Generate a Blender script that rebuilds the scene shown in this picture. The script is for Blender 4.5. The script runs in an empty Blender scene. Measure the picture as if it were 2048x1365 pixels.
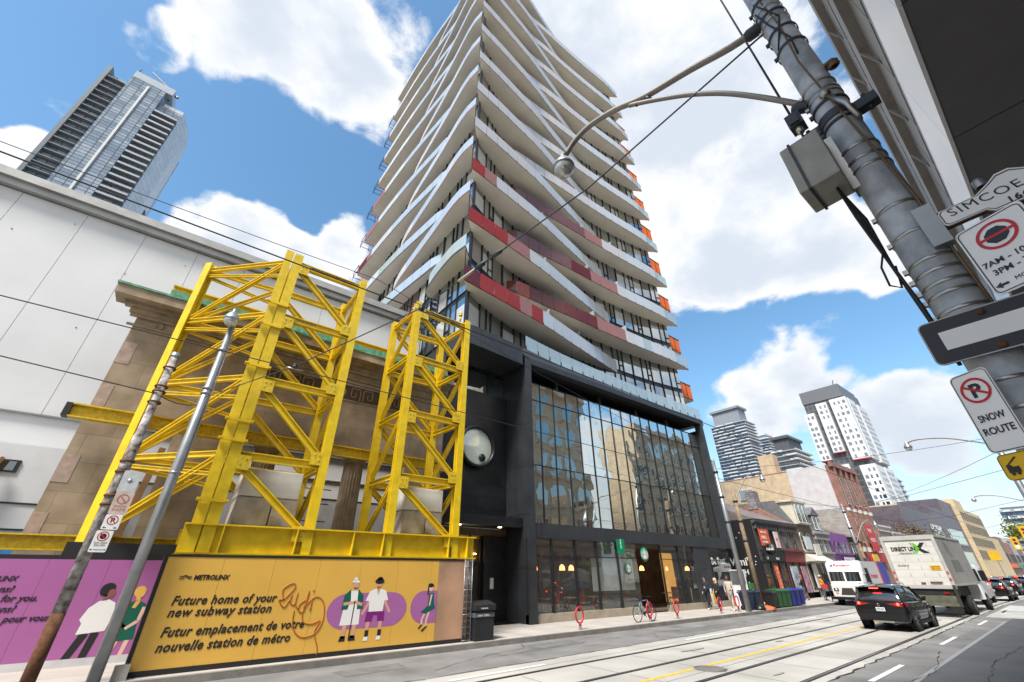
import bpy, bmesh, math, random
from mathutils import Vector, Matrix
random.seed(7)
SC = bpy.context.scene
COL = SC.collection
R_ = math.radians
# ------------------------------------------------------------------ camera
# surveyed from the photograph: X runs along the street, Y across it, Z up
CAM_R = Vector((0.79030492, -0.61270664, -0.00294894))
CAM_U = Vector((-0.30026724, -0.39148867, 0.86981389))
CAM_F = Vector((0.53409523, 0.68653273, 0.49337116))
cd = bpy.data.cameras.new('camera'); cam = bpy.data.objects.new('camera', cd); COL.objects.link(cam)
cd.sensor_width = 36.0; cd.lens = 14.381; cd.clip_start = 0.05; cd.clip_end = 5000
m = Matrix.Identity(4)
for i in range(3):
    m[i][0] = CAM_R[i]; m[i][1] = CAM_U[i]; m[i][2] = -CAM_F[i]
m[2][3] = 2.15
cam.matrix_world = m
SC.camera = cam
# ------------------------------------------------------------------ world, sun, exposure
SUN_EL, SUN_AZ = R_(55), R_(205)       # veiled high sun behind the camera's left shoulder, azimuth from +X towards +Y
W = bpy.data.worlds.new('World'); SC.world = W; W.use_nodes = True
SC.view_settings.view_transform = 'Standard'; SC.view_settings.look = 'None'
SC.view_settings.exposure = 1.25; SC.view_settings.gamma = 1.0
try: SC.cycles.use_denoising = True
except Exception: pass
SC.cycles.max_bounces = 7; SC.cycles.transparent_max_bounces = 16
SC.cycles.sample_clamp_indirect = 6.0
SC.cycles.caustics_reflective = False; SC.cycles.caustics_refractive = False
nt = W.node_tree; N = nt.nodes; L = nt.links
for n in list(N): N.remove(n)
def wn(t, **k):
    n = N.new(t)
    for a, b in k.items(): setattr(n, a, b)
    return n
wout = wn('ShaderNodeOutputWorld'); wbg = wn('ShaderNodeBackground'); wbg.inputs[1].default_value = 0.10
L.new(wbg.outputs[0], wout.inputs[0])
sky = wn('ShaderNodeTexSky', sky_type='NISHITA', sun_disc=False, sun_elevation=SUN_EL, sun_rotation=R_(90) - SUN_AZ)
sky.air_density = 1.0; sky.dust_density = 0.6; sky.ozone_density = 2.0
hsv = wn('ShaderNodeHueSaturation'); hsv.inputs['Hue'].default_value = 0.488; hsv.inputs['Saturation'].default_value = 1.12; hsv.inputs['Value'].default_value = 1.04
L.new(sky.outputs[0], hsv.inputs['Color'])
tc = wn('ShaderNodeTexCoord')
nrm = wn('ShaderNodeVectorMath', operation='NORMALIZE'); L.new(tc.outputs['Generated'], nrm.inputs[0])
def vm(op, a, b):
    n = wn('ShaderNodeVectorMath', operation=op)
    for i, v in ((0, a), (1, b)):
        if isinstance(v, (tuple, list, Vector)): n.inputs[i].default_value = v
        else: L.new(v, n.inputs[i])
    return n
def ma(op, a, b=None, c=None, clamp=False):
    n = wn('ShaderNodeMath', operation=op, use_clamp=clamp)
    for i, v in enumerate((a, b, c)):
        if v is None: continue
        if isinstance(v, (int, float)): n.inputs[i].default_value = v
        else: L.new(v, n.inputs[i])
    return n.outputs[0]
def noise(scale, detail, rough, vec, dist=0.0):
    n = wn('ShaderNodeTexNoise'); n.inputs['Scale'].default_value = scale; n.inputs['Detail'].default_value = detail
    n.inputs['Roughness'].default_value = rough; n.inputs['Distortion'].default_value = dist
    L.new(vec, n.inputs['Vector']); return n.outputs['Fac']
# the clouds of that day: centre direction, angular radius (deg), weight
CLOUDS = [((-0.176, 0.557, 0.812), 5.4, 1.00), ((-0.060, 0.518, 0.853), 7.3, 1.00), ((0.027, 0.549, 0.835), 5.8, 1.00), ((-0.236, 0.616, 0.752), 1.9, 0.60), ((-0.346, 0.665, 0.661), 1.3, 0.35), ((0.039, 0.452, 0.891), 5.0, 0.90), ((0.315, 0.280, 0.907), 11.1, 1.00), ((0.466, 0.163, 0.870), 12.1, 1.00), ((0.646, 0.089, 0.759), 9.1, 0.95), ((0.569, 0.215, 0.794), 7.0, 0.80), ((0.621, 0.318, 0.716), 6.9, 1.00), ((0.753, 0.310, 0.580), 7.2, 1.00), ((0.783, 0.148, 0.604), 8.0, 1.00), ((0.863, 0.125, 0.490), 6.4, 1.00), ((0.856, 0.059, 0.514), 6.1, 1.00), ((0.900, 0.041, 0.433), 4.0, 0.80), ((0.783, 0.262, 0.564), 5.2, 0.80), ((-0.344, 0.765, 0.545), 2.0, 1.00), ((-0.086, 0.814, 0.574), 3.9, 1.00), ((-0.008, 0.815, 0.580), 4.8, 1.00), ((0.110, 0.792, 0.600), 4.7, 1.00), ((0.129, 0.748, 0.651), 3.5, 0.80), ((-0.142, 0.807, 0.573), 2.2, 0.60), ((0.901, 0.269, 0.341), 5.4, 1.00), ((0.915, 0.198, 0.352), 3.8, 1.00), ((0.886, 0.340, 0.316), 4.1, 0.90), ((0.950, 0.165, 0.267), 4.2, 0.80), ((0.969, 0.115, 0.220), 4.4, 0.70), ((0.984, 0.063, 0.169), 3.9, 0.50), ((0.995, 0.081, 0.061), 3.4, 0.60), ((0.652, 0.173, 0.738), 2.0, -0.50), ((0.147, 0.346, 0.927), 2.8, -0.50), ((0.909, 0.131, 0.397), 6.3, -0.80), ((0.028, 0.679, 0.733), 7.4, -0.80), ((0.934, 0.024, 0.355), 4.4, -0.50), ((-0.099, 0.590, 0.801), 1.6, -0.50)]
sq = vm('MULTIPLY', nrm.outputs[0], (1, 1, 1.5))
warp = wn('ShaderNodeTexNoise'); warp.inputs['Scale'].default_value = 5; warp.inputs['Detail'].default_value = 3
L.new(sq.outputs[0], warp.inputs['Vector'])
wv = vm('MULTIPLY_ADD', warp.outputs['Color'], (0.16, 0.16, 0.16)); wv.inputs[2].default_value = (-0.08, -0.08, -0.08)
wd = vm('NORMALIZE', vm('ADD', nrm.outputs[0], wv.outputs[0]).outputs[0], (0, 0, 0))
acc = None
for (d, r, w) in CLOUDS:
    dot = vm('DOT_PRODUCT', wd.outputs[0], d).outputs['Value']
    mr = wn('ShaderNodeMapRange', interpolation_type='SMOOTHSTEP')
    L.new(dot, mr.inputs['Value'])
    mr.inputs['From Min'].default_value = math.cos(R_(r * 1.25)); mr.inputs['From Max'].default_value = math.cos(R_(r * 0.35))
    mr.inputs['To Min'].default_value = 0; mr.inputs['To Max'].default_value = w
    acc = mr.outputs[0] if acc is None else ma('ADD', acc, mr.outputs[0])
# everything behind the camera: broken cloud by noise alone
back = vm('DOT_PRODUCT', nrm.outputs[0], CAM_F).outputs['Value']
bk = wn('ShaderNodeMapRange', interpolation_type='SMOOTHSTEP'); L.new(back, bk.inputs['Value'])
bk.inputs['From Min'].default_value = 0.45; bk.inputs['From Max'].default_value = -0.1
bk.inputs['To Max'].default_value = 0.85
acc = ma('ADD', acc, bk.outputs[0])
n1 = noise(5.5, 9, 0.58, sq.outputs[0], 0.15)
n2 = noise(2.3, 4, 0.5, sq.outputs[0])
n3 = noise(19, 8, 0.65, sq.outputs[0], 0.3)
cov = ma('ADD', ma('MULTIPLY', acc, 0.75), ma('MULTIPLY', ma('SUBTRACT', n1, 0.5), 2.0))
cov = ma('ADD', cov, ma('MULTIPLY', ma('SUBTRACT', n3, 0.5), 0.7))
cm = wn('ShaderNodeMapRange', interpolation_type='SMOOTHSTEP'); L.new(cov, cm.inputs['Value'])
cm.inputs['From Min'].default_value = 0.18; cm.inputs['From Max'].default_value = 0.66
# cloud body: white tops, blue-grey where thick
thick = wn('ShaderNodeMapRange', interpolation_type='SMOOTHSTEP'); L.new(ma('ADD', ma('MULTIPLY', cov, 0.35), ma('ADD', ma('MULTIPLY', n2, 1.1), ma('MULTIPLY', n1, 0.6))), thick.inputs['Value'])
thick.inputs['From Min'].default_value = 0.95; thick.inputs['From Max'].default_value = 1.5
ccol = wn('ShaderNodeMix', data_type='RGBA'); L.new(thick.outputs[0], ccol.inputs[0])
ccol.inputs[6].default_value = (4.5, 4.55, 4.65, 1); ccol.inputs[7].default_value = (3.1, 3.4, 3.85, 1)
mx = wn('ShaderNodeMix', data_type='RGBA'); L.new(cm.outputs[0], mx.inputs[0])
L.new(hsv.outputs[0], mx.inputs[6]); L.new(ccol.outputs[2], mx.inputs[7])
# milky air close to the horizon
sep = wn('ShaderNodeSeparateXYZ'); L.new(nrm.outputs[0], sep.inputs[0])
hz = wn('ShaderNodeMapRange', interpolation_type='SMOOTHSTEP'); L.new(sep.outputs['Z'], hz.inputs['Value'])
hz.inputs['From Min'].default_value = 0.35; hz.inputs['From Max'].default_value = 0.0; hz.inputs['To Max'].default_value = 0.6
hm = wn('ShaderNodeMix', data_type='RGBA'); L.new(hz.outputs[0], hm.inputs[0])
L.new(mx.outputs[2], hm.inputs[6]); hm.inputs[7].default_value = (3.0, 3.45, 3.9, 1)
L.new(hm.outputs[2], wbg.inputs[0])
sd = bpy.data.lights.new('sun', 'SUN'); sd.energy = 2.9; sd.angle = R_(14); sd.color = (1.0, 0.95, 0.87)
so = bpy.data.objects.new('sun', sd); COL.objects.link(so)
sdir = Vector((math.cos(SUN_EL) * math.cos(SUN_AZ), math.cos(SUN_EL) * math.sin(SUN_AZ), math.sin(SUN_EL)))
so.rotation_euler = sdir.to_track_quat('Z', 'Y').to_euler(); so.location = (0, 60, 120)

# ------------------------------------------------------------------ helpers
MATS = {}
def mat(name, col, rough=0.6, metal=0.0, var=0.12, scale=2.0, bump=0.0, bscale=None, spec=0.5, tint=None, alpha=1.0, coat=0.0):
    """painted / stone / metal surface: base colour broken up by two noises, optional bump and a second tint for stains"""
    if name in MATS: return MATS[name]
    M = bpy.data.materials.new(name); M.use_nodes = True; t = M.node_tree; b = t.nodes['Principled BSDF']
    b.inputs['Roughness'].default_value = rough; b.inputs['Metallic'].default_value = metal
    b.inputs['Specular IOR Level'].default_value = spec; b.inputs['Coat Weight'].default_value = coat
    tcn = t.nodes.new('ShaderNodeTexCoord')
    nz = t.nodes.new('ShaderNodeTexNoise'); nz.inputs['Scale'].default_value = scale; nz.inputs['Detail'].default_value = 6
    t.links.new(tcn.outputs['Object'], nz.inputs['Vector'])
    rp = t.nodes.new('ShaderNodeMapRange'); rp.inputs['From Min'].default_value = 0.3; rp.inputs['From Max'].default_value = 0.7
    t.links.new(nz.outputs['Fac'], rp.inputs['Value'])
    mxn = t.nodes.new('ShaderNodeMix'); mxn.data_type = 'RGBA'; t.links.new(rp.outputs[0], mxn.inputs[0])
    c2 = tint or tuple(min(1, c * (1 + var)) for c in col)
    mxn.inputs[6].default_value = (*[c * (1 - var) for c in col], 1); mxn.inputs[7].default_value = (*c2, 1)
    t.links.new(mxn.outputs[2], b.inputs['Base Color'])
    if bump:
        n2_ = t.nodes.new('ShaderNodeTexNoise'); n2_.inputs['Scale'].default_value = bscale or scale * 6; n2_.inputs['Detail'].default_value = 5
        t.links.new(tcn.outputs['Object'], n2_.inputs['Vector'])
        bp = t.nodes.new('ShaderNodeBump'); bp.inputs['Strength'].default_value = bump; bp.inputs['Distance'].default_value = 0.02
        t.links.new(n2_.outputs['Fac'], bp.inputs['Height']); t.links.new(bp.outputs[0], b.inputs['Normal'])
    MATS[name] = M; return M
def brick(name, c1, c2, mortar, w=0.22, h=0.075, gap=0.012, rough=0.85, bump=0.3, off=0.5, var=0.25):
    """courses laid on any upright wall: (x+y, z) mapping"""
    if name in MATS: return MATS[name]
    M = mat(name, c1, rough=rough); t = M.node_tree; b = t.nodes['Principled BSDF']
    tcn = t.nodes.new('ShaderNodeTexCoord'); s = t.nodes.new('ShaderNodeSeparateXYZ'); t.links.new(tcn.outputs['Object'], s.inputs[0])
    a = t.nodes.new('ShaderNodeMath'); a.operation = 'ADD'; t.links.new(s.outputs[0], a.inputs[0]); t.links.new(s.outputs[1], a.inputs[1])
    cb = t.nodes.new('ShaderNodeCombineXYZ'); t.links.new(a.outputs[0], cb.inputs[0]); t.links.new(s.outputs[2], cb.inputs[1])
    br = t.nodes.new('ShaderNodeTexBrick'); t.links.new(cb.outputs[0], br.inputs['Vector'])
    br.inputs['Scale'].default_value = 1; br.inputs['Brick Width'].default_value = w; br.inputs['Row Height'].default_value = h
    br.inputs['Mortar Size'].default_value = gap; br.inputs['Mortar Smooth'].default_value = 0.2; br.offset = off
    br.inputs['Color1'].default_value = (*c1, 1); br.inputs['Color2'].default_value = (*c2, 1); br.inputs['Mortar'].default_value = (*mortar, 1)
    nz = t.nodes.new('ShaderNodeTexNoise'); nz.inputs['Scale'].default_value = 1.3; nz.inputs['Detail'].default_value = 8
    t.links.new(tcn.outputs['Object'], nz.inputs['Vector'])
    mr = t.nodes.new('ShaderNodeMapRange'); mr.inputs['To Min'].default_value = 1 - var; mr.inputs['To Max'].default_value = 1 + var
    mr.inputs['From Min'].default_value = .25; mr.inputs['From Max'].default_value = .75; t.links.new(nz.outputs['Fac'], mr.inputs['Value'])
    vmn = t.nodes.new('ShaderNodeVectorMath'); vmn.operation = 'SCALE'; t.links.new(br.outputs['Color'], vmn.inputs[0]); t.links.new(mr.outputs[0], vmn.inputs['Scale'])
    t.links.new(vmn.outputs[0], b.inputs['Base Color'])
    bp = t.nodes.new('ShaderNodeBump'); bp.inputs['Strength'].default_value = bump; bp.inputs['Distance'].default_value = 0.01; bp.invert = True
    t.links.new(br.outputs['Fac'], bp.inputs['Height']); t.links.new(bp.outputs[0], b.inputs['Normal'])
    return M
def glass(name, tint, refl=0.5, clear=0.0, rough=0.02, wave=0.0, wscale=0.8, rtint=(0.9, 0.95, 0.95), fres=False):
    """window glass: mirror of the surroundings over a dark or see-through body; wave bends the reflection as rolled panes do"""
    if name in MATS: return MATS[name]
    M = bpy.data.materials.new(name); M.use_nodes = True; t = M.node_tree
    for n in list(t.nodes): t.nodes.remove(n)
    o = t.nodes.new('ShaderNodeOutputMaterial'); mxs = t.nodes.new('ShaderNodeMixShader')
    g = t.nodes.new('ShaderNodeBsdfGlossy'); g.inputs['Roughness'].default_value = rough; g.inputs['Color'].default_value = (*rtint, 1)
    d = t.nodes.new('ShaderNodeBsdfDiffuse'); d.inputs['Color'].default_value = (*tint, 1)
    body = d.outputs[0]
    if clear > 0:
        tr = t.nodes.new('ShaderNodeBsdfTransparent'); tr.inputs['Color'].default_value = (*[min(1, .35 + .65 * (c / max(max(tint), .01))) for c in tint], 1)
        m2 = t.nodes.new('ShaderNodeMixShader'); m2.inputs[0].default_value = clear
        t.links.new(body, m2.inputs[1]); t.links.new(tr.outputs[0], m2.inputs[2]); body = m2.outputs[0]
    if fres:
        lw = t.nodes.new('ShaderNodeLayerWeight'); lw.inputs['Blend'].default_value = 0.35
        mr = t.nodes.new('ShaderNodeMapRange'); mr.inputs['To Min'].default_value = refl * 0.45; mr.inputs['To Max'].default_value = min(1, refl * 1.7)
        t.links.new(lw.outputs['Facing'], mr.inputs['Value']); t.links.new(mr.outputs[0], mxs.inputs[0])
    else: mxs.inputs[0].default_value = refl
    t.links.new(body, mxs.inputs[1]); t.links.new(g.outputs[0], mxs.inputs[2]); t.links.new(mxs.outputs[0], o.inputs[0])
    if wave:
        tcn = t.nodes.new('ShaderNodeTexCoord'); nz = t.nodes.new('ShaderNodeTexNoise'); nz.inputs['Scale'].default_value = wscale; nz.inputs['Detail'].default_value = 1.5
        t.links.new(tcn.outputs['Object'], nz.inputs['Vector'])
        bp = t.nodes.new('ShaderNodeBump'); bp.inputs['Strength'].default_value = 1.0; bp.inputs['Distance'].default_value = wave
        t.links.new(nz.outputs['Fac'], bp.inputs['Height']); t.links.new(bp.outputs[0], g.inputs['Normal'])
    MATS[name] = M; return M
def emit(name, col, s):
    if name in MATS: return MATS[name]
    M = bpy.data.materials.new(name); M.use_nodes = True; b = M.node_tree.nodes['Principled BSDF']
    b.inputs['Base Color'].default_value = (*col, 1); b.inputs['Emission Color'].default_value = (*col, 1); b.inputs['Emission Strength'].default_value = s
    MATS[name] = M; return M
def worigin(o):
    v = Vector((0, 0, 0))
    while o is not None: v = v + o.location; o = o.parent
    return v
class MB:
    """collects boxes, bars, tubes and sheets (world coordinates) and links them as ONE mesh object"""
    def __init__(s): s.v = []; s.f = []; s.m = []; s.sm = []
    def face(s, pts, mi=0, sm=False):
        i = len(s.v); s.v += [tuple(p) for p in pts]; s.f.append(tuple(range(i, i + len(pts)))); s.m.append(mi); s.sm.append(sm); return s
    def hexa(s, p, mi=0):
        i = len(s.v); s.v += [tuple(q) for q in p]
        for q in ((0, 3, 2, 1), (4, 5, 6, 7), (0, 1, 5, 4), (1, 2, 6, 5), (2, 3, 7, 6), (3, 0, 4, 7)):
            s.f.append(tuple(i + k for k in q)); s.m.append(mi); s.sm.append(False)
        return s
    def box(s, x0, x1, y0, y1, z0, z1, mi=0):
        return s.hexa([(x0, y0, z0), (x1, y0, z0), (x1, y1, z0), (x0, y1, z0), (x0, y0, z1), (x1, y0, z1), (x1, y1, z1), (x0, y1, z1)], mi)
    def obox(s, o, a, b, c, mi=0):
        """box from a corner and three edge vectors"""
        o, a, b, c = map(Vector, (o, a, b, c))
        return s.hexa([o, o + a, o + a + b, o + b, o + c, o + a + c, o + a + b + c, o + b + c], mi)
    def bar(s, p, q, w, h, up=(0, 0, 1), mi=0):
        p, q = Vector(p), Vector(q); d = (q - p).normalized(); u = Vector(up)
        if abs(d.dot(u)) > 0.98: u = Vector((0, 1, 0))
        r = d.cross(u).normalized(); u = r.cross(d).normalized()
        return s.obox(p - r * w / 2 - u * h / 2, r * w, u * h, q - p, mi) if False else s.hexa(
            [p - r * w / 2 - u * h / 2, p + r * w / 2 - u * h / 2, p + r * w / 2 + u * h / 2, p - r * w / 2 + u * h / 2,
             q - r * w / 2 - u * h / 2, q + r * w / 2 - u * h / 2, q + r * w / 2 + u * h / 2, q - r * w / 2 + u * h / 2], mi)
    def ibeam(s, p, q, w, h, up=(0, 0, 1), t=0.035, mi=0):
        """rolled steel section: web with two flanges; h along up"""
        p, q = Vector(p), Vector(q); d = (q - p).normalized(); u = Vector(up)
        if abs(d.dot(u)) > 0.98: u = Vector((0, 1, 0))
        r = d.cross(u).normalized(); u = r.cross(d).normalized()
        s.bar(p + u * (h / 2 - t / 2), q + u * (h / 2 - t / 2), w, t, u, mi); s.bar(p - u * (h / 2 - t / 2), q - u * (h / 2 - t / 2), w, t, u, mi)
        return s.bar(p, q, t * 0.8, h - 2 * t, u, mi)
    def tube(s, pts, r, n=8, mi=0, cap=True):
        pts = [Vector(p) for p in pts]; rr = r if isinstance(r, (list, tuple)) else [r] * len(pts); base = len(s.v); pu = None
        for k, p in enumerate(pts):
            d = (pts[min(k + 1, len(pts) - 1)] - pts[max(k - 1, 0)]).normalized()
            if pu is None:
                a = Vector((0, 0, 1)) if abs(d.z) < 0.9 else Vector((1, 0, 0)); pu = d.cross(a).normalized()
            pu = (pu - d * pu.dot(d)).normalized(); w = d.cross(pu)
            for j in range(n):
                a = 2 * math.pi * j / n; s.v.append(tuple(p + (pu * math.cos(a) + w * math.sin(a)) * rr[k]))
        for k in range(len(pts) - 1):
            for j in range(n):
                a, b = base + k * n + j, base + k * n + (j + 1) % n
                s.f.append((a, b, b + n, a + n)); s.m.append(mi); s.sm.append(True)
        if cap:
            s.f.append(tuple(base + j for j in range(n))[::-1]); s.m.append(mi); s.sm.append(False)
            s.f.append(tuple(base + (len(pts) - 1) * n + j for j in range(n))); s.m.append(mi); s.sm.append(False)
        return s
    def lathe(s, c, axis, prof, n=16, mi=0):
        """profile of (radius, distance along axis) turned about axis through c"""
        c, ax = Vector(c), Vector(axis).normalized(); pts = []; rr = []
        a = Vector((0, 0, 1)) if abs(ax.z) < 0.9 else Vector((1, 0, 0)); u = ax.cross(a).normalized(); w = ax.cross(u); base = len(s.v)
        for r, h in prof:
            for j in range(n):
                t = 2 * math.pi * j / n; s.v.append(tuple(c + ax * h + (u * math.cos(t) + w * math.sin(t)) * max(r, 1e-4)))
        for k in range(len(prof) - 1):
            for j in range(n):
                a_, b_ = base + k * n + j, base + k * n + (j + 1) % n
                s.f.append((a_, b_, b_ + n, a_ + n)); s.m.append(mi); s.sm.append(True)
        return s
    def prism(s, poly, vec, mi=0, mi_side=None):
        """polygon (any plane) pushed along vec"""
        vec = Vector(vec); a = [Vector(p) for p in poly]; b = [p + vec for p in a]; n = len(a); ms = mi if mi_side is None else mi_side
        s.face(a[::-1], mi); s.face(b, mi)
        for k in range(n): s.face([a[k], a[(k + 1) % n], b[(k + 1) % n], b[k]], ms)
        return s
    def build(s, name, mats, parent=None, fix=True):
        if not isinstance(mats, (list, tuple)): mats = [mats]
        o = worigin(parent) if parent is not None else Vector((0, 0, 0))
        me = bpy.data.meshes.new(name); me.from_pydata([(x - o.x, y - o.y, z - o.z) for x, y, z in s.v], [], s.f)
        for mt in mats: me.materials.append(mt)
        me.polygons.foreach_set('material_index', s.m); me.polygons.foreach_set('use_smooth', s.sm)
        if fix:
            bm = bmesh.new(); bm.from_mesh(me); bmesh.ops.recalc_face_normals(bm, faces=bm.faces); bm.to_mesh(me); bm.free()
        me.update(); ob = bpy.data.objects.new(name, me); COL.objects.link(ob)
        if parent is not None: ob.parent = parent
        return ob
def tag(o, label=None, cat=None, group=None, kind=None):
    if label: o['label'] = label
    if cat: o['category'] = cat
    if group: o['group'] = group
    if kind: o['kind'] = kind
    return o
def thing(name, label, cat, loc=(0, 0, 0), group=None):
    o = bpy.data.objects.new(name, None); COL.objects.link(o); o.location = loc; o.empty_display_size = 0.3
    return tag(o, label, cat, group)
def copy_tree(o, parent=None):
    c = o.copy(); COL.objects.link(c)
    if parent is not None: c.parent = parent
    for ch in list(o.children): copy_tree(ch, c)
    return c
def text(s, size, m_, parent, org, right, up, name='lettering', align='LEFT', shear=0.0, bold=0.0, depth=0.003, space=1.0, width=None):
    """letters as flat raised mesh, org = left (or centre) end of the base line"""
    cu = bpy.data.curves.new('letters', 'FONT'); cu.body = s; cu.size = size; cu.align_x = align; cu.shear = shear; cu.offset = bold
    cu.extrude = depth; cu.space_character = space; cu.resolution_u = 3; cu.space_line = 1.0
    to = bpy.data.objects.new('letters', cu); COL.objects.link(to); dg = bpy.context.evaluated_depsgraph_get()
    me = bpy.data.meshes.new_from_object(to.evaluated_get(dg)); bpy.data.objects.remove(to); bpy.data.curves.remove(cu)
    r, u = Vector(right).normalized(), Vector(up).normalized(); nn = r.cross(u); o = Vector(org) - (worigin(parent) if parent is not None else Vector((0, 0, 0)))
    k = 1.0
    if width:
        xs = [v.co.x for v in me.vertices]; k = width / max(1e-6, max(xs) - min(xs))
    for v in me.vertices:
        c = v.co.copy(); v.co = o + r * c.x * k + u * c.y + nn * (c.z + depth)
    me.materials.clear(); me.materials.append(m_)
    ob = bpy.data.objects.new(name, me); COL.objects.link(ob)
    if parent is not None: ob.parent = parent
    return ob
def lerp(a, b, t): return a + (b - a) * t
def resample(pl, step):
    """even points along a plan polyline"""
    out = [pl[0]]; acc_ = 0.0; tot = sum(math.dist(pl[i], pl[i + 1]) for i in range(len(pl) - 1)); n = max(1, round(tot / step)); st = tot / n; nxt = st; d = 0
    for i in range(len(pl) - 1):
        sl = math.dist(pl[i], pl[i + 1])
        while nxt <= d + sl + 1e-6 and len(out) <= n:
            t = (nxt - d) / sl; out.append((lerp(pl[i][0], pl[i + 1][0], t), lerp(pl[i][1], pl[i + 1][1], t))); nxt += st
        d += sl
    return out
def smooth_pl(pl, n=3):
    """Catmull-Rom through plan points"""
    out = []
    for i in range(len(pl) - 1):
        p0, p1, p2, p3 = pl[max(i - 1, 0)], pl[i], pl[i + 1], pl[min(i + 2, len(pl) - 1)]
        for k in range(n):
            t = k / n
            out.append(tuple(0.5 * (2 * p1[c] + (p2[c] - p0[c]) * t + (2 * p0[c] - 5 * p1[c] + 4 * p2[c] - p3[c]) * t * t + (3 * p1[c] - p0[c] - 3 * p2[c] + p3[c]) * t ** 3) for c in range(len(p1))))
    out.append(pl[-1]); return out
# ------------------------------------------------------------------ ground, road, pavement
asph = mat('asphalt', (0.185, 0.182, 0.178), rough=0.85, var=0.32, scale=0.7, bump=0.5, bscale=60)
asph_new = mat('new asphalt', (0.095, 0.097, 0.102), rough=0.85, var=0.15, scale=0.8, bump=0.5, bscale=70)
conc = mat('track concrete', (0.39, 0.377, 0.348), rough=0.8, var=0.2, scale=0.45, bump=0.15, bscale=40)
conc2 = mat('pavement concrete', (0.42, 0.385, 0.35), rough=0.85, var=0.1, scale=0.9, bump=0.15, bscale=40)
kerbm = mat('kerb concrete', (0.20, 0.185, 0.165), rough=0.85, var=0.2, scale=3, bump=0.3)
dark = mat('rail groove', (0.02, 0.02, 0.02), rough=0.7)
steel_rail = mat('polished rail', (0.35, 0.34, 0.33), rough=0.3, metal=0.9)
wpaint = mat('road paint white', (0.72, 0.72, 0.70), rough=0.7, var=0.18, scale=9)
ypaint = mat('road paint yellow', (0.72, 0.42, 0.04), rough=0.7, var=0.2, scale=7)
def sh(x):   # the road runs a little askew of the building line as far as the crossing
    return 0.03 * (min(x, 50) - 10)
XS = [-40, 0, 10, 20, 30, 40, 50, 400]
def strip(mb, y0, y1, z, xs=None, mi=0):
    xs = xs or XS
    for a, b in zip(xs[:-1], xs[1:]):
        mb.face([(a, y0 + sh(a), z), (b, y0 + sh(b), z), (b, y1 + sh(b), z), (a, y1 + sh(a), z)], mi)
    return mb
g = MB(); g.face([(-900, -900, -0.06), (2500, -900, -0.06), (2500, 1500, -0.06), (-900, 1500, -0.06)])
tag(g.build('ground', mat('far ground', (0.16, 0.155, 0.14), rough=0.9), fix=False), kind='structure')
g = MB(); g.face([(-40, -8, 0), (400, -8, 0), (400, 17.4, 0), (-40, 17.4, 0)])
tag(g.build('road', asph, fix=False), kind='structure')
g = MB(); strip(g, 4.85, 10.95, 0.004)
tag(g.build('streetcar_track_slab', conc, fix=False), kind='structure')
g = MB()
for y in (7.55 - 0.35, 8.95 + 0.0):
    pass
for k in range(60):   # saw cut joints across both tracks
    x = -3 + k * 2.15
    for (ya, yb) in ((5.0, 6.6), (6.75, 8.2), (8.45, 9.75)):
        g.face([(x, ya + sh(x), 0.007), (x + 0.018, ya + sh(x), 0.007), (x + 0.06, yb + sh(x), 0.007), (x + 0.042, yb + sh(x), 0.007)])
for y in (7.2, 10.35): strip(g, y, y + 0.015, 0.007)
tag(g.build('slab_joints', mat('joint filler', (0.12, 0.115, 0.105), rough=0.9), fix=False), kind='structure')
for y in (9.93, 8.42, 6.72, 5.2):
    g = MB(); strip(g, y - 0.075, y + 0.075, 0.0085, mi=0); strip(g, y - 0.03, y + 0.035, 0.0125, mi=1)
    tag(g.build('streetcar_rail', [dark, steel_rail], fix=False), kind='structure')
g = MB(); strip(g, -1.5, 3.55, 0.004); tag(g.build('road_patch', asph_new, fix=False), kind='structure')
g = MB(); strip(g, 3.55, 3.66, 0.0085, [-40, 0, 10, 20, 30, 34]); tag(g.build('sealed_seam', mat('seam', (0.26, 0.27, 0.28), rough=0.6), fix=False), kind='structure')
g = MB(); strip(g, 7.5, 7.62, 0.0085, [-40, 0, 10, 20, 30, 34]); strip(g, 7.5, 7.62, 0.0085, [52, 100, 200])
tag(g.build('centre_line', ypaint, fix=False), kind='structure')
g = MB()
for x in (-14, -4, 6.2, 16.3, 26.6, 56, 66, 76, 86, 96): strip(g, 10.42 if x < 50 else 10.5, 10.52 if x < 50 else 10.62, 0.0085, [x, x + 3])
for x in (3.5, 13.6, 21.9, 31, 41, 56, 66, 76, 86): strip(g, 4.2, 4.32, 0.0085, [x, x + 2.9])
tag(g.build('lane_dashes', wpaint, fix=False), kind='structure')
g = MB(); strip(g, 2.2, 4.55, 0.0085, [36.5, 50])
tag(g.build('pale_road_patch', mat('pale patch', (0.38, 0.38, 0.37), rough=0.85, var=.2, scale=1.5), fix=False), kind='structure')
g = MB()
for k in range(7): strip(g, 2.3, 4.5, 0.0125, [43.5 + k * 0.9, 43.9 + k * 0.9])
tag(g.build('crosswalk', wpaint, fix=False), kind='structure')
g = MB(); g.box(-40, 400, 14.0, 17.6, -0.05, 0.15); tag(g.build('pavement', conc2), kind='structure')
g = MB(); g.box(-40, 400, 13.84, 13.998, -0.05, 0.154); tag(g.build('kerb', kerbm), kind='structure')
g = MB()
for k in range(40):
    x = 8.5 + k * 1.6; g.face([(x, 14.0, 0.1545), (x + 0.012, 14.0, 0.1545), (x + 0.012, 17.0, 0.1545), (x, 17.0, 0.1545)])
g.face([(-10, 15.4, 0.1545), (80, 15.4, 0.1545), (80, 15.415, 0.1545), (-10, 15.415, 0.1545)])
tag(g.build('pavement_joints', mat('joint dark', (0.2, 0.19, 0.175), rough=0.9), fix=False), kind='structure')
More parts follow.
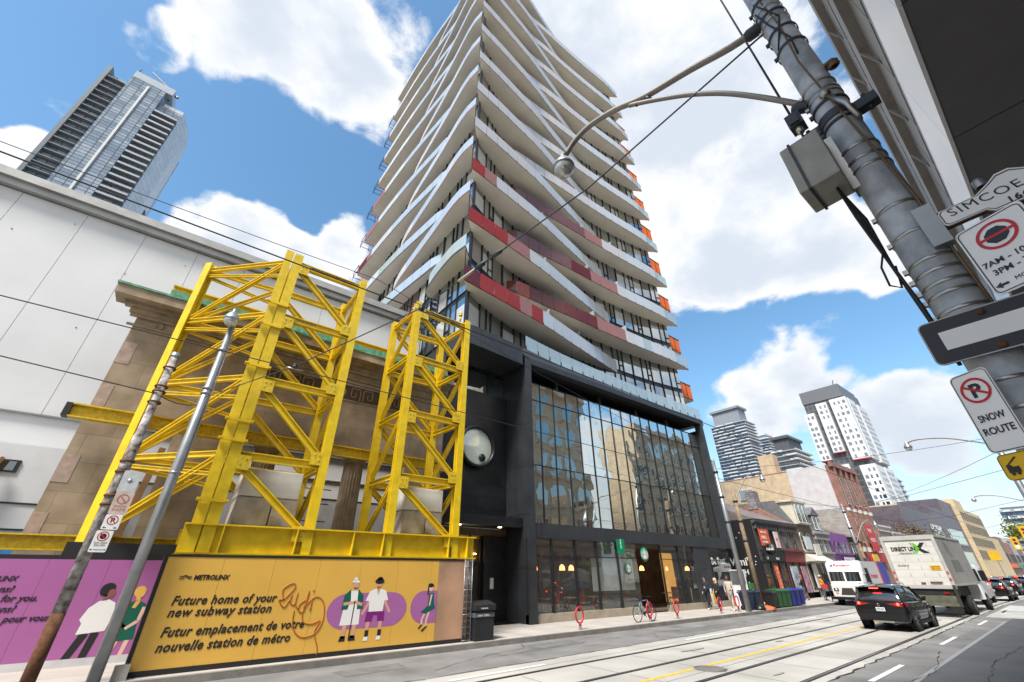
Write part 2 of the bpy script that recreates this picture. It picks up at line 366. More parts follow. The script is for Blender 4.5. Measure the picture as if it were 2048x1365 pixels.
g = MB(); g.box(-40, 400, -6, -0.7, -0.05, 0.15); tag(g.build('pavement', conc2), kind='structure')
# darker wheel tracks, drips and stains along the lanes
stn = mat('oil stain', (0.30, 0.29, 0.27), rough=0.75, var=.25, scale=2.5)
rn_ = random.Random(12)
for i in range(16):
    x0, y0 = rn_.uniform(6, 44), rn_.choice((5.9, 7.0, 9.2, 8.0)) + rn_.uniform(-.25, .25); y0 += sh(x0); g = MB(); n = 9; rx, ry = rn_.uniform(.15, .9), rn_.uniform(.05, .16)
    g.face([(x0 + rx * rn_.uniform(.6, 1.1) * math.cos(6.2832 * j / n), y0 + ry * rn_.uniform(.6, 1.1) * math.sin(6.2832 * j / n), .0165 + i * .0004) for j in range(n)]); tag(g.build('road_stain', stn, fix=False), kind='structure')
# ragged joints where asphalt meets concrete, and wandering cracks
crk = mat('crack dark', (0.035, 0.034, 0.033), rough=0.95)
def crack(pts, w, seed, name='road_crack'):
    rn = random.Random(seed); P_ = []
    for (a, b_) in zip(pts[:-1], pts[1:]):
        n = max(2, int(math.dist(a, b_) / 0.35))
        for i in range(n): t = i / n; P_.append((lerp(a[0], b_[0], t) + rn.uniform(-.02, .02), lerp(a[1], b_[1], t) + rn.uniform(-.05, .05)))
    P_.append(pts[-1]); g_ = MB()
    for (a, b_) in zip(P_[:-1], P_[1:]):
        k = w * rn.uniform(.3, 1.3); g_.face([(a[0], a[1] - k, .0155), (b_[0], b_[1] - k, .0155), (b_[0], b_[1] + k, .0155), (a[0], a[1] + k, .0155)])
    return tag(g_.build(name, crk, fix=False), kind='structure')
crack([(2, 4.85 + sh(2)), (20, 4.85 + sh(20)), (50, 4.85 + sh(50))], .02, 1); crack([(-2, 10.95 + sh(-2)), (20, 10.95 + sh(20)), (50, 10.95 + sh(50))], .02, 2)
crack([(9, 12.2), (14, 12.6), (22, 12.3), (34, 12.9)], .012, 3); crack([(6.5, 11.6), (8.2, 12.4), (10.5, 12.9), (11, 13.7)], .012, 4); crack([(16, 11.6), (17, 12.5), (17.2, 13.7)], .012, 5)
crack([(12, 3.9), (16, 3.7), (20, 4.3)], .01, 6); crack([(18, 1.6), (22, 2.2), (27, 2.0), (34, 2.8)], .012, 7); crack([(14, 2.6), (19, 3.0), (24, 2.8)], .01, 8)
for (x0, y0, w_, d_) in ((10.8, 12.5, 2.2, .9), (18.5, 11.9, 3.5, .7), (24, 3.75 + .35, 4.5, .6), (29, 12.6, 2.4, .8), (4.5, 12.3, 1.6, .8)):
    g = MB(); g.face([(x0, y0, .0055), (x0 + w_, y0 + .05, .0055), (x0 + w_ + .1, y0 + d_, .0055), (x0 - .1, y0 + d_ * .95, .0055)]); tag(g.build('asphalt_patch', mat('patched asphalt', (.15, .148, .145), rough=.9, var=.25, scale=3, bump=.4, bscale=50), fix=False), kind='structure')
# manhole with grating near the yellow line
mh = thing('manhole_cover', 'round iron manhole grating set in the concrete beside the yellow line', 'manhole', (12.1, 7.35, 0.004))
g = MB(); g.lathe((12.1, 7.35, 0.006), (0, 0, 1), [(0.40, 0.0), (0.40, 0.006), (0.0, 0.006)], 24); g.build('frame', mat('cast iron', (0.15, 0.14, 0.13), rough=0.7, metal=.4, var=.3, scale=12), mh)
g = MB()
for k in range(-4, 5): g.box(12.1 + k * .075 - .02, 12.1 + k * .075 + .02, 7.35 - .3, 7.35 + .3, 0.0125, 0.017)
g.build('grating', mat('worn iron', (0.3, 0.29, 0.27), rough=0.6, metal=.5), mh)

# ------------------------------------------------------------------ the twisting tower and its black podium
blk = brick('black metal cladding', (0.028, 0.031, 0.036), (0.032, 0.035, 0.04), (0.012, 0.013, 0.015), w=2.4, h=2.35, gap=0.02, rough=0.42, bump=0.2, off=0.0, var=0.25)
slate = brick('black slate cladding', (0.010, 0.011, 0.013), (0.016, 0.017, 0.019), (0.004, 0.004, 0.005), w=1.5, h=0.62, gap=0.02, rough=0.4, bump=0.3, var=0.5)
dkmet = mat('dark window metal', (0.022, 0.024, 0.028), rough=0.4, metal=.3)
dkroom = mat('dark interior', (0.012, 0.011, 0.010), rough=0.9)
pglass = glass('podium glass', (0.06, 0.065, 0.06), refl=0.82, wave=0.020, wscale=0.7, rtint=(0.86, 0.9, 0.86))
pglass2 = glass('podium glass lower pane', (0.035, 0.035, 0.03), refl=0.7, wave=0.024, wscale=0.6, rtint=(0.86, 0.88, 0.82))
sglass = glass('shop glass', (0.5, 0.52, 0.5), refl=0.2, clear=0.93, wave=0.02, wscale=0.5, fres=True)
tg_a = glass('tower glass', (0.10, 0.115, 0.115), refl=0.75, wave=0.012, wscale=0.5, fres=True)
tg_b = glass('tower glass with blind', (0.60, 0.61, 0.60), refl=0.45, wave=0.012, wscale=0.5, fres=True)
tg_c = glass('tower glass dark', (0.02, 0.026, 0.028), refl=0.5, wave=0.012, wscale=0.5, fres=True)
brownp = mat('brown wall panel', (0.13, 0.075, 0.065), rough=0.55, var=.15)
soff = mat('balcony soffit', (0.74, 0.70, 0.62), rough=0.8, var=0.06, scale=0.7)
edge_b = mat('dark slab trim', (0.03, 0.025, 0.025), rough=0.6)
edge_r = mat('oxblood slab trim', (0.14, 0.03, 0.025), rough=0.6)
orange = glass('orange glass', (0.95, 0.19, 0.015), refl=0.06, clear=0.15, rough=0.1)
r_white = glass('sky white rail glass', (0.54, 0.565, 0.59), refl=0.20, clear=0.0, rough=0.12)  # pale body colours of white, pink and bluish rails stand in for mirrored sky
r_pink = glass('sky pale pink rail glass', (0.54, 0.515, 0.515), refl=0.18, clear=0.0, rough=0.15)
r_clear = glass('clear rail glass', (0.55, 0.63, 0.63), refl=0.2, clear=0.45, rough=0.04)
r_blue = glass('sky bluish rail glass', (0.40, 0.47, 0.555), refl=0.22, clear=0.0, rough=0.12)
r_red = glass('red rail glass', (0.36, 0.04, 0.025), refl=0.06, clear=0.25, rough=0.08)
r_dred = glass('dark red rail glass', (0.14, 0.022, 0.02), refl=0.06, clear=0.2, rough=0.1)
r_mauve = glass('mauve rail glass', (0.16, 0.075, 0.078), refl=0.06, clear=0.0, rough=0.15)
r_salmon = glass('salmon rail glass', (0.33, 0.15, 0.13), refl=0.08, clear=0.05, rough=0.1)
RAILM = [r_white, r_pink, r_clear, r_blue, r_red, r_dred, r_mauve, r_salmon, dkmet]
tower = thing('apartment_tower', 'tall apartment tower with swooping white balconies and red glass rails over a black glazed podium', 'apartment tower', (10, 17, 0))
# plan curves surveyed off the photograph
GR = smooth_pl([(10.1, 17.2), (13.2, 18.4), (16, 18.95), (19.5, 19.25), (24, 19.2), (30, 18.85), (34.2, 18.25)], 4)
GLf = smooth_pl([(10.1, 17.2), (10.0, 20.8), (10.1, 24), (10.0, 28), (10.0, 33), (10.1, 39.2)], 4)
LA = smooth_pl([(9.2, 16.25), (10.55, 16.4), (12.1, 16.58), (13.86, 16.82), (16.4, 17.16), (19.2, 17.75), (22, 18.3), (24.5, 18.8), (26, 19.1)], 3)
LBr = smooth_pl([(13.9, 18.5), (14.0, 18.02), (17.5, 17.93), (20, 17.83), (24, 17.77), (28, 17.62), (32.2, 17.42), (35.3, 17.62)], 3)
LN = smooth_pl([(9.13, 16.2), (8.96, 17.2), (8.94, 18.5), (9.07, 20.6), (9.19, 23), (9.33, 26), (9.45, 28), (9.72, 29.8)], 3)
LN0 = smooth_pl([(9.13, 16.2), (8.97, 17.2), (8.97, 18.5), (9.1, 20.2), (9.35, 21.7), (9.9, 22.1)], 3)
LF = smooth_pl([(10.0, 21.2), (9.75, 21.6), (9.45, 24), (9.0, 28), (8.65, 33), (8.45, 38.8)], 3)
FP = 4.8
def lean(x, z): return x - max(0.0, (x - 12) / 23.0) * 0.045 * max(0, z - 16)   # the east end tapers in with height
def between(curve, x, axis=0):
    for a, b in zip(curve[:-1], curve[1:]):
        lo, hi = sorted((a[axis], b[axis]))
        if lo - 1e-6 <= x <= hi + 1e-6:
            t = (x - a[axis]) / ((b[axis] - a[axis]) or 1e-6); return lerp(a[1 - axis], b[1 - axis], t)
    return curve[-1][1 - axis] if x > curve[-1][axis] else curve[0][1 - axis]
def balcony(outer, inner, z, rail, trim, closed_end=True, rail_from=0, screens=()):
    """one curved slab with its own glass rail; outer and inner are plan polylines running the same way"""
    poly = [(lean(x, z), y, z) for x, y in outer] + [(lean(x, z), y, z) for x, y in reversed(inner)]
    mb = MB(); mb.prism(poly, (0, 0, 0.2), 0, 1); b = mb.build('balcony', [soff, trim], tower)
    pts = resample(outer, 1.15); mr = MB(); mt = MB()
    for i in range(len(pts) - 1):
        a, c = Vector((lean(pts[i][0], z), pts[i][1], 0)), Vector((lean(pts[i + 1][0], z), pts[i + 1][1], 0)); d = (c - a); ln = d.length; d.normalize(); nn = Vector((d.y, -d.x, 0))
        p = a + d * 0.02 + nn * 0.02; mr.obox(p + Vector((0, 0, z + 0.03)), d * (ln - 0.04), nn * 0.02, (0, 0, 1.12), rail(i, len(pts) - 1))
        if i: mr.obox(a - d * 0.02 + nn * 0.04 + Vector((0, 0, z + 0.02)), d * 0.04, nn * 0.02, (0, 0, 0.1), 8)
    mr.build('glass_rail', RAILM, b)
    for (sx, sy, dx, dy) in screens:
        q = MB(); q.obox((lean(sx, z), sy, z + 0.2), (dx, dy, 0), (0.02, 0.02, 0), (0, 0, 1.75)); q.build('privacy_screen', r_clear, b)
    return b
def inner_r(x0, x1): return [(x0, between(GR, x0))] + [p for p in GR if x0 < p[0] < x1] + [(x1, between(GR, x1))]
def inner_l(y0, y1): return [(between(GLf, y0, 1), y0)] + [p for p in GLf if y0 < p[1] < y1] + [(between(GLf, y1, 1), y1)]
def off(c, dx, dy): return [(x + dx, y + dy) for x, y in c]
KMAX = 10
for k in range(KMAX + 1):
    za = 16.6 + FP * k; zb = 19.0 + FP * k
    # street side, from the prow to a point two thirds along
    if k == 0: ra_ = lambda i, n: (5 if i == 0 else 4 if i < 4 else 7 if i == 4 else 4 if i == 5 else 0)
    elif k == 1: ra_ = lambda i, n: (4 if i < 3 else 7 if i < 5 else 1 if i < 6 else 0)
    elif k == 2: ra_ = lambda i, n: (4 if i < 1 else 7 if i < 2 else 1 if i < 5 else 0)
    else: ra_ = lambda i, n: (1 if i < 6 + k % 3 else 0)
    balcony(LA, inner_r(10.1, 26.0), za, ra_, edge_b if k % 3 else edge_r, screens=[(21.0, 18.35, 0.0, 0.6), (17.0, 17.5, 0, 0.7)] if k < 6 else ())
    if k < KMAX:
        # street side, middle to the east end
        if k == 0: rb_ = lambda i, n: (5 if i < 1 else 4 if i < 2 else 5 if i < 6 else 5 if i < 8 else 7 if i < 11 else 1 if i == 11 else 2 if i % 5 == 3 else 0 if i < n - 2 else 2)
        elif k == 1: rb_ = lambda i, n: (6 if i < 6 else 5 if i < 8 else 7 if i < 11 else 1 if i < 12 else 0 if i < n - 2 else 2)
        elif k == 2: rb_ = lambda i, n: (6 if i < 8 else 7 if i < 10 else 1 if i < 13 else 0 if i < n - 2 else 2)
        else: rb_ = lambda i, n: (1 if i < 10 else 0 if i < n - 2 else 2)
        balcony(LBr, inner_r(13.9, 34.2), zb, rb_, edge_b, screens=[(18.4, 18.15, 0, .7), (22.6, 18.0, 0, .8), (26.6, 17.9, 0, .8)] if k < 5 else ())
        # west side, from the prow
        rl_ = (lambda i, n: (2 if k < 1 and i < n - 1 else 5 if k < 1 else 3 if i < 9 else 0))
        balcony(LN if k else LN0, inner_l(17.2, 29.7 if k else 22.1), zb, rl_, edge_r if k else edge_b)
    # west side, far half, with the orange end
    if za > 17:
        rf_ = (lambda i, n: (2 if (k < 3 and 5 < i < 9) else 5 if (k < 4 and i > n - 3) else 7 if (i > n - 4 and k < 6) else 3 if i < 8 else 1 if i > n - 3 else 0))
        balcony(LF, inner_l(21.2, 39.0), za, rf_, edge_b)
        if k < KMAX:
            o = MB(); o.box(8.5, 10.1, 38.82, 38.95, za - 0.01, za + 1.1); o.build('orange_end_screen', orange, tower)
            o = MB()
            for zz in (za + 1.2, za + 2.0): o.bar((8.6, 39.6, zz), (8.6, 41.2, zz), .05, .05); o.bar((8.6, 41.2, zz), (10.2, 41.2, zz), .05, .05)
            for (x, y) in ((8.6, 39.6), (8.6, 41.2), (9.6, 41.2)): o.bar((x, y, za + .9), (x, y, za + 2.0), .05, .05)
            o.build('back_balcony_rail', dkmet, tower)
    # orange glazed balcony on the east end
    if k < 10:
        xw = lean(34.2, za); x = 36.85 - .04 * (za - 16); zo = za - .1 + (.2, .5, .75, .95, 1.25, 1.25, 1.3, 1.35, 1.35, 1.35)[k]
        b = MB(); b.box(xw, x, 18.7, 20.3, zo - 0.15, zo); bb = b.build('orange_balcony', soff, tower)
        b = MB(); b.box(x - .03, x, 18.72, 20.28, zo - 0.13, zo + 1.45); b.box(xw + .4, x - .04, 18.7, 18.73, zo - 0.13, zo + 1.45); b.box(xw + .4, x - .04, 20.27, 20.3, zo - .13, zo + 1.45); b.build('orange_rail', orange, bb)
        b = MB(); b.bar((x - .9, 18.68, zo - .13), (x - .9, 18.68, zo + 1.47), .04, .03); b.bar((xw + .4, 18.68, zo + 1.47), (x + .02, 18.68, zo + 1.47), .05, .04); b.build('rail_frame', dkmet, bb)
# glass storeys: street wall and west wall, half a balcony pitch each
def wall_band(curve, z0, z1, first, brown=None):
    pts = resample(curve, 1.22); gm = MB(); fr = MB(); rnd = random.Random(int(z0 * 10) + first)
    for i in range(len(pts) - 1):
        a, c = pts[i], pts[i + 1]; a = (lean(a[0], z0), a[1]); c = (lean(c[0], z0), c[1])
        d = Vector((c[0] - a[0], c[1] - a[1], 0)).normalized(); nn = Vector((d.y, -d.x, 0)) if first == 0 else Vector((-d.y, d.x, 0))
        if nn.dot(Vector((-1, -1, 0))) < 0: nn = -nn
        mi = rnd.choices((0, 1, 2), (4, 4, 2))[0]
        if brown and brown[0] < c[1] < brown[1]: mi = 3
        zs = z0 + 0.38
        gm.face([(a[0], a[1], zs), (c[0], c[1], zs), (c[0], c[1], z1 - .5), (a[0], a[1], z1 - .5)], mi)
        gm.face([(a[0], a[1], z1 - .5), (c[0], c[1], z1 - .5), (c[0], c[1], z1), (a[0], a[1], z1)], 2 if mi < 3 else 3)
        gm.face([(a[0], a[1], z0), (c[0], c[1], z0), (c[0], c[1], zs), (a[0], a[1], zs)], 4)
        p = Vector((a[0], a[1], z0)); w = 0.09 if i % 3 == 0 else 0.045
        fr.obox(p - d * w / 2 + nn * 0.005, d * w, nn * 0.07, (0, 0, z1 - z0))
        ln = math.dist(a, c)
        fr.obox(Vector((a[0], a[1], zs - .04)) + nn * 0.003, d * ln, nn * 0.05, (0, 0, .06))
        if i % 3 == 1:
            q = Vector((a[0], a[1], zs)); fr.obox(q + d * (ln * .55) + nn * 0.004, d * .06, nn * 0.06, (0, 0, z1 - zs)); fr.obox(q + d * (ln * .55) + nn * 0.004 + Vector((0, 0, .5)), d * (ln * .45), nn * 0.055, (0, 0, .07))
    o = gm.build('window_band', [tg_a, tg_b, tg_c, brownp, dkmet], tower, fix=False); fr.build('window_frame', dkmet, o)
zz = 14.05
lv = [14.05]
for k in range(KMAX): lv += [16.6 + FP * k, 19.0 + FP * k]
lv.append(16.6 + FP * KMAX)
for a, b in zip(lv[:-1], lv[1:]):
    wall_band(GR, a, b, 0); wall_band(GLf, a, b, 1, (25.5, 31.5))
e = MB()
for a, b in zip(lv[:-1], lv[1:]):
    e.face([(lean(34.2, a), 18.25, a), (lean(34.2, a), 39.2, a), (lean(34.2, a), 39.2, b), (lean(34.2, a), 18.25, b)])
e.face([(10.1, 39.2, 14), (34.2, 39.2, 14), (lean(34.2, 64), 39.2, 64.6), (10.1, 39.2, 64.6)])
e.build('rear_wall', mat('tower rear', (0.12, 0.125, 0.13), rough=.5), tower, fix=False)
e = MB(); e.box(10.3, 33, 20, 38.8, 64.81, 65.1); e.build('roof', mat('roof membrane', (.3, .3, .3)), tower)
# corner posts at the prow
for k in range(KMAX):
    e = MB(); e.bar((9.95, 17.05, 16.8 + FP * k), (9.95, 17.05, 16.55 + FP * (k + 1)), .14, .14, mi=0); e.bar((9.3, 16.4, 16.8 + FP * k), (9.25, 16.35, 18.95 + FP * k), .05, .05); e.build('corner_post', dkmet, tower)
e = MB(); e.bar((9.97, 17.07, 14), (9.97, 17.07, 16.6), .2, .2); e.build('corner_post', dkmet, tower)
# ---- terrace edge over the podium
TE = smooth_pl([(9.75, 16.4), (10.7, 16.42), (13.8, 16.72), (17.5, 17.15), (22.9, 17.45), (28, 17.6), (33, 17.5), (35.2, 17.5)], 3)
poly = [(x, y, 12.85) for x, y in TE if x <= 14.0] + [(14.0, 18.7, 12.85), (9.75, 18.7, 12.85)]
e = MB(); e.prism(poly, (0, 0, 1.15)); e.build('terrace_fascia', blk, tower)
poly = [(14.0, 16.73, 13.5)] + [(x, y, 13.5) for x, y in TE if x > 14.05] + [(35.2, 19.8, 13.5), (14.0, 19.8, 13.5)]
e = MB(); e.prism(poly, (0, 0, 0.5)); e.build('terrace_fascia', mat('grey metal fascia', (0.10, 0.10, 0.11), rough=.4, metal=.3), tower)
pts = resample(TE, 1.1); mr = MB(); mt = MB()
for i in range(1, len(pts) - 1):
    a, c = Vector((*pts[i], 14.0)), Vector((*pts[i + 1], 14.0)); d = (c - a); ln = d.length; d.normalize(); nn = Vector((d.y, -d.x, 0))
    if i > 3: mr.obox(a + d * .02 - nn * .08, d * (ln - .04), nn * .02, (0, 0, 1.0)); mr.obox(a - nn * .05, d * .04, nn * .04, (0, 0, .3), 1)
mr.build('terrace_rail', [r_clear, dkmet], tower)
# ---- podium box
e = MB(); e.box(14.05, 14.52, 16.8, 19.2, .15, 13.49); e.build('podium_pier', blk, tower)
e = MB(); e.box(14.52, 33.6, 16.8, 17.3, 13.12, 13.49); e.box(33.25, 33.6, 16.8, 17.35, 3.66, 13.12); e.build('podium_frame', blk, tower)
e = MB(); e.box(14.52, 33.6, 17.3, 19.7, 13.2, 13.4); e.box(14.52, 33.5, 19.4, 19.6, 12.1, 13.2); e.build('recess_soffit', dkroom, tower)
for x in (17.8, 22.0, 26.2, 30.2):
    e = MB(); e.tube([(x, 18.1, 12.1), (x, 18.1, 13.2)], .12, 10); e.build('terrace_column', mat('grey column', (.12, .12, .12)), tower)
rows = [(4.36, 7.35), (7.35, 11.15), (11.15, 12.25)]
gx = [14.55 + 1.1 * i for i in range(18)] + [34.6]
gr = MB(); gr2 = MB(); fr = MB(); rnd = random.Random(5)
for a, b in zip(gx[:-1], gx[1:]):
    for j, (z0, z1) in enumerate(rows):
        t1, t2 = rnd.uniform(-.006, .006), rnd.uniform(-.006, .006)
        (gr if j else gr2).face([(a, 17.4 + t1, z0), (b, 17.4 + t2, z0), (b, 17.4 - t1, z1), (a, 17.4 - t2, z1)])
pgo = gr.build('podium_glazing', pglass, tower, fix=False); gr2.build('podium_glazing', pglass2, pgo, fix=False)
for a in gx: fr.box(a - .009, a + .009, 17.34, 17.39, 4.36, 12.25)
for z in (7.35, 11.15, 12.25): fr.box(14.53, 34.6, 17.345, 17.385, z - .012, z + .012)
fr.build('glazing_frame', dkmet, pgo)
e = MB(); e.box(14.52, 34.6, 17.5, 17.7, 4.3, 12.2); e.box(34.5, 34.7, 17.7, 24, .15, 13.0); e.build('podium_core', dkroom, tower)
e = MB(); e.box(14.52, 33.6, 16.85, 17.42, 3.66, 4.34); e.build('podium_band', blk, tower)
# ---- round window wing
e = MB(); e.box(9.8, 14.04, 18.6, 18.9, 4.55, 11.3); e.box(9.72, 9.8, 18.6, 39, .15, 13.9); e.build('side_wing_wall', slate, tower)
e = MB(); e.box(9.8, 14.04, 19.0, 19.1, 11.3, 12.85); wb = e.build('wing_window', glass('wing glass', (.03, .045, .045), refl=.35, wave=.02), tower)
e = MB(); e.bar((12.9, 18.95, 11.3), (12.9, 18.95, 12.85), .08, .08); e.bar((9.8, 18.93, 11.33), (14, 18.93, 11.33), .07, .07); e.build('window_frame', dkmet, wb)
e = MB(); e.lathe((11.95, 18.6, 8.08), (0, -1, 0), [(.98, -.02), (1.12, 0), (1.12, .32), (1.02, .34), (.98, .3), (.95, .12)], 40); rwn = e.build('round_window', dkmet, tower)
e = MB(); e.lathe((11.95, 18.48, 8.08), (0, -1, 0), [(.97, 0), (.6, .05), (0, .07)], 40); e.build('pane', glass('milky round pane', (.62, .68, .6), refl=.22, rough=.08), rwn)
e = MB(); e.lathe((12.25, 18.4, 7.5), (0, -1, 0), [(.2, 0), (.2, .05), (0, .055)], 24); e.build('vent', dkmet, rwn)
e = MB(); e.box(9.85, 14.03, 17.2, 18.6, 4.1, 4.54); cn = e.build('entrance_canopy', slate, tower)
lampm = emit('lamp glow', (1.0, .62, .28), 9.0)
for x in (10.6, 12.9):
    e = MB(); e.lathe((x, 17.6, 4.098), (0, 0, -1), [(.09, 0), (.09, .02), (0, .02)], 12); e.build('downlight', lampm, cn)
e = MB(); e.box(9.8, 14.04, 20.4, 20.5, .15, 4.1); e.box(9.8, 14.04, 18.6, 20.5, 3.75, 4.098); e.build('entrance_back', mat('lobby wall', (.10, .075, .045), rough=.6, var=.3), tower)
e = MB(); e.box(10.3, 13.3, 20.2, 20.36, 3.0, 3.06); e.build('lobby_light', emit('amber strip', (1, .55, .15), 5), tower)
eg = MB(); eg.face([(9.8, 18.8, .2), (12.6, 18.8, .2), (12.6, 18.8, 3.75), (9.8, 18.8, 3.75)]); en = eg.build('entrance_door', sglass, tower, fix=False)
e = MB()
for x in (9.85, 11.1, 11.95, 12.6): e.box(x - .05, x + .05, 18.72, 18.79, .15, 3.75)
e.box(9.8, 12.6, 18.725, 18.785, 2.45, 2.62); e.build('door_frame', dkmet, en)
e = MB(); e.box(9.9, 11.0, 18.715, 18.72, 2.15, 2.44); e.build('door_header', mat('brushed aluminium', (.45, .45, .43), rough=.35, metal=.8), en)
e = MB(); e.box(12.65, 14.04, 18.5, 18.8, .15, 3.75); e.build('entrance_pier', slate, tower)
e = MB(); e.box(13.0, 13.2, 18.47, 18.495, 1.5, 1.95); e.build('notice', mat('paper', (.7, .7, .68)), tower)
# ---- shopfront
sx = [14.1, 15.66, 17.32, 18.96, 20.68, 22.42, 24.8, 26.72, 28.5, 30.3, 33.2]
e = MB(); e.box(14.05, 22.4, 16.9, 17.1, .15, .5); e.box(24.9, 33.5, 16.9, 17.1, .15, .48); e.build('stone_base', mat('buff stone base', (.34, .29, .22), rough=.8, var=.15), tower)
gm = MB()
for a, b in zip(sx[:-1], sx[1:]):
    if abs(a - 22.42) < .1 or abs(a - 28.5) < .1: continue
    gm = MB(); gm.face([(a, 17.0, .5), (b, 17.0, .5), (b, 17.0, 3.65), (a, 17.0, 3.65)])
    sg = gm.build('shop_window', sglass, tower, fix=False)
    e = MB(); e.box(a - .06, a + .06, 16.93, 16.99, .5, 3.65); e.box(a + .06, b - .06, 16.95, 16.985, 2.85, 2.89); e.build('window_frame', dkmet, sg)
e = MB(); e.box(28.5, 30.3, 16.9, 17.05, .48, 3.65); e.build('shop_pier', blk, tower)
e = MB(); e.box(14.2, 33.2, 21.0, 21.2, .15, 3.66); e.box(14.2, 33.2, 17.1, 21, .2, .3); e.box(14.06, 14.2, 17.1, 21, .2, 3.66)
e.build('shop_interior', mat('cafe interior', (.11, .085, .06), rough=.8, var=.5, scale=1.2), tower)
e = MB(); e.box(14.2, 33.2, 17.1, 21, 3.55, 3.66); e.build('shop_ceiling', mat('cafe ceiling', (.10, .095, .085), rough=.8), tower)
e = MB(); e.box(18.8, 22.3, 17.25, 17.28, 1.3, 2.85); e.build('roller_blind', mat('grey blind', (.32, .33, .32), rough=.8), tower)
for i, x in enumerate((15.3, 16.6, 17.9, 19.4, 21.0, 26.0, 27.5, 31.4)):
    e = MB(); e.lathe((x, 18.6 + (i % 2) * .8, 2.45), (0, 0, -1), [(.05, -.1), (.14, 0), (.16, .18), (0, .18)], 12); pl_ = e.build('pendant_lamp', emit('pendant glow', (1.0, .32, .1), 2.2), tower)
for i, x in enumerate((15.8, 17.6, 19.3, 21.2, 26.2)):
    e = MB(); e.tube([(x, 17.9, .3), (x, 17.9, 1.02)], .04, 8); e.lathe((x, 17.9, 1.02), (0, 0, 1), [(.38, 0), (.38, .04), (0, .04)], 16); e.build('cafe_table', mat('cafe wood', (.22, .12, .06), rough=.5), tower)
    e = MB(); e.box(x + .5, x + .95, 17.7, 18.15, .72, .8); e.box(x + .9, x + .95, 17.7, 18.15, .8, 1.35)
    for (dx, dy) in ((.52, .02), (.9, .02), (.52, .4), (.9, .4)): e.box(x + dx, x + dx + .03, 17.7 + dy, 17.73 + dy, .3, .72)
    e.build('cafe_chair', mat('red chair', (.30, .05, .03), rough=.5), tower)
e = MB(); e.box(27.2, 28.3, 18.5, 18.7, .5, 3.3); e.build('amber_panel', emit('amber panel', (.75, .36, .06), .35), tower)
# signs of the cafe
grn = mat('sign green', (0.0, .16, .075), rough=.4); wht = mat('sign white', (.78, .78, .77), rough=.5, var=.03)
def siren(cx, cy, cz, r, par):
    b = MB(); b.lathe((cx, cy, cz), (0, -1, 0), [(r * .0, 0), (r, 0), (r, .03), (0, .03)], 28); o = b.build('round_sign', grn, par)
    b = MB(); y = cy - .034
    def disc(x, z, a, bb, n=14): b.face([(cx + x * r + a * r * math.cos(6.283 * i / n), y, cz + z * r + bb * r * math.sin(6.283 * i / n)) for i in range(n)])
    disc(0, .28, .26, .3); disc(0, -.3, .3, .34)
    for s in (-1, 1):
        for q in range(4): b.bar((cx + s * r * (.36 + .14 * q), y, cz + r * (.62 - .1 * q)), (cx + s * r * (.3 + .14 * q), y, cz - r * (.72 - .1 * q)), .05 * r, .004, up=(0, 1, 0))
    b.face([(cx - .2 * r, y, cz + .6 * r), (cx + .2 * r, y, cz + .6 * r), (cx + .12 * r, y, cz + .72 * r), (cx, y, cz + .86 * r), (cx - .12 * r, y, cz + .72 * r)])
    b.build('emblem', wht, o)
    return o
sg1 = thing('cafe_sign', 'round green sign with white crowned figure over the cafe entrance', 'sign', (22.95, 16.8, 3.1)); siren(22.95, 16.8, 3.08, .38, sg1)
b = MB(); b.bar((22.95, 16.8, 3.4), (22.95, 16.87, 3.7), .04, .04); b.build('bracket', dkmet, sg1)
sg2 = thing('window_emblem', 'pale round crowned emblem stuck inside the cafe window left of the entrance', 'sign', (21.5, 16.97, 2.35)); siren(21.5, 16.97, 2.35, .3, sg2)
sg3 = thing('projecting_sign', 'small upright green sign with white letters sticking out above the cafe window', 'sign', (20.5, 16.5, 3.4))
b = MB(); b.box(20.46, 20.54, 16.25, 16.75, 3.08, 3.8); b.build('panel', grn, sg3); b = MB(); b.box(20.48, 20.52, 16.75, 16.9, 3.5, 3.55); b.build('bracket', dkmet, sg3)
text('STARBUCKS', .085, wht, sg3, (20.455, 16.47, 3.78), (0, 0, -1), (0, -1, 0), bold=.002)
# window lettering of the burger shop at the east end
text('Be Real.', .62, wht, tower, (30.6, 16.97, 2.62), (1, 0, .02), (0, 0, 1), bold=.01, name='window_lettering')
text('X PARSONS', .34, mat('window vinyl dark', (.05, .07, .03)), tower, (17.5, 16.985, 2.42), (1, 0, 0), (0, 0, 1), name='window_lettering')
b = MB(); b.lathe((32.6, 16.975, 3.2), (0, -1, 0), [(.16, 0), (.16, .012), (.28, .012), (.28, 0)], 18); b.build('window_vinyl', dkmet, tower)

# ------------------------------------------------------------------ west side: hoardings, bracing, old bank front, clad building
yel = mat('yellow steel paint', (0.70, 0.485, 0.008), rough=0.45, var=0.16, scale=3.5, tint=(0.75, 0.53, 0.012), bump=.08)
yel2 = mat('worn yellow paint', (0.58, 0.41, 0.012), rough=0.55, var=0.25, scale=9)
blackt = mat('black letters', (0.012, 0.012, 0.013), rough=0.5, var=.05)
ply = mat('plywood', (0.40, 0.235, 0.145), rough=0.8, var=0.25, scale=1.0, bump=.2)
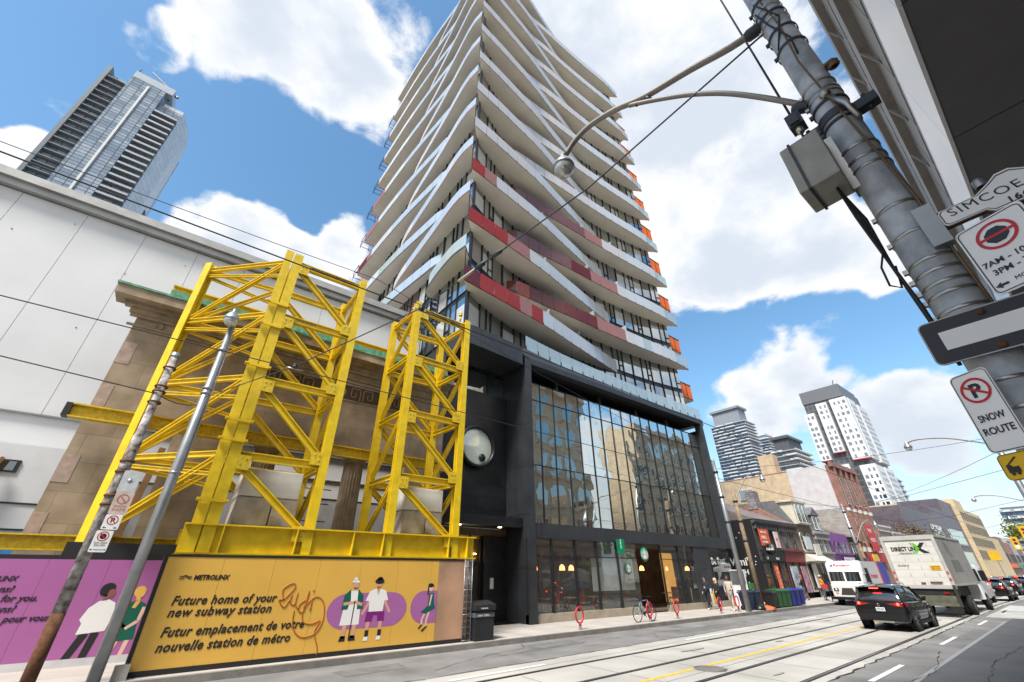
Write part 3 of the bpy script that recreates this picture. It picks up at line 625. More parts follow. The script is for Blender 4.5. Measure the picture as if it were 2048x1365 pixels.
# ---- yellow hoarding
HY = 14.3
yh = mat('printed yellow board', (0.67, 0.39, 0.07), rough=0.45, var=.045, scale=.9)
pk = mat('printed pink board', (0.37, 0.115, 0.31), rough=0.45, var=.045, scale=.9)
vio = mat('print violet', (0.36, 0.12, 0.32), rough=0.5, var=.04)
skin_p = mat('print skin', (0.62, 0.33, 0.22), rough=.5, var=.03); skin_l = mat('print pale skin', (0.72, 0.47, 0.37), rough=.5, var=.03); skin_d = mat('print brown skin', (.22, .09, .07), rough=.5, var=.03)
pgrn = mat('print green', (0.0, .10, .065), rough=.5, var=.04); pwht = mat('print white', (.78, .77, .75), rough=.5, var=.03); pblk = mat('print black', (.012, .012, .014), rough=.5, var=.03)
pplum = mat('print plum', (.19, .01, .16), rough=.5, var=.03); pblond = mat('print blond', (.70, .42, .08), rough=.5, var=.03)
PM = [vio, skin_p, skin_l, skin_d, pgrn, pwht, pblk, pplum, pblond]
hy = thing('yellow_hoarding', 'long yellow printed site hoarding with black lettering and seated figures under the yellow bracing', 'hoarding', (.25, HY, .05))
b = MB()
for i in range(7):
    x0 = .3 + i * 1.22; x1 = min(x0 + 1.214, 7.9)
    if x0 < 7.9: b.box(x0, x1, HY, HY + .03, .26, 2.53)
b.build('board', yh, hy)
b = MB(); b.box(.22, .3, HY - .01, HY + .9, .04, 2.58); b.box(.3, 9.2, HY - .012, HY + .06, 2.53, 2.585); b.box(.3, 9.2, HY - .012, HY + .08, .12, .26); b.build('edge_strip', blackt, hy)
b = MB(); b.box(7.905, 8.95, HY + .004, HY + .03, .26, 2.53); b.build('plywood_end', ply, hy)
e0 = HY - .004
def art(poly, mi, mb, y): mb.face([(x, y, z) for x, z in poly], mi)
def ell(cx, cz, a, bb, n=16, t0=0, t1=6.2832): return [(cx + a * math.cos(t0 + (t1 - t0) * i / n), cz + bb * math.sin(t0 + (t1 - t0) * i / n)) for i in range(n)]
def pill(x0, x1, z0, z1):
    r = (z1 - z0) / 2; c = (z0 + z1) / 2
    return [(x0 + r + r * math.cos(t), c + r * math.sin(t)) for t in [math.pi * (.5 + i / 12) for i in range(13)]] + [(x1 - r + r * math.cos(t), c + r * math.sin(t)) for t in [math.pi * (-.5 + i / 12) for i in range(13)]]
b = MB()
art(pill(4.38, 6.84, .70, 1.82), 0, b, e0)
art([(7.9, .71)] + [(7.9, 1.83)] + [(7.42 + .45 * math.cos(t), 1.27 + .56 * math.sin(t)) for t in [math.pi * (.5 + i / 12) for i in range(13)]], 0, b, e0 - .001)
y = e0 - .002
def limb(pts, w, mi, k=0):
    for (p, q) in zip(pts[:-1], pts[1:]):
        d = Vector((q[0] - p[0], q[1] - p[1])).normalized(); n_ = Vector((-d.y, d.x)) * w / 2
        art([(p[0] + n_.x, p[1] + n_.y), (p[0] - n_.x, p[1] - n_.y), (q[0] - n_.x * .85, q[1] - n_.y * .85), (q[0] + n_.x * .85, q[1] + n_.y * .85)], mi, b, y - .0005 * k)
# older woman with a cane
ox = 5.08
limb([(ox - .12, .95), (ox - .14, .42)], .12, 1); limb([(ox + .16, .95), (ox + .14, .42)], .12, 1)
art([(ox - .2, .5), (ox - .06, .5), (ox - .06, .34), (ox - .24, .34)], 6, b, y); art([(ox + .07, .5), (ox + .21, .5), (ox + .24, .34), (ox + .05, .34)], 6, b, y)
art([(ox - .28, .82), (ox + .28, .82), (ox + .26, 1.35), (ox + .14, 1.9), (ox - .12, 1.9), (ox - .24, 1.3)], 5, b, y - .001)
art([(ox - .3, 1.3), (ox - .27, 1.75), (ox - .1, 1.95), (ox - .06, 1.6), (ox - .12, 1.3)], 4, b, y - .002); art([(ox + .34, 1.3), (ox + .3, 1.75), (ox + .12, 1.95), (ox + .14, 1.6), (ox + .16, 1.3)], 4, b, y - .002)
limb([(ox - .26, 1.48), (ox + .06, 1.52)], .1, 1, 6); limb([(ox + .3, 1.44), (ox + .05, 1.55)], .1, 1, 6)
limb([(ox + .07, 1.56), (ox + .04, .36)], .03, 6, 7)
art(ell(ox + .03, 2.08, .09, .13), 1, b, y - .002); art(ell(ox + .01, 2.16, .12, .1, 10, 0, 3.3), 5, b, y - .003); art(ell(ox, 2.29, .06, .05, 10), 5, b, y - .003); art([(ox - .04, 1.9), (ox + .09, 1.9), (ox + .08, 2.0), (ox - .03, 2.0)], 1, b, y - .002)
# woman in white shirt and plum shorts
ox = 5.83
limb([(ox - .2, .92), (ox - .2, .4)], .11, 1); limb([(ox + .19, .92), (ox + .19, .42)], .11, 1)
for s in (-.2, .19): art([(ox + s - .05, .62), (ox + s + .06, .62), (ox + s + .06, .42), (ox + s - .05, .42)], 6, b, y - .001); art([(ox + s - .06, .42), (ox + s + .06, .42), (ox + s + .06, .3), (ox + s - .08, .3)], 5, b, y - .001)
art([(ox - .3, .88), (ox - .09, .88), (ox - .05, 1.08), (ox + .06, 1.08), (ox + .09, .88), (ox + .3, .88), (ox + .28, 1.2), (ox - .28, 1.2)], 7, b, y - .001)
limb([(ox - .2, 1.6), (ox - .42, 1.12)], .09, 1, 1); limb([(ox + .22, 1.6), (ox + .45, 1.15)], .09, 1, 1)
art([(ox - .22, 1.2), (ox + .22, 1.2), (ox + .24, 1.55), (ox + .36, 1.55), (ox + .25, 1.88), (ox + .08, 1.95), (ox - .08, 1.95), (ox - .25, 1.88), (ox - .36, 1.55), (ox - .24, 1.55)], 5, b, y - .002)
art([(ox - .05, 1.95), (ox + .07, 1.95), (ox + .01, 1.72)], 1, b, y - .003); art([(ox - .05, 1.93), (ox + .05, 1.93), (ox + .05, 2.02), (ox - .04, 2.02)], 1, b, y - .003); art(ell(ox, 2.1, .09, .12), 1, b, y - .003); art(ell(ox + .01, 2.2, .15, .1, 12), 6, b, y - .004); art(ell(ox + .02, 2.29, .09, .06, 10), 6, b, y - .004)
# girl in green
ox = 7.62
limb([(ox - .1, 1.1), (ox - .22, .82), (ox - .2, .62)], .07, 2, 1); limb([(ox + .02, 1.1), (ox - .06, .78), (ox - .04, .6)], .07, 2, 1)
art([(ox - .24, .66), (ox - .16, .68), (ox - .28, .52), (ox - .33, .54)], 6, b, y - .002); art([(ox - .06, .6), (ox + .02, .62), (ox - .16, .42), (ox - .22, .46)], 6, b, y - .002)
art([(ox - .28, 1.08), (ox - .1, 1.02), (ox + .24, 1.2), (ox + .18, 1.4), (ox + .16, 1.75), (ox - .02, 1.75), (ox - .04, 1.3)], 4, b, y - .002); limb([(ox + .08, 1.7), (ox + .02, 1.3)], .06, 2, 5)
art(ell(ox + .04, 1.92, .08, .11), 2, b, y - .003); art(ell(ox + .03, 2.02, .11, .08, 12), 6, b, y - .004); limb([(ox - .05, 2.0), (ox - .07, 1.68)], .05, 6, 7)
b.v = [(x_, y_, .47 + (z_ - .34) * .79) for x_, y_, z_ in b.v]
b.build('printed_figures', PM, hy, fix=False)
rt, up = (1, 0, 0), (0, 0, 1)
text('METROLINX', .145, blackt, hy, (.96, e0, 2.03), rt, up, bold=.006, shear=.12, space=1.04, width=.77)
b = MB()
for dz in (0, .05): b.tube([(.66, e0, 2.05 + dz), (.72, e0, 2.05 + dz), (.78, e0, 2.1 + dz * .6), (.85, e0, 2.06 + dz * .6), (.91, e0, 2.05 + dz)], .010, 6)
b.build('emblem', blackt, hy)
for s, z, w_ in (('Future home of your', 1.50, 2.31), ('new subway station', 1.26, 2.24), ('Futur emplacement de votre', .87, 3.15), ('nouvelle station de métro', .58, 2.87)):
    text(s, .27, blackt, hy, (.67, e0, z), rt, up, bold=.0065, shear=.2, space=1.1, width=w_)
# sprayed tag
graf = mat('spray orange', (0.42, 0.13, 0.01), rough=.6, var=.1)
b = MB()
def sw(pts): b.tube([(x + .19, e0 - .002, z - .2) for x, z in smooth_pl(pts, 4)], .016, 5)
sw([(2.98, 1.72), (2.9, 1.98), (3.12, 2.12), (3.2, 2.02), (2.98, 1.75), (2.85, 1.74), (3.02, 1.56), (3.12, 1.72)])
sw([(3.16, 1.86), (3.16, 1.66), (3.28, 1.62), (3.3, 1.9), (3.3, 1.62), (3.4, 1.5)]); sw([(3.55, 1.7), (3.42, 1.62), (3.42, 1.46), (3.56, 1.46), (3.6, 1.92), (3.55, 1.5)]); sw([(3.72, 1.72), (3.72, 1.46)]); sw([(3.7, 1.92), (3.73, 1.95)])
sw([(3.3, 1.5), (3.36, 1.1), (3.6, .86), (3.95, .9), (4.12, 1.2), (4.06, 1.62), (3.8, 1.78), (3.55, 1.5), (3.6, 1.2), (3.85, 1.14), (4.05, 1.2), (3.95, .95), (4.1, .6), (4.12, .42)])
b.build('sprayed_tag', graf, hy, fix=False)
# ---- pink hoarding, set back
PY = 16.9
ph = thing('pink_hoarding', 'pink printed site hoarding with two standing figures below a black strip, behind the rusty pole', 'hoarding', (-3, PY, .05))
b = MB()
for i in range(7): b.box(-8.2 + i * 1.22, -8.2 + i * 1.22 + 1.214, PY, PY + .03, .32, 2.5)
b.build('board', pk, ph)
b = MB(); b.box(-8.2, .36, PY - .01, PY + .03, .05, .315); b.build('white_base_strip', mat('base strip', (.55, .54, .55), rough=.6), ph)
b = MB(); b.box(-1.95, 2.0, PY + .04, PY + .1, 2.42, 2.92); b.box(-8.2, -1.95, PY + .04, PY + .1, 2.42, 2.6); b.build('black_top_strip', blackt, ph)
e1 = PY - .004; b = MB(); y = e1 - .001
ox = -.84   # man in white, seen from behind
limb([(ox - .1, 1.05), (ox - .4, .3)], .24, 6); limb([(ox + .18, 1.05), (ox + .06, .3)], .24, 6)
art([(ox - .55, .22), (ox - .34, .32), (ox - .3, .22)], 4, b, y - .002); art([(ox - .08, .24), (ox + .1, .34), (ox + .14, .24)], 4, b, y - .002)
art([(ox - .34, 1.02), (ox + .42, 1.08), (ox + .5, 1.5), (ox + .42, 1.82), (ox + .2, 1.92), (ox - .06, 1.88), (ox - .28, 1.7), (ox - .4, 1.4), (ox - .3, 1.3)], 5, b, y - .001)
art([(ox + .02, 1.88), (ox + .16, 1.9), (ox + .16, 2.05), (ox + .02, 2.05)], 3, b, y - .002); art(ell(ox + .06, 2.17, .2, .17), 6, b, y - .002); art(ell(ox + .2, 2.08, .11, .13), 3, b, y - .0035)
for i in range(9): art(ell(ox + .06 + .17 * math.cos(.7 + i * .4), 2.18 + .14 * math.sin(.7 + i * .4), .06, .06, 9), 6, b, y - .0038 - .0002 * i)
ox = -.02    # woman in green
limb([(ox - .1, .8), (ox - .22, .26)], .1, 2); limb([(ox + .12, .8), (ox + .06, .26)], .1, 2)
art([(ox - .3, .24), (ox - .18, .3), (ox - .16, .22)], 6, b, y - .001); art([(ox, .24), (ox + .1, .3), (ox + .12, .22)], 6, b, y - .001)
art([(ox - .28, .76), (ox + .24, .82), (ox + .2, 1.2), (ox + .26, 1.75), (ox + .1, 1.85), (ox - .18, 1.82), (ox - .22, 1.3)], 4, b, y - .001)
limb([(ox - .2, 1.72), (ox - .2, 1.3), (ox + .02, 1.1)], .09, 2, 2); limb([(ox + .24, 1.68), (ox + .2, 1.3), (ox - .02, 1.1)], .09, 2, 3)
art(ell(ox + .05, 2.08, .1, .14), 2, b, y - .003); art(ell(ox + .02, 2.12, .13, .16), 8, b, y - .004); limb([(ox, 2.05), (ox + .06, 1.85), (ox, 1.66)], .1, 8, 9)
b.v = [(-.74 + (x_ + .84) * .72 if x_ < -.33 and len(b.v) else x_, y_, .14 + (z_ - .22) * .84) for x_, y_, z_ in b.v]
b.build('printed_figures', PM, ph, fix=False)
for s, xe, z, sz in (('METROLINX', -2.53, 2.02, .15), ('Questions?', -2.5, 1.78, .2), ("We're here for you.", -1.99, 1.58, .2), ('Des questions?', -2.3, 1.36, .2), ('Nous sommes là pour vous.', -1.56, 1.15, .2), ('metrolinx.com/ontarioline', -2.42, .9, .1)):
    text(s, sz, blackt, ph, (xe, e1, z), rt, up, align='RIGHT', bold=.004, shear=.2)
# welded mesh column at the hoarding's end
mc = thing('wire_mesh_column', 'tall galvanised wire frame tied to the plywood end of the yellow hoarding', 'wire frame', (9.1, 14.2, .05))
galv = mat('galvanised wire', (.36, .37, .37), rough=.4, metal=.8)
b = MB()
for (x, y_) in ((8.9, 14.22), (9.22, 14.22), (8.9, 14.5), (9.22, 14.5)): b.tube([(x, y_, .05), (x, y_, 2.6)], .012, 6)
b.build('upright_wires', galv, mc)
b = MB()
for i in range(14):
    z = .2 + i * .18; w_ = .011 if i % 4 == 0 else .004
    b.tube([(8.9, 14.22, z), (9.22, 14.22, z)], w_, 5); b.tube([(9.22, 14.22, z), (9.22, 14.5, z)], w_, 5)
for i in range(1, 6): b.tube([(8.9 + i * .053, 14.22, .1), (8.9 + i * .053, 14.22, 2.58)], .004, 4)
b.build('mesh_wires', galv, mc)
b = MB(); b.box(8.93, 9.2, 14.45, 14.48, .1, 2.55); b.build('backing_board', ply, mc)
# ---- yellow retention frames
LV = [3.0, 5.25, 7.72, 10.17, 12.55]
def brace_tower(root, FL, FR, BL, BR, top, extra=None):
    legs = {'a': FL, 'b': FR, 'c': BL, 'd': BR}
    for n_, (x, y_) in legs.items():
        w = .27 if n_ != 'a' or extra is None else .3
        mb = MB(); mb.ibeam((x, y_, 2.6), (x, y_, top), w, .27, up=(0, 1, 0), t=.04); mb.build('leg', yel, root)
    def face(p, q, flip, w=.17, h=.24):
        for i, z in enumerate(LV):
            if i == 0: continue
            mb = MB(); mb.ibeam((*p, z), (*q, z), w, h, t=.03); mb.build('chord', yel, root)
        for z0, z1 in zip(LV[:-1], LV[1:]):
            a, c = (p, q) if not flip else (q, p)
            mb = MB(); mb.ibeam((*a, z1 - .2), (*c, z0 + .2), w * .9, h * .85, t=.03); mb.build('diagonal', yel, root)
            if p[1] < 15 and q[1] < 15:
                for (s, zc, sg) in ((a, z1 - .2, 1), (c, z0 + .2, -1)):
                    mb = MB(); mb.box(s[0] - .02 if sg > 0 else s[0] - .34, s[0] + .34 if sg > 0 else s[0] + .02, 14.66, 14.685, zc - .22, zc + .2)
                    for (bx0, bz0) in ((.08, .1), (.22, .1), (.08, -.06)): mb.lathe((s[0] + sg * bx0, 14.66, zc + bz0), (0, -1, 0), [(.022, 0), (.022, .018), (0, .018)], 6)
                    mb.build('gusset_plate', yel2, root)
    def ins(p, q, d=.13):
        v = Vector((q[0] - p[0], q[1] - p[1])).normalized() * d; return (p[0] + v.x, p[1] + v.y), (q[0] - v.x, q[1] - v.y)
    face(*ins(FL, FR), False); face(*ins(BL, BR), False); face(*ins(FR, BR), False, .15, .2); face(*ins(FL, BL), False, .15, .2)
    return ins, face
t1 = thing('bracing_tower', 'large yellow steel bracing tower with a splayed side frame, over the yellow hoarding', 'bracing frame', (2, 15, 2.6), 'yellow steel bracing towers')
ins, face = brace_tower(t1, (.98, 14.8), (3.54, 14.8), (.8, 17.1), (3.5, 17.1), 12.95, extra=1)
OL = (-1.65, 17.3)
mb = MB(); mb.ibeam((*OL, 2.7), (*OL, 12.85), .28, .28, up=(.7, .7, 0), t=.04); mb.build('leg', yel, t1)
mb = MB(); mb.ibeam((.66, 14.82, 2.6), (.66, 14.82, 13.0), .26, .24, up=(0, 1, 0), t=.04); mb.build('leg', yel, t1)
for z0, z1 in zip(LV[:-1], LV[1:]):
    for (p, q, w) in ((( .58, 14.98), (-1.55, 17.2), .13), ((.66, 17.15), (-1.5, 17.32), .13)):
        mb = MB(); mb.ibeam((*p, z1), (*q, z1), w, .17, t=.025); mb.build('chord', yel, t1)
        mb = MB(); mb.ibeam((*p, z1 - .12), (*q, z0 + .12), w, .15, t=.025); mb.build('diagonal', yel, t1)
        mb = MB(); mb.ibeam((*q, (z0 + z1) / 2 + .9), (*p, (z0 + z1) / 2 + .55), w * .8, .11, t=.02); mb.build('tie', yel, t1)
for z in (3.9, 5.6, 6.2, 8.05, 10.5, 9.6):
    mb = MB(); mb.box(.44, 1.2, 14.58, 14.645, z, z + .09); mb.box(.44, .53, 14.53, 14.58, z + .02, z + .07); mb.box(1.11, 1.2, 14.53, 14.58, z + .02, z + .07); mb.build('coupling_plate', yel, t1)
text('McCULLOCH MOVERS.CA', .17, blackt, t1, (1.5, 14.655, 12.46), (1, 0, 0), (0, 0, 1), bold=.006, width=1.7)
text('Facade Retention', .1, blackt, t1, (1.5, 14.655, 10.13), (1, 0, 0), (0, 0, 1), bold=.002)
t2 = thing('bracing_tower', 'narrower square yellow steel bracing tower standing against the black podium', 'bracing frame', (7.4, 15, 2.6), 'yellow steel bracing towers')
brace_tower(t2, (6.1, 14.8), (8.7, 14.8), (5.98, 17.05), (8.5, 16.95), 12.9)
text('McCULLOCHMOVERS.CA', .17, blackt, t2, (6.45, 14.655, 12.46), (1, 0, 0), (0, 0, 1), bold=.006, width=1.8)
text('Facade Retention', .1, blackt, t2, (6.6, 14.655, 10.13), (1, 0, 0), (0, 0, 1), bold=.002)
def one_beam(name, label, p, q, w, h, t=.04, m_=None, stiff=()):
    r = thing(name, label, 'steel beam', tuple((Vector(p) + Vector(q)) / 2), 'yellow beams of the bracing')
    mb = MB(); mb.ibeam(p, q, w, h, t=t); mb.build('beam', m_ or yel, r)
    for x in stiff:
        mb = MB(); mb.box(x - .015, x + .015, p[1] - w / 2, p[1] + w / 2, p[2] - h / 2 + t, p[2] + h / 2 - t); mb.build('stiffener', yel, r)
    return r
one_beam('base_beam', 'deep yellow base beam with plain end, directly above the yellow hoarding', (.4, 14.78, 2.98), (9.58, 14.78, 2.98), .4, .74, stiff=(1.3, 3.2, 4.9, 5.9, 8.4, 9.2))
one_beam('base_beam', 'rear yellow base beam under the back legs of the bracing', (.4, 17.0, 2.98), (9.3, 17.0, 2.98), .4, .7)
one_beam('facade_beam', 'yellow waling beam with a black end, clamped across the stone pier at mid height', (-3.35, 17.72, 6.53), (9.6, 17.72, 6.53), .3, .42, m_=yel2)
one_beam('facade_beam', 'scuffed yellow beam at the foot of the stone pier, just over the pink hoarding', (-6.5, 17.72, 2.92), (.5, 17.72, 2.92), .3, .4, m_=yel2)
one_beam('roof_beam', 'yellow beam lying along the top of the green copper cornice', (-2.6, 18.7, 12.05), (9.7, 18.7, 12.05), .3, .3)
bk_ = MB(); bk_.box(-3.5, -3.35, 17.58, 17.87, 6.32, 6.74); o = bk_.build('beam_end_cap', blackt); tag(o, 'small black cap on the outer end of the mid-height facade beam', 'end cap')
# ---- concrete counterweight blocks
cblk = mat('cast concrete block', (.36, .33, .29), rough=.9, var=.22, scale=3, bump=.35); cwht = mat('white painted block', (.62, .61, .58), rough=.8, var=.08, scale=3)
for (x0, x1, where) in ((1.45, 3.15, 'left bracing tower'), (6.75, 8.35, 'right bracing tower')):
    for j, (za, zb, xa, xb, mm, lab) in enumerate(((3.38, 4.18, x0, (x0 + x1) / 2 + .1, cblk, 'bare grey concrete block, bottom left in the stack inside the '), (3.38, 4.18, (x0 + x1) / 2 + .11, x1, cblk, 'bare grey concrete block, bottom right in the stack inside the '), (4.2, 5.0, x0 - .02, x1 - .02, cwht, 'white painted concrete block on top of the stack inside the '))):
        mb = MB(); mb.box(xa + .01, xb - .01, 15.15, 16.7, za, zb); o = mb.build('counterweight_block', mm); tag(o, lab + where, 'concrete block', 'counterweight blocks on the bracing')
        bv = o.modifiers.new('b', 'BEVEL'); bv.width = .03; bv.segments = 2
# ---- old bank front
stone = brick('sandstone ashlar', (.27, .21, .145), (.33, .26, .185), (.20, .155, .105), w=1.15, h=.86, gap=.008, rough=.9, bump=.2, var=.38)
stone2 = mat('carved sandstone', (.30, .235, .165), rough=.9, var=.28, scale=2.5, bump=.4)
pinkst = mat('pale pink stone patch', (.36, .27, .225), rough=.9, var=.2, scale=5)
copper = mat('verdigris copper', (.09, .26, .16), rough=.8, var=.4, scale=6, tint=(.17, .40, .27))
bank = thing('bank_facade', 'propped brown sandstone bank front with green copper cornice and Greek key frieze', 'stone facade', (3.5, 18.3, 0))
b = MB()
b.box(-3.1, -1.78, 18.3, 19.2, 0, 10.62); b.build('pier', stone, bank)
b = MB(); b.box(-.72, 1.15, 18.3, 19.2, 0, 6.9); b.build('pier', stone, bank)
b = MB(); b.box(7.9, 9.78, 18.3, 19.2, 0, 6.9); b.build('pier', stone, bank)
b = MB(); b.box(-1.78, 9.78, 18.3, 19.2, 6.9, 10.62); b.build('entablature', stone, bank)
for i, z in enumerate((2.9, 4.55, 6.9, 8.5)): b = MB(); b.box(-3.105, -2.78 + .06 * (i % 2), 18.29, 18.6, z, z + .82); b.build('stone_patch', pinkst, bank)
b = MB()
for (y0, z0, z1) in ((18.22, 9.95, 10.02), (18.2, 10.3, 10.42), (18.14, 10.42, 10.62), (17.95, 10.62, 10.75)): b.box(-3.2 - (18.3 - y0), 9.78, y0, 18.3, z0, z1)
b.build('moulding', stone2, bank)
b = MB(); b.box(-3.85, 9.78, 17.55, 18.4, 10.75, 11.1); b.box(-2.5, 9.75, 18.35, 18.9, 11.1, 11.8); cor = b.build('cornice', stone2, bank)
b = MB(); b.box(-3.9, 9.78, 17.5, 17.7, 11.1, 11.18); b.box(-3.9, 9.78, 17.7, 18.36, 11.1, 11.14); b.box(-2.55, 9.75, 18.3, 18.36, 11.55, 11.83); b.build('copper_flashing', copper, cor)
for i in range(8):
    x = -2.4 + i * 1.68; b = MB(); b.lathe((x, 18.3, 10.16), (0, -1, 0), [(.14, 0), (.14, .05), (.1, .055), (.08, .03), (0, .035)], 18); b.build('roundel', stone2, bank)
# Greek key band with rosettes
b = MB(); gk = []
def key(x, z, s, fl):
    u = s / 5
    P_ = [((0, 0), (0, 5)), ((0, 5), (4, 5)), ((4, 5), (4, 1)), ((4, 1), (2, 1)), ((2, 1), (2, 3))]
    for (p, q) in P_:
        p = (p[0] if not fl else 5 - p[0], p[1]); q = (q[0] if not fl else 5 - q[0], q[1])
        x0, x1 = sorted((p[0], q[0])); z0, z1 = sorted((p[1], q[1])); b.box(x + x0 * u - .02, x + x1 * u + .02, 18.255, 18.305, z + z0 * u - .02, z + z1 * u + .02)
x = 1.5; i = 0
while x < 7.6:
    if i % 5 == 4:
        b.lathe((x + .28, 18.3, 9.3), (0, -1, 0), [(.26, 0), (.26, .05), (.2, .05), (.18, .02), (.08, .02), (.07, .05), (0, .06)], 18); x += .66
    else: key(x, 9.05, .52, i % 2); x += .66
    i += 1
b.box(1.4, 7.7, 18.25, 18.302, 8.93, 8.98); b.box(1.4, 7.7, 18.25, 18.302, 9.64, 9.69); b.build('greek_key_band', stone2, bank)
b = MB(); b.box(1.42, 7.68, 18.296, 18.304, 8.98, 9.64); b.build('band_ground', mat('band ground', (.10, .07, .045), rough=.9), bank)
for cx in (2.3, 5.75):
    prof = []; b = MB(); n = 40; base = []
    for z, r in ((.2, .47), (6.3, .40)):
        base.append([(cx + (r - (.035 if i % 2 else 0)) * math.cos(6.2832 * i / n), 18.75 + (r - (.035 if i % 2 else 0)) * math.sin(6.2832 * i / n), z) for i in range(n)])
    for i in range(n): b.face([base[0][i], base[0][(i + 1) % n], base[1][(i + 1) % n], base[1][i]])
    co = b.build('column', stone2, bank)
    b = MB(); b.lathe((cx, 18.75, 6.3), (0, 0, 1), [(.40, 0), (.44, .06), (.42, .1), (.55, .28), (.56, .32)], 24); b.box(cx - .62, cx + .62, 18.2, 19.2, 6.62, 6.9); b.build('capital', stone2, co)
# black plastic debris netting and stores behind the openings
b = MB(); b.box(-9, 9.6, 20.8, 21.0, .2, 2.6); o = b.build('site_fence', mat('dark site fence', (.03, .03, .032), rough=.8)); tag(o, 'low dark screen fence behind the stone columns', 'fence')
sc = thing('scaffold', 'thin grey tube scaffold standing behind the fluted column', 'scaffold', (4, 20, 2.6))
for x in (3.2, 4.3, 5.0):
    b = MB(); b.tube([(x, 20.2, .2), (x, 20.2, 6.0)], .03, 6); b.build('standard', galv, sc)
for z in (3.4, 4.1, 4.8, 5.4):
    b = MB(); b.tube([(2.6, 20.2, z), (5.4, 20.2, z)], .025, 6); b.build('ledger', galv, sc)
# ---- clad building behind
clad = mat('white insulated cladding', (.62, .625, .63), rough=.55, var=.06, scale=.5)
wb_ = thing('clad_building', 'large windowless white clad building with a grey gutter, behind the old bank front', 'building', (-10, 22, 0))
b = MB()
for i in range(26):
    x1 = 9.5 - i * 2.05; b.box(x1 - 2.035, x1, 22, 22.3, 7.25, 16.15)
b.box(-44, 9.5, 22.02, 22.3, 5.3, 7.22); b.build('wall_panel', clad, wb_)
b = MB(); b.box(-44, 9.5, 22.05, 40, .2, 16.1); b.build('body', mat('seam shadow gap', (.30, .30, .30), rough=.8), wb_)
b = MB(); b.box(-44, 9.6, 21.75, 22.3, 16.2, 16.5); b.box(-44, 9.6, 21.6, 22.3, 16.5, 16.7); b.box(-44, 9.6, 21.7, 22.3, 16.72, 16.95); b.build('gutter', mat('grey gutter metal', (.36, .36, .35), rough=.45, metal=.3), wb_)
b = MB(); b.box(-44, 9.4, 21.9, 22.1, 7.2, 7.26); b.box(-44, 9.4, 21.95, 22.1, 6.1, 6.14); b.build('seam_trim', mat('seam trim', (.2, .2, .2)), wb_)
b = MB()
rnd = random.Random(3)
for i in range(36):
    x, z = rnd.uniform(-20, 9), rnd.uniform(7.6, 16); b.box(x, x + .035, 21.985, 21.999, z, z + .035)
b.build('fixing_holes', blackt, wb_)
cabn = thing('site_cabin', 'white site cabin with a dark slot window behind the stone pier', 'cabin', (-5, 21, 0))
b = MB(); b.box(-14, -2.8, 20.6, 21.7, .2, 5.9); b.build('body', mat('cabin white', (.6, .61, .62), rough=.5, var=.05), cabn)
b = MB(); b.box(-5.6, -4.35, 20.55, 20.62, 5.02, 5.4); b.build('window', dkmet, cabn); b = MB(); b.box(-5.52, -4.43, 20.54, 20.56, 5.07, 5.35); b.build('pane', tg_c, cabn)
b = MB()
for z in (3.0, 3.35, 4.1): b.box(-14, -2.8, 20.57, 20.6, z, z + .05)
b.build('panel_trim', dkmet, cabn)
b = MB(); b.box(-14, -2.8, 20.3, 20.55, 2.55, 2.95); o = b.build('tarpaulin', mat('blue tarp', (.03, .18, .42), rough=.6)); tag(o, 'blue tarpaulin strip low in front of the white cabin', 'tarpaulin')
for (x0, x1, lab) in ((-4.75, -5.35, 'raw timber prop leaning before the white cabin, left of the stone pier'), (-.95, -1.25, 'brown timber prop in the narrow gap right of the stone pier')):
    b = MB(); b.bar((x0, 20.3, 5.4 if x0 < -2 else 6.3), (x1, 20.0, 2.2), .2, .1); o = b.build('timber_prop', mat('raw timber', (.42, .24, .11), rough=.8, var=.2)); tag(o, lab, 'timber prop')
# ---- poles on the far kerb
galvp = mat('galvanised pole', (.33, .345, .36), rough=.38, metal=.65, var=.15, scale=3)
rust = mat('rusty flaking paint', (.075, .028, .014), rough=.9, var=.3, scale=7, tint=(.52, .50, .49), bump=.6)
rust2 = mat('rust', (.11, .045, .018), rough=.9, var=.5, scale=9, bump=.5)
rp_ = thing('rusty_pole', 'old rusty flaking steel pole carrying parking signs in front of the pink hoarding', 'pole', (-1.22, 13.95, 0))
b = MB(); b.tube([(-1.22, 13.95, 0), (-1.22, 13.95, 1.45)], .122, 14); b.build('lower_shaft', rust2, rp_)
b = MB(); b.tube([(-1.22, 13.95, 1.45), (-1.22, 13.95, 5.2), (-1.22, 13.95, 5.25), (-1.22, 13.95, 7.55)], [.12, .115, .095, .09], 14); b.build('upper_shaft', rust, rp_)
b = MB(); b.lathe((-1.22, 13.95, 7.55), (0, 0, 1), [(.11, -.06), (.11, .05), (0, .06)], 14); b.build('cap', galvp, rp_)
for z in (3.55, 3.75, 4.3, 4.55, 6.1, 6.4, 6.55, 7.1):
    b = MB(); b.lathe((-1.22, 13.95, z), (0, 0, 1), [(.135, 0), (.15, .01), (.15, .05), (.135, .06)], 14); b.build('clamp_band', rust2, rp_)
swh = mat('sign sheet white', (.86, .86, .84), rough=.45, var=.05); sred = mat('sign red', (.55, .012, .03), rough=.45, var=.04); sblk = mat('sign black', (.015, .016, .022), rough=.45, var=.04); faded = mat('faded sign red', (.45, .14, .09), rough=.6, var=.3, scale=8)
class Frame:
    """a flat sign's own axes: o = centre of the face, r = right, u = up"""
    def __init__(s, o, r, u): s.o = Vector(o); s.r = Vector(r).normalized(); s.u = Vector(u).normalized(); s.n = s.r.cross(s.u)
    def p(s, x, z, d=0.0): return s.o + s.r * x + s.u * z + s.n * d
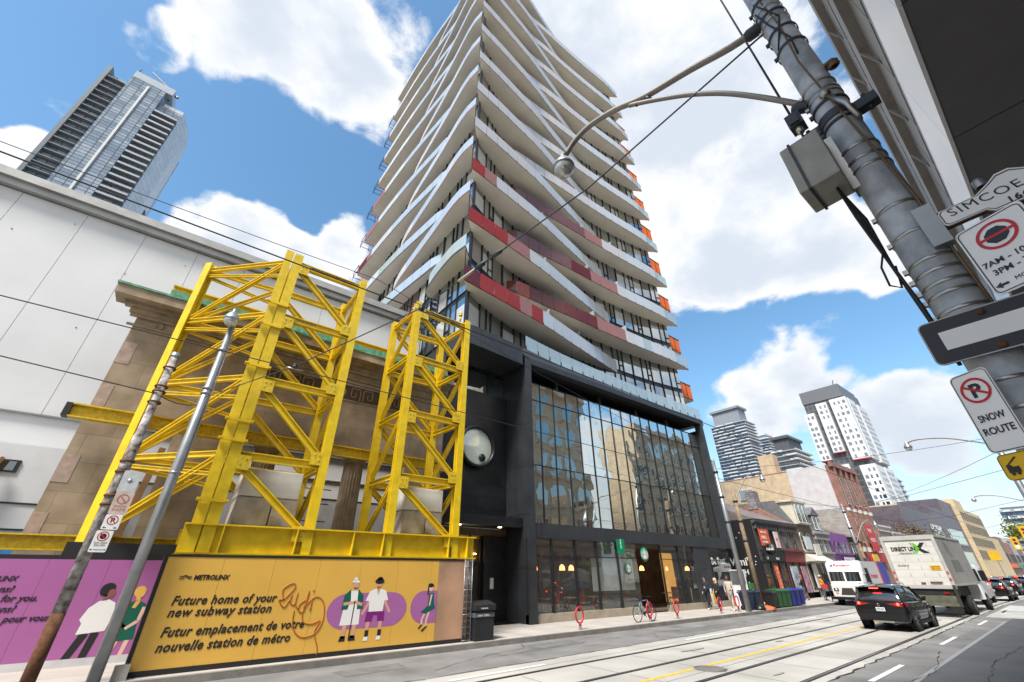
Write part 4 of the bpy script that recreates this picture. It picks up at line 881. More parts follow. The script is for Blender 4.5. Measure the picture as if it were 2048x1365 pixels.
def rrect(w, h, r, n=5):
    out = []
    for (cx, cz, a) in ((w / 2 - r, h / 2 - r, 0), (-w / 2 + r, h / 2 - r, 90), (-w / 2 + r, -h / 2 + r, 180), (w / 2 - r, -h / 2 + r, 270)):
        out += [(cx + r * math.cos(R_(a + 90 * i / n)), cz + r * math.sin(R_(a + 90 * i / n))) for i in range(n + 1)]
    return out
def plate(F, w, h, m_, par, name='plate', r=.03, t=.006, d=0.0, poly=None):
    b = MB(); b.prism([F.p(x, z, d - t) for x, z in (poly or rrect(w, h, r))], F.n * t); return b.build(name, m_, par)
def border(F, w, h, r, wd, m_, par, d=.002, poly=None):
    a = rrect(w, h, r); c = rrect(w - 2 * wd, h - 2 * wd, max(.005, r - wd)); b = MB(); n = len(a)
    for i in range(n): b.face([F.p(*a[i], d), F.p(*a[(i + 1) % n], d), F.p(*c[(i + 1) % n], d), F.p(*c[i], d)])
    return b.build('border', m_, par, fix=False)
def ban(F, cx, cz, R, m_, par, d=.003, ang=-45):
    b = MB(); n = 32
    for i in range(n):
        a, c = 6.2832 * i / n, 6.2832 * (i + 1) / n; q = R * .82
        b.face([F.p(cx + R * math.cos(a), cz + R * math.sin(a), d), F.p(cx + R * math.cos(c), cz + R * math.sin(c), d), F.p(cx + q * math.cos(c), cz + q * math.sin(c), d), F.p(cx + q * math.cos(a), cz + q * math.sin(a), d)])
    t = R_(ang); e_ = Vector((math.cos(t), math.sin(t))); f_ = Vector((-e_.y, e_.x)) * R * .09
    b.face([F.p(cx + s1 * e_.x * R * .9 + s2 * f_.x, cz + s1 * e_.y * R * .9 + s2 * f_.y, d + .0012) for s1, s2 in ((-1, -1), (1, -1), (1, 1), (-1, 1))])
    return b.build('prohibition_ring', m_, par, fix=False)
def octa(F, cx, cz, R, m_, par, d=.0022):
    b = MB(); b.face([F.p(cx + R * math.cos(R_(22.5 + 45 * i)), cz + R * math.sin(R_(22.5 + 45 * i)), d) for i in range(8)]); return b.build('octagon', m_, par, fix=False)
def arrow(F, cx, cz, s, dirx, m_, par, d=.0022):
    b = MB(); b.face([F.p(cx - dirx * s, cz, d), F.p(cx - dirx * s * .1, cz + s * .6, d), F.p(cx - dirx * s * .1, cz - s * .6, d)]); b.face([F.p(cx - dirx * s * .1, cz + s * .22, d), F.p(cx + dirx * s * .8, cz + s * .22, d), F.p(cx + dirx * s * .8, cz - s * .22, d), F.p(cx - dirx * s * .1, cz - s * .22, d)]); return b.build('arrow', m_, par, fix=False)
def ftext(F, s, size, m_, par, x, z, d=.002, **k): return text(s, size, m_, par, F.p(x, z, d), F.r, F.u, depth=.0006, **k)
def sgn(label, c, loc, w=.3, h=.45, kind='x', grp='parking signs on the rusty pole'):
    r = thing('parking_sign', label, 'sign', loc, grp); F = Frame(loc, (1, .12, 0), (0, 0, 1)); plate(F, w, h, c, r)
    return r, F
s, F = sgn('blank bleached sign, topmost on the rusty pole', mat('bleached sheet', (.55, .56, .57), rough=.6, var=.15, scale=8), (-1.0, 13.8, 4.1), .34, .5)
b = MB(); b.lathe(F.p(0, .02), F.n, [(.05, 0), (.05, .004), (0, .004)], 14); b.build('faint_mark', galvp, s)
s, F = sgn('sun bleached pinkish sign with a faded red ring on the rusty pole', mat('bleached pink sheet', (.60, .47, .41), rough=.6, var=.2, scale=6), (-.98, 13.78, 3.62), .34, .5); ban(F, 0, .08, .11, faded, s); ftext(F, 'SNOW\nROUTE', .075, faded, s, 0, -.1, align='CENTER')
s, F = sgn('small sign with a P in a red ring and two arrows, on the rusty pole', swh, (-1.0, 13.75, 3.2), .3, .32); ban(F, 0, .04, .1, sred, s, ang=-45); ftext(F, 'P', .14, sblk, s, 0, -.01, align='CENTER', bold=.004); arrow(F, -.09, -.12, .035, 1, sblk, s); arrow(F, .09, -.12, .035, -1, sblk, s)
s, F = sgn('no stopping sign with hours, lowest on the rusty pole', swh, (-1.04, 13.75, 2.8), .3, .44); octa(F, 0, .1, .06, sblk, s); ban(F, 0, .1, .1, sred, s, ang=-45); ftext(F, '7AM-10AM\n3PM-7PM', .05, sblk, s, 0, -.05, align='CENTER'); ftext(F, 'MON-FRI', .035, sblk, s, 0, -.18, align='CENTER'); arrow(F, -.11, -.17, .03, 1, sblk, s); arrow(F, .11, -.17, .03, -1, sblk, s)
clearg = glass('lamp bowl glass', (.75, .77, .75), refl=.25, clear=.55, rough=.05)
def globe_lamp(par, c, s=1.0, ax=(0, 0, -1)):
    b = MB(); b.lathe(c, ax, [(.03 * s, -.32 * s), (.05 * s, -.3 * s), (.055 * s, -.22 * s), (.11 * s, -.16 * s), (.17 * s, -.06 * s), (.19 * s, 0), (.19 * s, .03 * s), (.175 * s, .035 * s)], 20); h = b.build('lamp_housing', galvp, par)
    b = MB(); b.lathe(c, ax, [(.172 * s, .03 * s), (.165 * s, .1 * s), (.13 * s, .16 * s), (.07 * s, .2 * s), (0, .21 * s)], 20); b.build('glass_bowl', clearg, h)
    b = MB(); b.lathe(c, ax, [(.03 * s, -.02 * s), (.045 * s, .05 * s), (.03 * s, .11 * s), (0, .12 * s)], 10); b.build('bulb', mat('frosted bulb', (.7, .7, .66), rough=.3), h)
gp = thing('lamp_pole', 'slim galvanised lamp pole with a glass bowl lamp on its top, between the two hoardings', 'lamp post', (-.22, 13.95, 0), 'street lamps')
b = MB(); b.tube([(-.22, 13.95, 0), (-.22, 13.95, 4.2), (-.22, 13.95, 9.0)], [.12, .115, .085], 16); b.build('shaft', galvp, gp)
b = MB(); b.tube([(-.22, 13.9, 9.0), (-.24, 13.84, 9.12), (-.3, 13.78, 9.3)], .04, 8); b.build('neck', galvp, gp); globe_lamp(gp, (-.3, 13.76, 9.02), 1.15)
for z in (6.6, 6.75, 4.4, 8.0): b = MB(); b.lathe((-.22, 13.95, z), (0, 0, 1), [(.115, 0), (.13, .01), (.13, .05), (.115, .06)], 14); b.build('band', galvp, gp)
b = MB(); b.tube([(-.1, 13.93, 4.5), (-.1, 13.93, 8.6)], .018, 6); b.build('conduit', galvp, gp)
jb = MB(); jb.box(.05, .32, 14.05, 14.28, .0, .42); o = jb.build('barrier_block', cblk); tag(o, 'short pale barrier block at the corner between the pink and yellow hoardings', 'barrier')
# ---- tall glass hotel tower far behind
ht = thing('glass_tower', 'tall pale blue glass tower with dark balcony stacks rising behind the white clad building', 'glass tower', (-60, 178, 0), 'distant towers')
hg = brick('tower curtain wall', (.16, .22, .30), (.34, .40, .47), (.07, .09, .11), w=3.0, h=1.6, gap=.16, rough=.25, bump=0, off=0.0, var=.25)
hg2 = brick('sunlit curtain wall', (.52, .55, .59), (.62, .65, .68), (.36, .38, .4), w=2.2, h=3.2, gap=.12, rough=.35, bump=0, off=0.0, var=.08)  # paler than the front bays: sunlight on the side wall painted in
b = MB(); b.box(-70, -58.3, 178, 212, 0, 191); b.build('glass_bay', hg, ht)
b = MB(); b.box(-76, -70, 179.5, 212, 0, 187); b.build('glass_bay', hg, ht)
b = MB(); b.box(-58.3, -50, 179.8, 212, 0, 184); b.build('glass_bay', hg, ht)
b = MB(); b.prism([(-50, 179.8, 0), (-47.8, 190, 0), (-48, 201, 0), (-51, 211, 0), (-57, 211, 0), (-57, 180, 0)], (0, 0, 186)); b.build('side_wall', hg2, ht)
b = MB(); b.box(-77.2, -76, 177.5, 212, 0, 190); b.build('end_fin', mat('dark fin', (.13, .16, .18), rough=.4), ht)
dkb = mat('balcony shade grey', (.20, .21, .22), rough=.7); rlb = mat('balcony front grey', (.36, .39, .42), rough=.6)
for k in range(28):
    z = 92 + k * 3.4
    b = MB(); b.box(-75.9, -70.3, 177.6, 179.6, z, z + .35); o = b.build('balcony', dkb, ht)
    if z < 180: b = MB(); b.box(-58.0, -50.0, 177.7, 179.9, z, z + .5); o = b.build('balcony', dkb, ht); b = MB(); b.box(-58.0, -50.0, 177.6, 177.68, z, z + .9); b.build('balcony_front', rlb, o)
b = MB(); b.box(-64.2, -63.5, 177.6, 178, 60, 189); b.build('white_rib', mat('rib', (.62, .62, .6)), ht)
b = MB()
for k in range(10): b.box(-48.2, -47.6, 196, 199, 100 + k * 4, 102.6 + k * 4)
b.build('side_window', dkmet, ht)
b = MB(); b.box(-70, -56, 178.2, 200, 191, 195); b.build('roof_screen', mat('roof screen', (.42, .46, .5), rough=.3), ht)
b = MB(); b.bar((-57.5, 182, 191), (-57.5, 182, 198), .8, .8); b.bar((-57.5, 182, 197), (-68, 184, 205), .45, .45); b.bar((-57.5, 182, 196), (-55, 181, 194), .8, .8); b.bar((-71, 182, 195), (-70.5, 182, 201), .3, .3); b.build('roof_crane', dkmet, ht)

# ------------------------------------------------------------------ near side: big pole, signs, overhanging building, wires
PX, PYY = 3.75, -.05
npole = thing('utility_pole', 'thick weathered grey steel utility pole close to the camera with many straps and signs', 'utility pole', (PX, PYY, 0))
weath = mat('weathered zinc', (.40, .43, .455), rough=.6, metal=.15, var=.35, scale=5, bump=.35, bscale=25)
strap = mat('steel strap', (.42, .41, .38), rough=.3, metal=.85, var=.2); dkst = mat('dark fitting', (.05, .055, .065), rough=.5, metal=.5)
b = MB(); b.tube([(PX, PYY, 0), (PX, PYY, 3.2), (PX, PYY, 6.0), (PX, PYY, 9.5)], [.142, .136, .131, .122], 40); b.build('shaft', weath, npole)
def band(z, m_=strap, h=.025, r=.14, par=npole):
    b = MB(); b.lathe((PX, PYY, z), (0, 0, 1), [(r - .01, 0), (r, .002), (r, h), (r - .01, h + .002)], 32); b.box(PX - .05, PX - .02, PYY + r - .01, PYY + r + .02, z - .005, z + h + .005); return b.build('strap', m_, par)
for z in (2.95, 3.12, 3.62, 3.75, 3.83, 3.93, 4.03, 4.28, 4.55, 5.02, 5.12, 5.26, 6.02, 6.08, 6.2, 7.5, 7.75): band(z)
for z in (5.62, 5.9, 6.95, 7.25, 7.6, 7.9): band(z, dkst, .03, .143)
b = MB(); b.lathe((PX, PYY, 5.68), (0, 0, 1), [(.14, 0), (.15, .01), (.15, .09), (.14, .1)], 32); b.box(PX - .05, PX + .05, PYY + .13, PYY + .27, 5.68, 5.78); b.box(PX - .05, PX + .05, PYY - .29, PYY - .13, 5.68, 5.78)
for s in (-1, 1): b.tube([(PX, PYY + s * .22, 5.64), (PX, PYY + s * .22, 5.84)], .018, 8)
b.build('pole_clamp', dkst, npole)
b = MB(); b.tube([(PX - .13, PYY - .02, 5.98), (PX - .17, PYY - .1, 5.7), (PX - .15, PYY - .12, 5.5)], .022, 8); b.lathe((PX - .13, PYY - .02, 5.98), (-1, 0, 0), [(.045, 0), (.045, .05), (0, .05)], 12); b.build('tie_link', strap, npole)
cabm = mat('brown cable', (.16, .10, .05), rough=.7); cabk = mat('black cable', (.012, .012, .013), rough=.6)
b = MB(); b.tube([(PX - .125, PYY + .02, 8.2), (PX - .14, PYY - .02, 7.3), (PX - .13, PYY + .01, 6.6), (PX - .14, PYY - .03, 5.9), (PX - .125, PYY - .08, 5.2), (PX - .1, PYY - .12, 4.6), (PX - .1, PYY - .125, 4.0), (PX - .12, PYY - .13, 3.6)], .008, 6); b.build('stapled_cable', cabm, npole)
b = MB(); b.tube([(PX - .12, PYY + .07, 7.95), (PX - .16, PYY + .02, 7.7), (PX - .12, PYY - .06, 7.45), (PX - .15, PYY, 7.2), (PX - .1, PYY + .09, 7.0)], .009, 6); b.tube([(PX - .1, PYY + .1, 7.8), (PX - .15, PYY + .05, 7.4), (PX - .14, PYY - .04, 7.0), (PX - .14, PYY - .02, 6.7)], .009, 6); b.build('loose_cable', cabk, npole)
b = MB(); b.box(PX - .1, PX - .02, PYY - .2, PYY - .12, 6.35, 6.38); b.lathe((PX - .06, PYY - .18, 6.3), (0, 0, 1), [(.03, 0), (.05, .02), (.03, .04), (.05, .06), (.03, .08), (0, .09)], 12); b.build('insulator', cabm, npole)
# junction box
jb = thing('junction_box', 'grey steel junction box strapped to the side of the near pole', 'junction box', (3.62, .24, 5.2))
bx = mat('box paint grey', (.33, .32, .28), rough=.5, var=.15, scale=6)
b = MB(); b.box(3.42, 3.78, .10, .40, 4.95, 5.5); o = b.build('body', bx, jb); mo = o.modifiers.new('b', 'BEVEL'); mo.width = .01; mo.segments = 2
b = MB(); b.box(3.41, 3.79, .31, .33, 4.94, 5.51); b.build('lid_seam', dkst, jb)
b = MB(); b.box(3.66, 3.8, .05, .1, 4.9, 5.55); b.build('bracket', strap, jb)
for i, dx in enumerate((0, .05, .09)):
    b = MB(); b.tube([(3.6 + dx, .18, 4.95), (3.6 + dx, .17 - .02 * i, 4.6), (3.64 + dx, .14, 4.15), (3.68, .11, 3.75 - .1 * i), (3.72, .1, 3.3)], .011, 6); b.build('cable', cabk, jb)
b = MB(); b.tube([(3.62, .13, 4.25), (3.6, .19, 4.1), (3.62, .2, 3.95), (3.66, .15, 3.92), (3.66, .12, 4.1)], .007, 6); b.build('cable_loop', cabk, jb)
# small camera-like connector box
kb = thing('connector_box', 'small dark connector box hung from the cable left of the near pole', 'connector box', (3.7, .2, 6.0))
b = MB(); b.box(3.62, 3.76, .15, .27, 5.88, 6.05); b.box(3.6, 3.62, .17, .25, 5.9, 6.03); b.build('body', dkst, kb); b = MB(); b.lathe((3.69, .21, 5.88), (0, 0, -1), [(.035, 0), (.03, .06), (0, .06)], 10); b.build('gland', strap, kb)
b = MB(); b.tube([(3.69, .21, 5.82), (3.68, .22, 5.65), (3.66, .2, 5.5)], .01, 6); b.build('tail', cabk, kb)
# lamp bracket and lamp
az = R_(100); ca, sa = math.cos(az), math.sin(az)
def ap(r, z): return (PX + ca * r, PYY + sa * r, z)
la = thing('bracket_lamp', 'curved grey bracket lamp with clear bowl reaching over the street from the near pole', 'street lamp', (PX, PYY, 7.6), 'street lamps')
armm = mat('bracket pipe grey', (.25, .23, .205), rough=.5, metal=.3, var=.15)
top = smooth_pl([ap(.13, 7.66), ap(.45, 7.68), ap(.91, 7.8), (ap(1.53, 7.92)), ap(1.95, 8.1), ap(2.39, 8.17), ap(2.68, 8.08), ap(2.86, 7.92)], 4)
b = MB(); b.tube(top, .042, 12); b.build('arm', armm, la)
low = smooth_pl([ap(.13, 6.12), ap(.39, 6.56), ap(.68, 6.99), ap(1.01, 7.36), ap(1.35, 7.66), ap(1.6, 7.86), ap(1.75, 7.97)], 4)
b = MB(); b.tube(low, .03, 10); b.build('brace', armm, la)
b = MB(); b.tube([ap(1.48, 7.94), ap(1.5, 7.86), ap(1.46, 7.78)], .03, 8); b.tube([ap(1.56, 7.96), ap(1.66, 7.86)], .02, 8); b.build('clamp', dkst, la)
b = MB(); b.lathe(ap(.13, 7.66), (ca, sa, 0), [(.07, 0), (.07, .12), (.05, .16)], 12); b.build('pole_socket', dkst, la); b = MB(); b.lathe(ap(.12, 6.1), (ca, sa, .6), [(.06, 0), (.06, .1), (.04, .14)], 12); b.build('pole_socket', dkst, la)
globe_lamp(la, ap(2.93, 7.68), .9)
# signs on the pole
nn_ = thing('street_name_sign', 'white cast street name sign reading Simcoe 166 on the near pole', 'street sign', (3.6, -.6, 4.25))
F = Frame((3.6, -.55, 4.255), (0, -1, 0), (0, 0, 1))
HS = .76
hp = [(x * HS, z * HS) for x, z in [(-.44, -.085), (-.20, -.085), (-.16, -.13), (.16, -.13), (.2, -.085), (.44, -.085), (.46, -.06), (.46, .06), (.44, .085), (.2, .085), (.1, .15), (.04, .2), (-.04, .2), (-.1, .15), (-.2, .085), (-.44, .085), (-.46, .06), (-.46, -.06)]]
plate(F, 0, 0, mat('rusted sign rim', (.07, .04, .025), rough=.8), nn_, 'rim', t=.03, poly=[(x * 1.03, z * 1.1) for x, z in hp]); plate(F, 0, 0, swh, nn_, 'face', t=.012, d=.012, poly=hp)
b = MB(); ip = [(x * .96, z * .86) for x, z in hp]; op = [(x * .975, z * .92) for x, z in hp]
for i in range(len(ip)): b.face([F.p(*op[i], .013), F.p(*op[(i + 1) % len(op)], .013), F.p(*ip[(i + 1) % len(ip)], .013), F.p(*ip[i], .013)])
b.build('border', sblk, nn_, fix=False)
ftext(F, 'SIMCOE', .088, sblk, nn_, -.30, -.01, d=.013, space=1.15, shear=-.15); ftext(F, '166', .058, sblk, nn_, -.06, -.085, d=.013, bold=.002, space=1.15)
b = MB(); b.lathe(F.p(-.10, .115, -.01), (0, 0, 1), [(.03, 0), (.035, .03), (.03, .06), (0, .075)], 12); b.build('finial', galvp, nn_); b = MB(); b.box(3.58, 3.66, -.2, -.1, 4.08, 4.42); b.build('bracket', galvp, nn_)
ns = thing('no_stopping_sign', 'large no stopping sign with octagon in a red ring and hours, on the near pole', 'sign', (3.56, -.4, 3.84))
F = Frame((3.545, -.36, 3.86), (-.35, -.937, 0), (0, 0, 1)); plate(F, .33, .50, swh, ns); border(F, .31, .48, .03, .006, sblk, ns); octa(F, 0, .115, .058, sblk, ns); ban(F, 0, .115, .095, sred, ns, ang=0)
ftext(F, '7AM - 10AM', .052, sblk, ns, 0, -.06, align='CENTER', bold=.001); ftext(F, '3PM - 7PM', .052, sblk, ns, 0, -.125, align='CENTER', bold=.001); ftext(F, 'MON-FRI', .036, sblk, ns, .02, -.2, align='CENTER'); arrow(F, -.11, -.195, .035, 1, sblk, ns)
ow = thing('one_way_sign', 'black one way sign with a broad white arrow across the near pole', 'sign', (3.55, -.2, 3.43))
F = Frame((3.58, -.26, 3.43), (0, -1, 0), (0, 0, 1)); plate(F, .9, .3, sblk, ow, r=.04); border(F, .9, .3, .04, .008, mat('grey sign edge', (.4, .41, .42), rough=.4), ow)
b = MB(); b.face([F.p(*q, .0025) for q in ((-.37, .062), (.15, .062), (.15, .11), (.38, 0), (.15, -.11), (.15, -.062), (-.37, -.062))]); b.build('arrow', swh, ow, fix=False)
for z in (.115, -.115):
    b = MB(); b.lathe(F.p(-.15, z, 0), F.n, [(.02, 0), (.02, .01), (.008, .012), (0, .012)], 12); b.build('bolt', rust2, ow)
sr = thing('snow_route_sign', 'white snow route sign with a struck out P hanging below the black arrow sign', 'sign', (3.55, .1, 2.97))
F = Frame((3.56, .095, 2.965), (-.5, -.866, 0), (0, 0, 1)); plate(F, .2, .47, swh, sr); border(F, .19, .46, .03, .004, sblk, sr); ban(F, 0, .12, .075, sred, sr, ang=-35); ftext(F, 'P', .11, sblk, sr, 0, .082, align='CENTER', bold=.004); ftext(F, 'SNOW', .055, sblk, sr, 0, -.06, align='CENTER', bold=.001, width=.13); ftext(F, 'ROUTE', .055, sblk, sr, 0, -.135, align='CENTER', bold=.001, width=.15)
ta = thing('tow_away_sign', 'small yellow tow away sign with a black tow truck under the snow route sign', 'sign', (3.55, .1, 2.66))
F = Frame((3.56, .085, 2.65), (-.5, -.866, 0), (0, 0, 1)); plate(F, .2, .14, mat('sign yellow', (.80, .48, .01), rough=.45, var=.04), ta); border(F, .195, .135, .02, .003, sblk, ta)
b = MB()
for q in (((-.075, -.03), (-.02, -.03), (-.02, 0), (-.045, .0), (-.055, .012), (-.075, .012)), ((-.07, .012), (-.02, .05), (-.012, .045), (-.06, .012)), ((.03, -.02), (.075, -.02), (.075, .01), (.06, .025), (.04, .025), (.03, .01))): b.face([F.p(*v, .0026) for v in q])
for (x, z) in ((-.06, -.035), (-.035, -.035), (.042, -.02), (.065, -.02)): b.face([F.p(x + .01 * math.cos(i), z + .01 * math.sin(i), .003) for i in range(6)])
b.build('tow_truck_symbol', sblk, ta, fix=False)
# overhanging building on the near side
nb = thing('overhang_building', 'near building with a dark panelled soffit, white metal fascia and grey ledges overhead', 'building', (8, -4, 0))
sofm = mat('charcoal soffit panel', (.15, .15, .155), rough=.5, var=.08); whm = mat('white metal fascia', (.80, .80, .79), rough=.25, metal=.0, var=.03); lgm = mat('grey ledge', (.26, .25, .235), rough=.5, var=.1)
b = MB()
xs = [-6.0, -3.6, -1.2, 1.2, 3.75, 5.85, 8.1, 10.5, 13, 15.5, 18, 20.5, 23, 25.5, 28]
for a, c in zip(xs[:-1], xs[1:]): b.box(a + .012, c - .012, -9, -.79, 6.5, 6.56)
b.build('soffit', sofm, nb)
b = MB(); b.box(-6, 28, -9, -.82, 6.57, 6.62); b.build('soffit_backing', blackt, nb)
b = MB()
for a, c in zip(xs[:-1], xs[1:]): b.box(a + .006, c - .006, -.79, -.757, 6.49, 7.72)
b.build('fascia', whm, nb)
b = MB(); b.lathe((7.15, -1.35, 6.5), (0, 0, -1), [(.10, .0), (.115, .012), (.08, .014), (.075, -.05), (0, -.05)], 20); b.build('downlight', strap, nb)
b = MB(); b.box(-6, 28, -1.2, -.93, 6.62, 13.4); b.build('curtain_wall', glass('near curtain wall', (.10, .13, .14), refl=.55, wave=.01, rtint=(.9, .95, 1)), nb)
for z, h in ((7.78, .1), (9.9, .5), (12.9, .5)):
    b = MB(); b.box(-6, 28, -.92, -.765, z, z + h); b.box(-6, 28, -.93, -.90, z - .9, z); b.build('ledge', lgm, nb)
    for i in range(6):
        x = 2.2 + i * 1.6; b = MB(); b.bar((x, -.90, z - .5), (x, -.78, z - .02), .03, .03); b.bar((x, -.905, z - .5), (x, -.905, z - .02), .03, .03); b.build('ledge_bracket', lgm, nb)
b = MB()
for i in range(26): b.box(-6 + i * 1.3, -5.96 + i * 1.3, -.93, -.895, 7.9, 13.4)
b.build('mullions', lgm, nb)
b = MB(); b.box(-6, 28, -9, -5, .15, 6.5); b.build('ground_floor', mat('near shopfront', (.10, .09, .08), rough=.4), nb)
b = MB(); b.box(-6, 28, -9, -1.2, 6.62, 13.4); b.build('core', lgm, nb)
# masonry blocks across the street, seen only in the podium's reflection
tanst = brick('tan stone', (.50, .41, .30), (.56, .46, .34), (.34, .27, .2), w=1.0, h=.45, rough=.85, var=.2)
tanb = mat('tan trim', (.58, .48, .37), rough=.8)
def masonry(label, x0, x1, h, m_, nfl, nb_, y=-4.2, dp=14):
    r = thing('masonry_block', label, 'building', ((x0 + x1) / 2, y, 0)); b = MB(); b.box(x0, x1, y - dp, y, 0, h); b.build('wall', m_, r)
    b = MB(); b.box(x0 - .3, x1 + .3, y, y + .7, h - 1.0, h); b.box(x0, x1, y, y + .35, 4.6, 5.2); b.build('cornice', tanb, r)
    fh = (h - 6.5) / nfl; bw = (x1 - x0) / nb_
    for j in range(nfl):
        for i in range(nb_):
            cx = x0 + (i + .5) * bw; z = 5.7 + j * fh; w = bw * .3
            b = MB(); b.box(cx - w, cx + w, y + .01, y + .08, z, z + fh * .7); b.box(cx - w - .1, cx + w + .1, y, y + .25, z - .2, z); o = b.build('window', tanb, r)
            b = MB(); b.box(cx - w + .1, cx + w - .1, y + .085, y + .1, z + .1, z + fh * .7 - .1); b.build('pane', tg_c, o)
    for i in range(nb_):
        cx = x0 + (i + .5) * bw; b = MB(); b.box(cx - bw * .4, cx + bw * .4, y + .01, y + .06, .5, 4.0); b.build('shop_window', tg_c, r)
    return r
masonry('tan stone office block across from the glazed podium', 29, 43.5, 25, tanst, 5, 6)
masonry('long tan stone block with many windows further along the near side', 54, 72, 23, tanst, 4, 8, dp=5)
masonry('low red brick shop at the far end of the near side', 73, 84, 10, brick('red brick', (.23, .075, .05), (.28, .10, .07), (.28, .24, .21), var=.25), 2, 5)
masonry('brown block along the near side beyond the brick shop', 85, 120, 13, brick('brown brick', (.17, .09, .06), (.21, .12, .08), (.22, .19, .17)), 3, 10)
# ---- wires
def wire(name, label, pts, r, grp='overhead wires', sag=0.0, m_=None, cat='wire'):
    P_ = []
    for (p, q) in zip(pts[:-1], pts[1:]):
        for i in range(8):
            t = i / 8; v = Vector(p).lerp(Vector(q), t); v.z -= sag * 4 * t * (1 - t); P_.append(tuple(v))
    P_.append(pts[-1]); b = MB(); b.tube(P_, r, 5); o = b.build(name, m_ or cabk); return tag(o, label, cat, grp)
wire('trolley_wire', 'near streetcar trolley wire over the near pair of rails', [(-25, 5.7, 6.3), (2.5, 5.9, 6.3), (20, 6.2, 6.1), (36.5, 6.6, 6.1), (70, 7.1, 6.1), (140, 7.2, 6.1)], .011)
wire('trolley_wire', 'far streetcar trolley wire over the far pair of rails', [(-25, 9.0, 6.05), (1.2, 9.3, 6.05), (20, 9.6, 5.9), (36.5, 9.9, 5.9), (70, 10.3, 5.9), (140, 10.4, 5.9)], .011)
wire('feeder_cable', 'dark cable drooping between the poles before the white clad building', [(-25, 14.1, 8.5), (-1.22, 13.9, 6.35), (-.22, 13.95, 6.3)], .016, sag=.12)
wire('feeder_cable', 'thin dark cable running level high in front of the white clad building', [(-25, 13.0, 12.1), (3.7, 13.2, 12.1), (28.4, 14.0, 8.7)], .012, sag=.4)
sp = wire('span_wire', 'thick span wire with insulators from the near pole across the street to the bracing', [(PX, .1, 7.55), (3.2, 2.4, 6.75), (2.5, 5.9, 6.36), (1.2, 9.3, 6.12), (-.22, 13.9, 6.5)], .012, sag=.0, m_=dkst)
ins_ = thing('span_insulator', 'dark twin insulator clamp on the span wire in front of the tower corner', 'insulator', (2.85, 4.2, 6.57), 'insulators on the span wire')
b = MB(); d = Vector((-.7, 3.5, -.39)).normalized(); c = Vector((2.83, 4.25, 6.545)); b.tube([c - d * .3, c - d * .28, c - d * .1, c - d * .08], [.012, .035, .035, .012], 8); b.tube([c + d * .08, c + d * .1, c + d * .25, c + d * .3], [.012, .04, .04, .012], 8); b.tube([c - d * .4, c + d * .45], .016, 6); b.build('clamp', dkst, ins_)
b = MB(); b.tube([c + d * .3, c + d * .7], .025, 8); b.build('white_rod', mat('bone rod', (.5, .46, .38), rough=.5), ins_)
for (p, lab) in (((2.5, 5.9, 6.36), 'black trolley wire hanger on the span wire over the near track'), ((1.2, 9.3, 6.12), 'black trolley wire hanger on the span wire over the far track')):
    h_ = thing('wire_hanger', lab, 'hanger', p, 'insulators on the span wire'); b = MB(); b.lathe((p[0], p[1], p[2] - .06), (0, 0, 1), [(.0, 0), (.05, .01), (.06, .05), (.03, .08), (.05, .1), (0, .14)], 12); b.build('bell', dkst, h_)
    b = MB(); b.tube([(p[0] - .18, p[1], p[2] - .07), (p[0] + .18, p[1], p[2] - .07)], .012, 6); b.build('ear', strap, h_)
wire('drop_cable', 'black cable dropping past the near pole to the connector box', [(4.6, .35, 12.5), (3.72, .22, 6.05)], .012)
wire('guy_wire', 'thin wire from the second bracing tower to the glazed podium', [(8.7, 14.6, 12.9), (14.2, 16.7, 12.2)], .006)
for x, lab in ((36.5, 'second'), (52.5, 'third'), (70, 'fourth'), (90, 'fifth')):
    wire('span_wire', lab + ' span wire across the street, counted from the near pole', [(x, 1.4 + (x > 60), 7.2), (x, 6.7, 6.25), (x, 9.9, 6.05), (x, 14.1, 6.9)], .012)
wire('service_cable', 'slack service cable from the metal pole to the second pole on the near side', [(28.45, 14.1, 8.3), (36.8, 1.5, 9.0)], .012, sag=.3)
wire('service_cable', 'slack lower service cable from the brick building to the near side pole', [(53, 14.1, 7.4), (36.8, 1.5, 8.2)], .012, sag=.3)
b = MB(); b.tube([(8.3, 14.75, 12.75), (8.3, 14.75, 13.05)], .05, 8); b.lathe((8.3, 14.75, 13.05), (0, 0, 1), [(.09, 0), (.1, .05), (.06, .09), (.1, .13), (.04, .2), (.03, .32), (0, .33)], 12); o = b.build('beacon', yel2); tag(o, 'small yellow and brass beacon on top of the narrower bracing tower', 'beacon')

# ------------------------------------------------------------------ row of old shops down the street
winw = mat('white sash paint', (.55, .55, .53), rough=.5); sashg = glass('old sash glass', (.03, .035, .04), refl=.35, wave=.03)
dkbk = brick('dark painted brick', (.11, .105, .10), (.13, .125, .12), (.05, .048, .047), var=.25)
taupe = brick('taupe painted brick', (.20, .17, .16), (.22, .19, .18), (.11, .095, .09), var=.15)
brbk = brick('brown brick', (.17, .09, .06), (.21, .12, .08), (.22, .19, .17)); rdbk = brick('red brick', (.23, .075, .05), (.28, .10, .07), (.28, .24, .21))
grst = mat('grey stucco', (.34, .335, .35), rough=.8, var=.12, bump=.2); purp = brick('purple painted brick', (.22, .085, .30), (.26, .11, .35), (.15, .05, .21), var=.15)
roofm = brick('grey brown shingles', (.17, .14, .135), (.21, .175, .165), (.10, .085, .08), w=.3, h=.12, var=.25); slr = mat('slate grey roof', (.14, .14, .15), rough=.7, var=.2, scale=4)
shopg = glass('shop front glass', (.06, .05, .045), refl=.22, wave=.03)
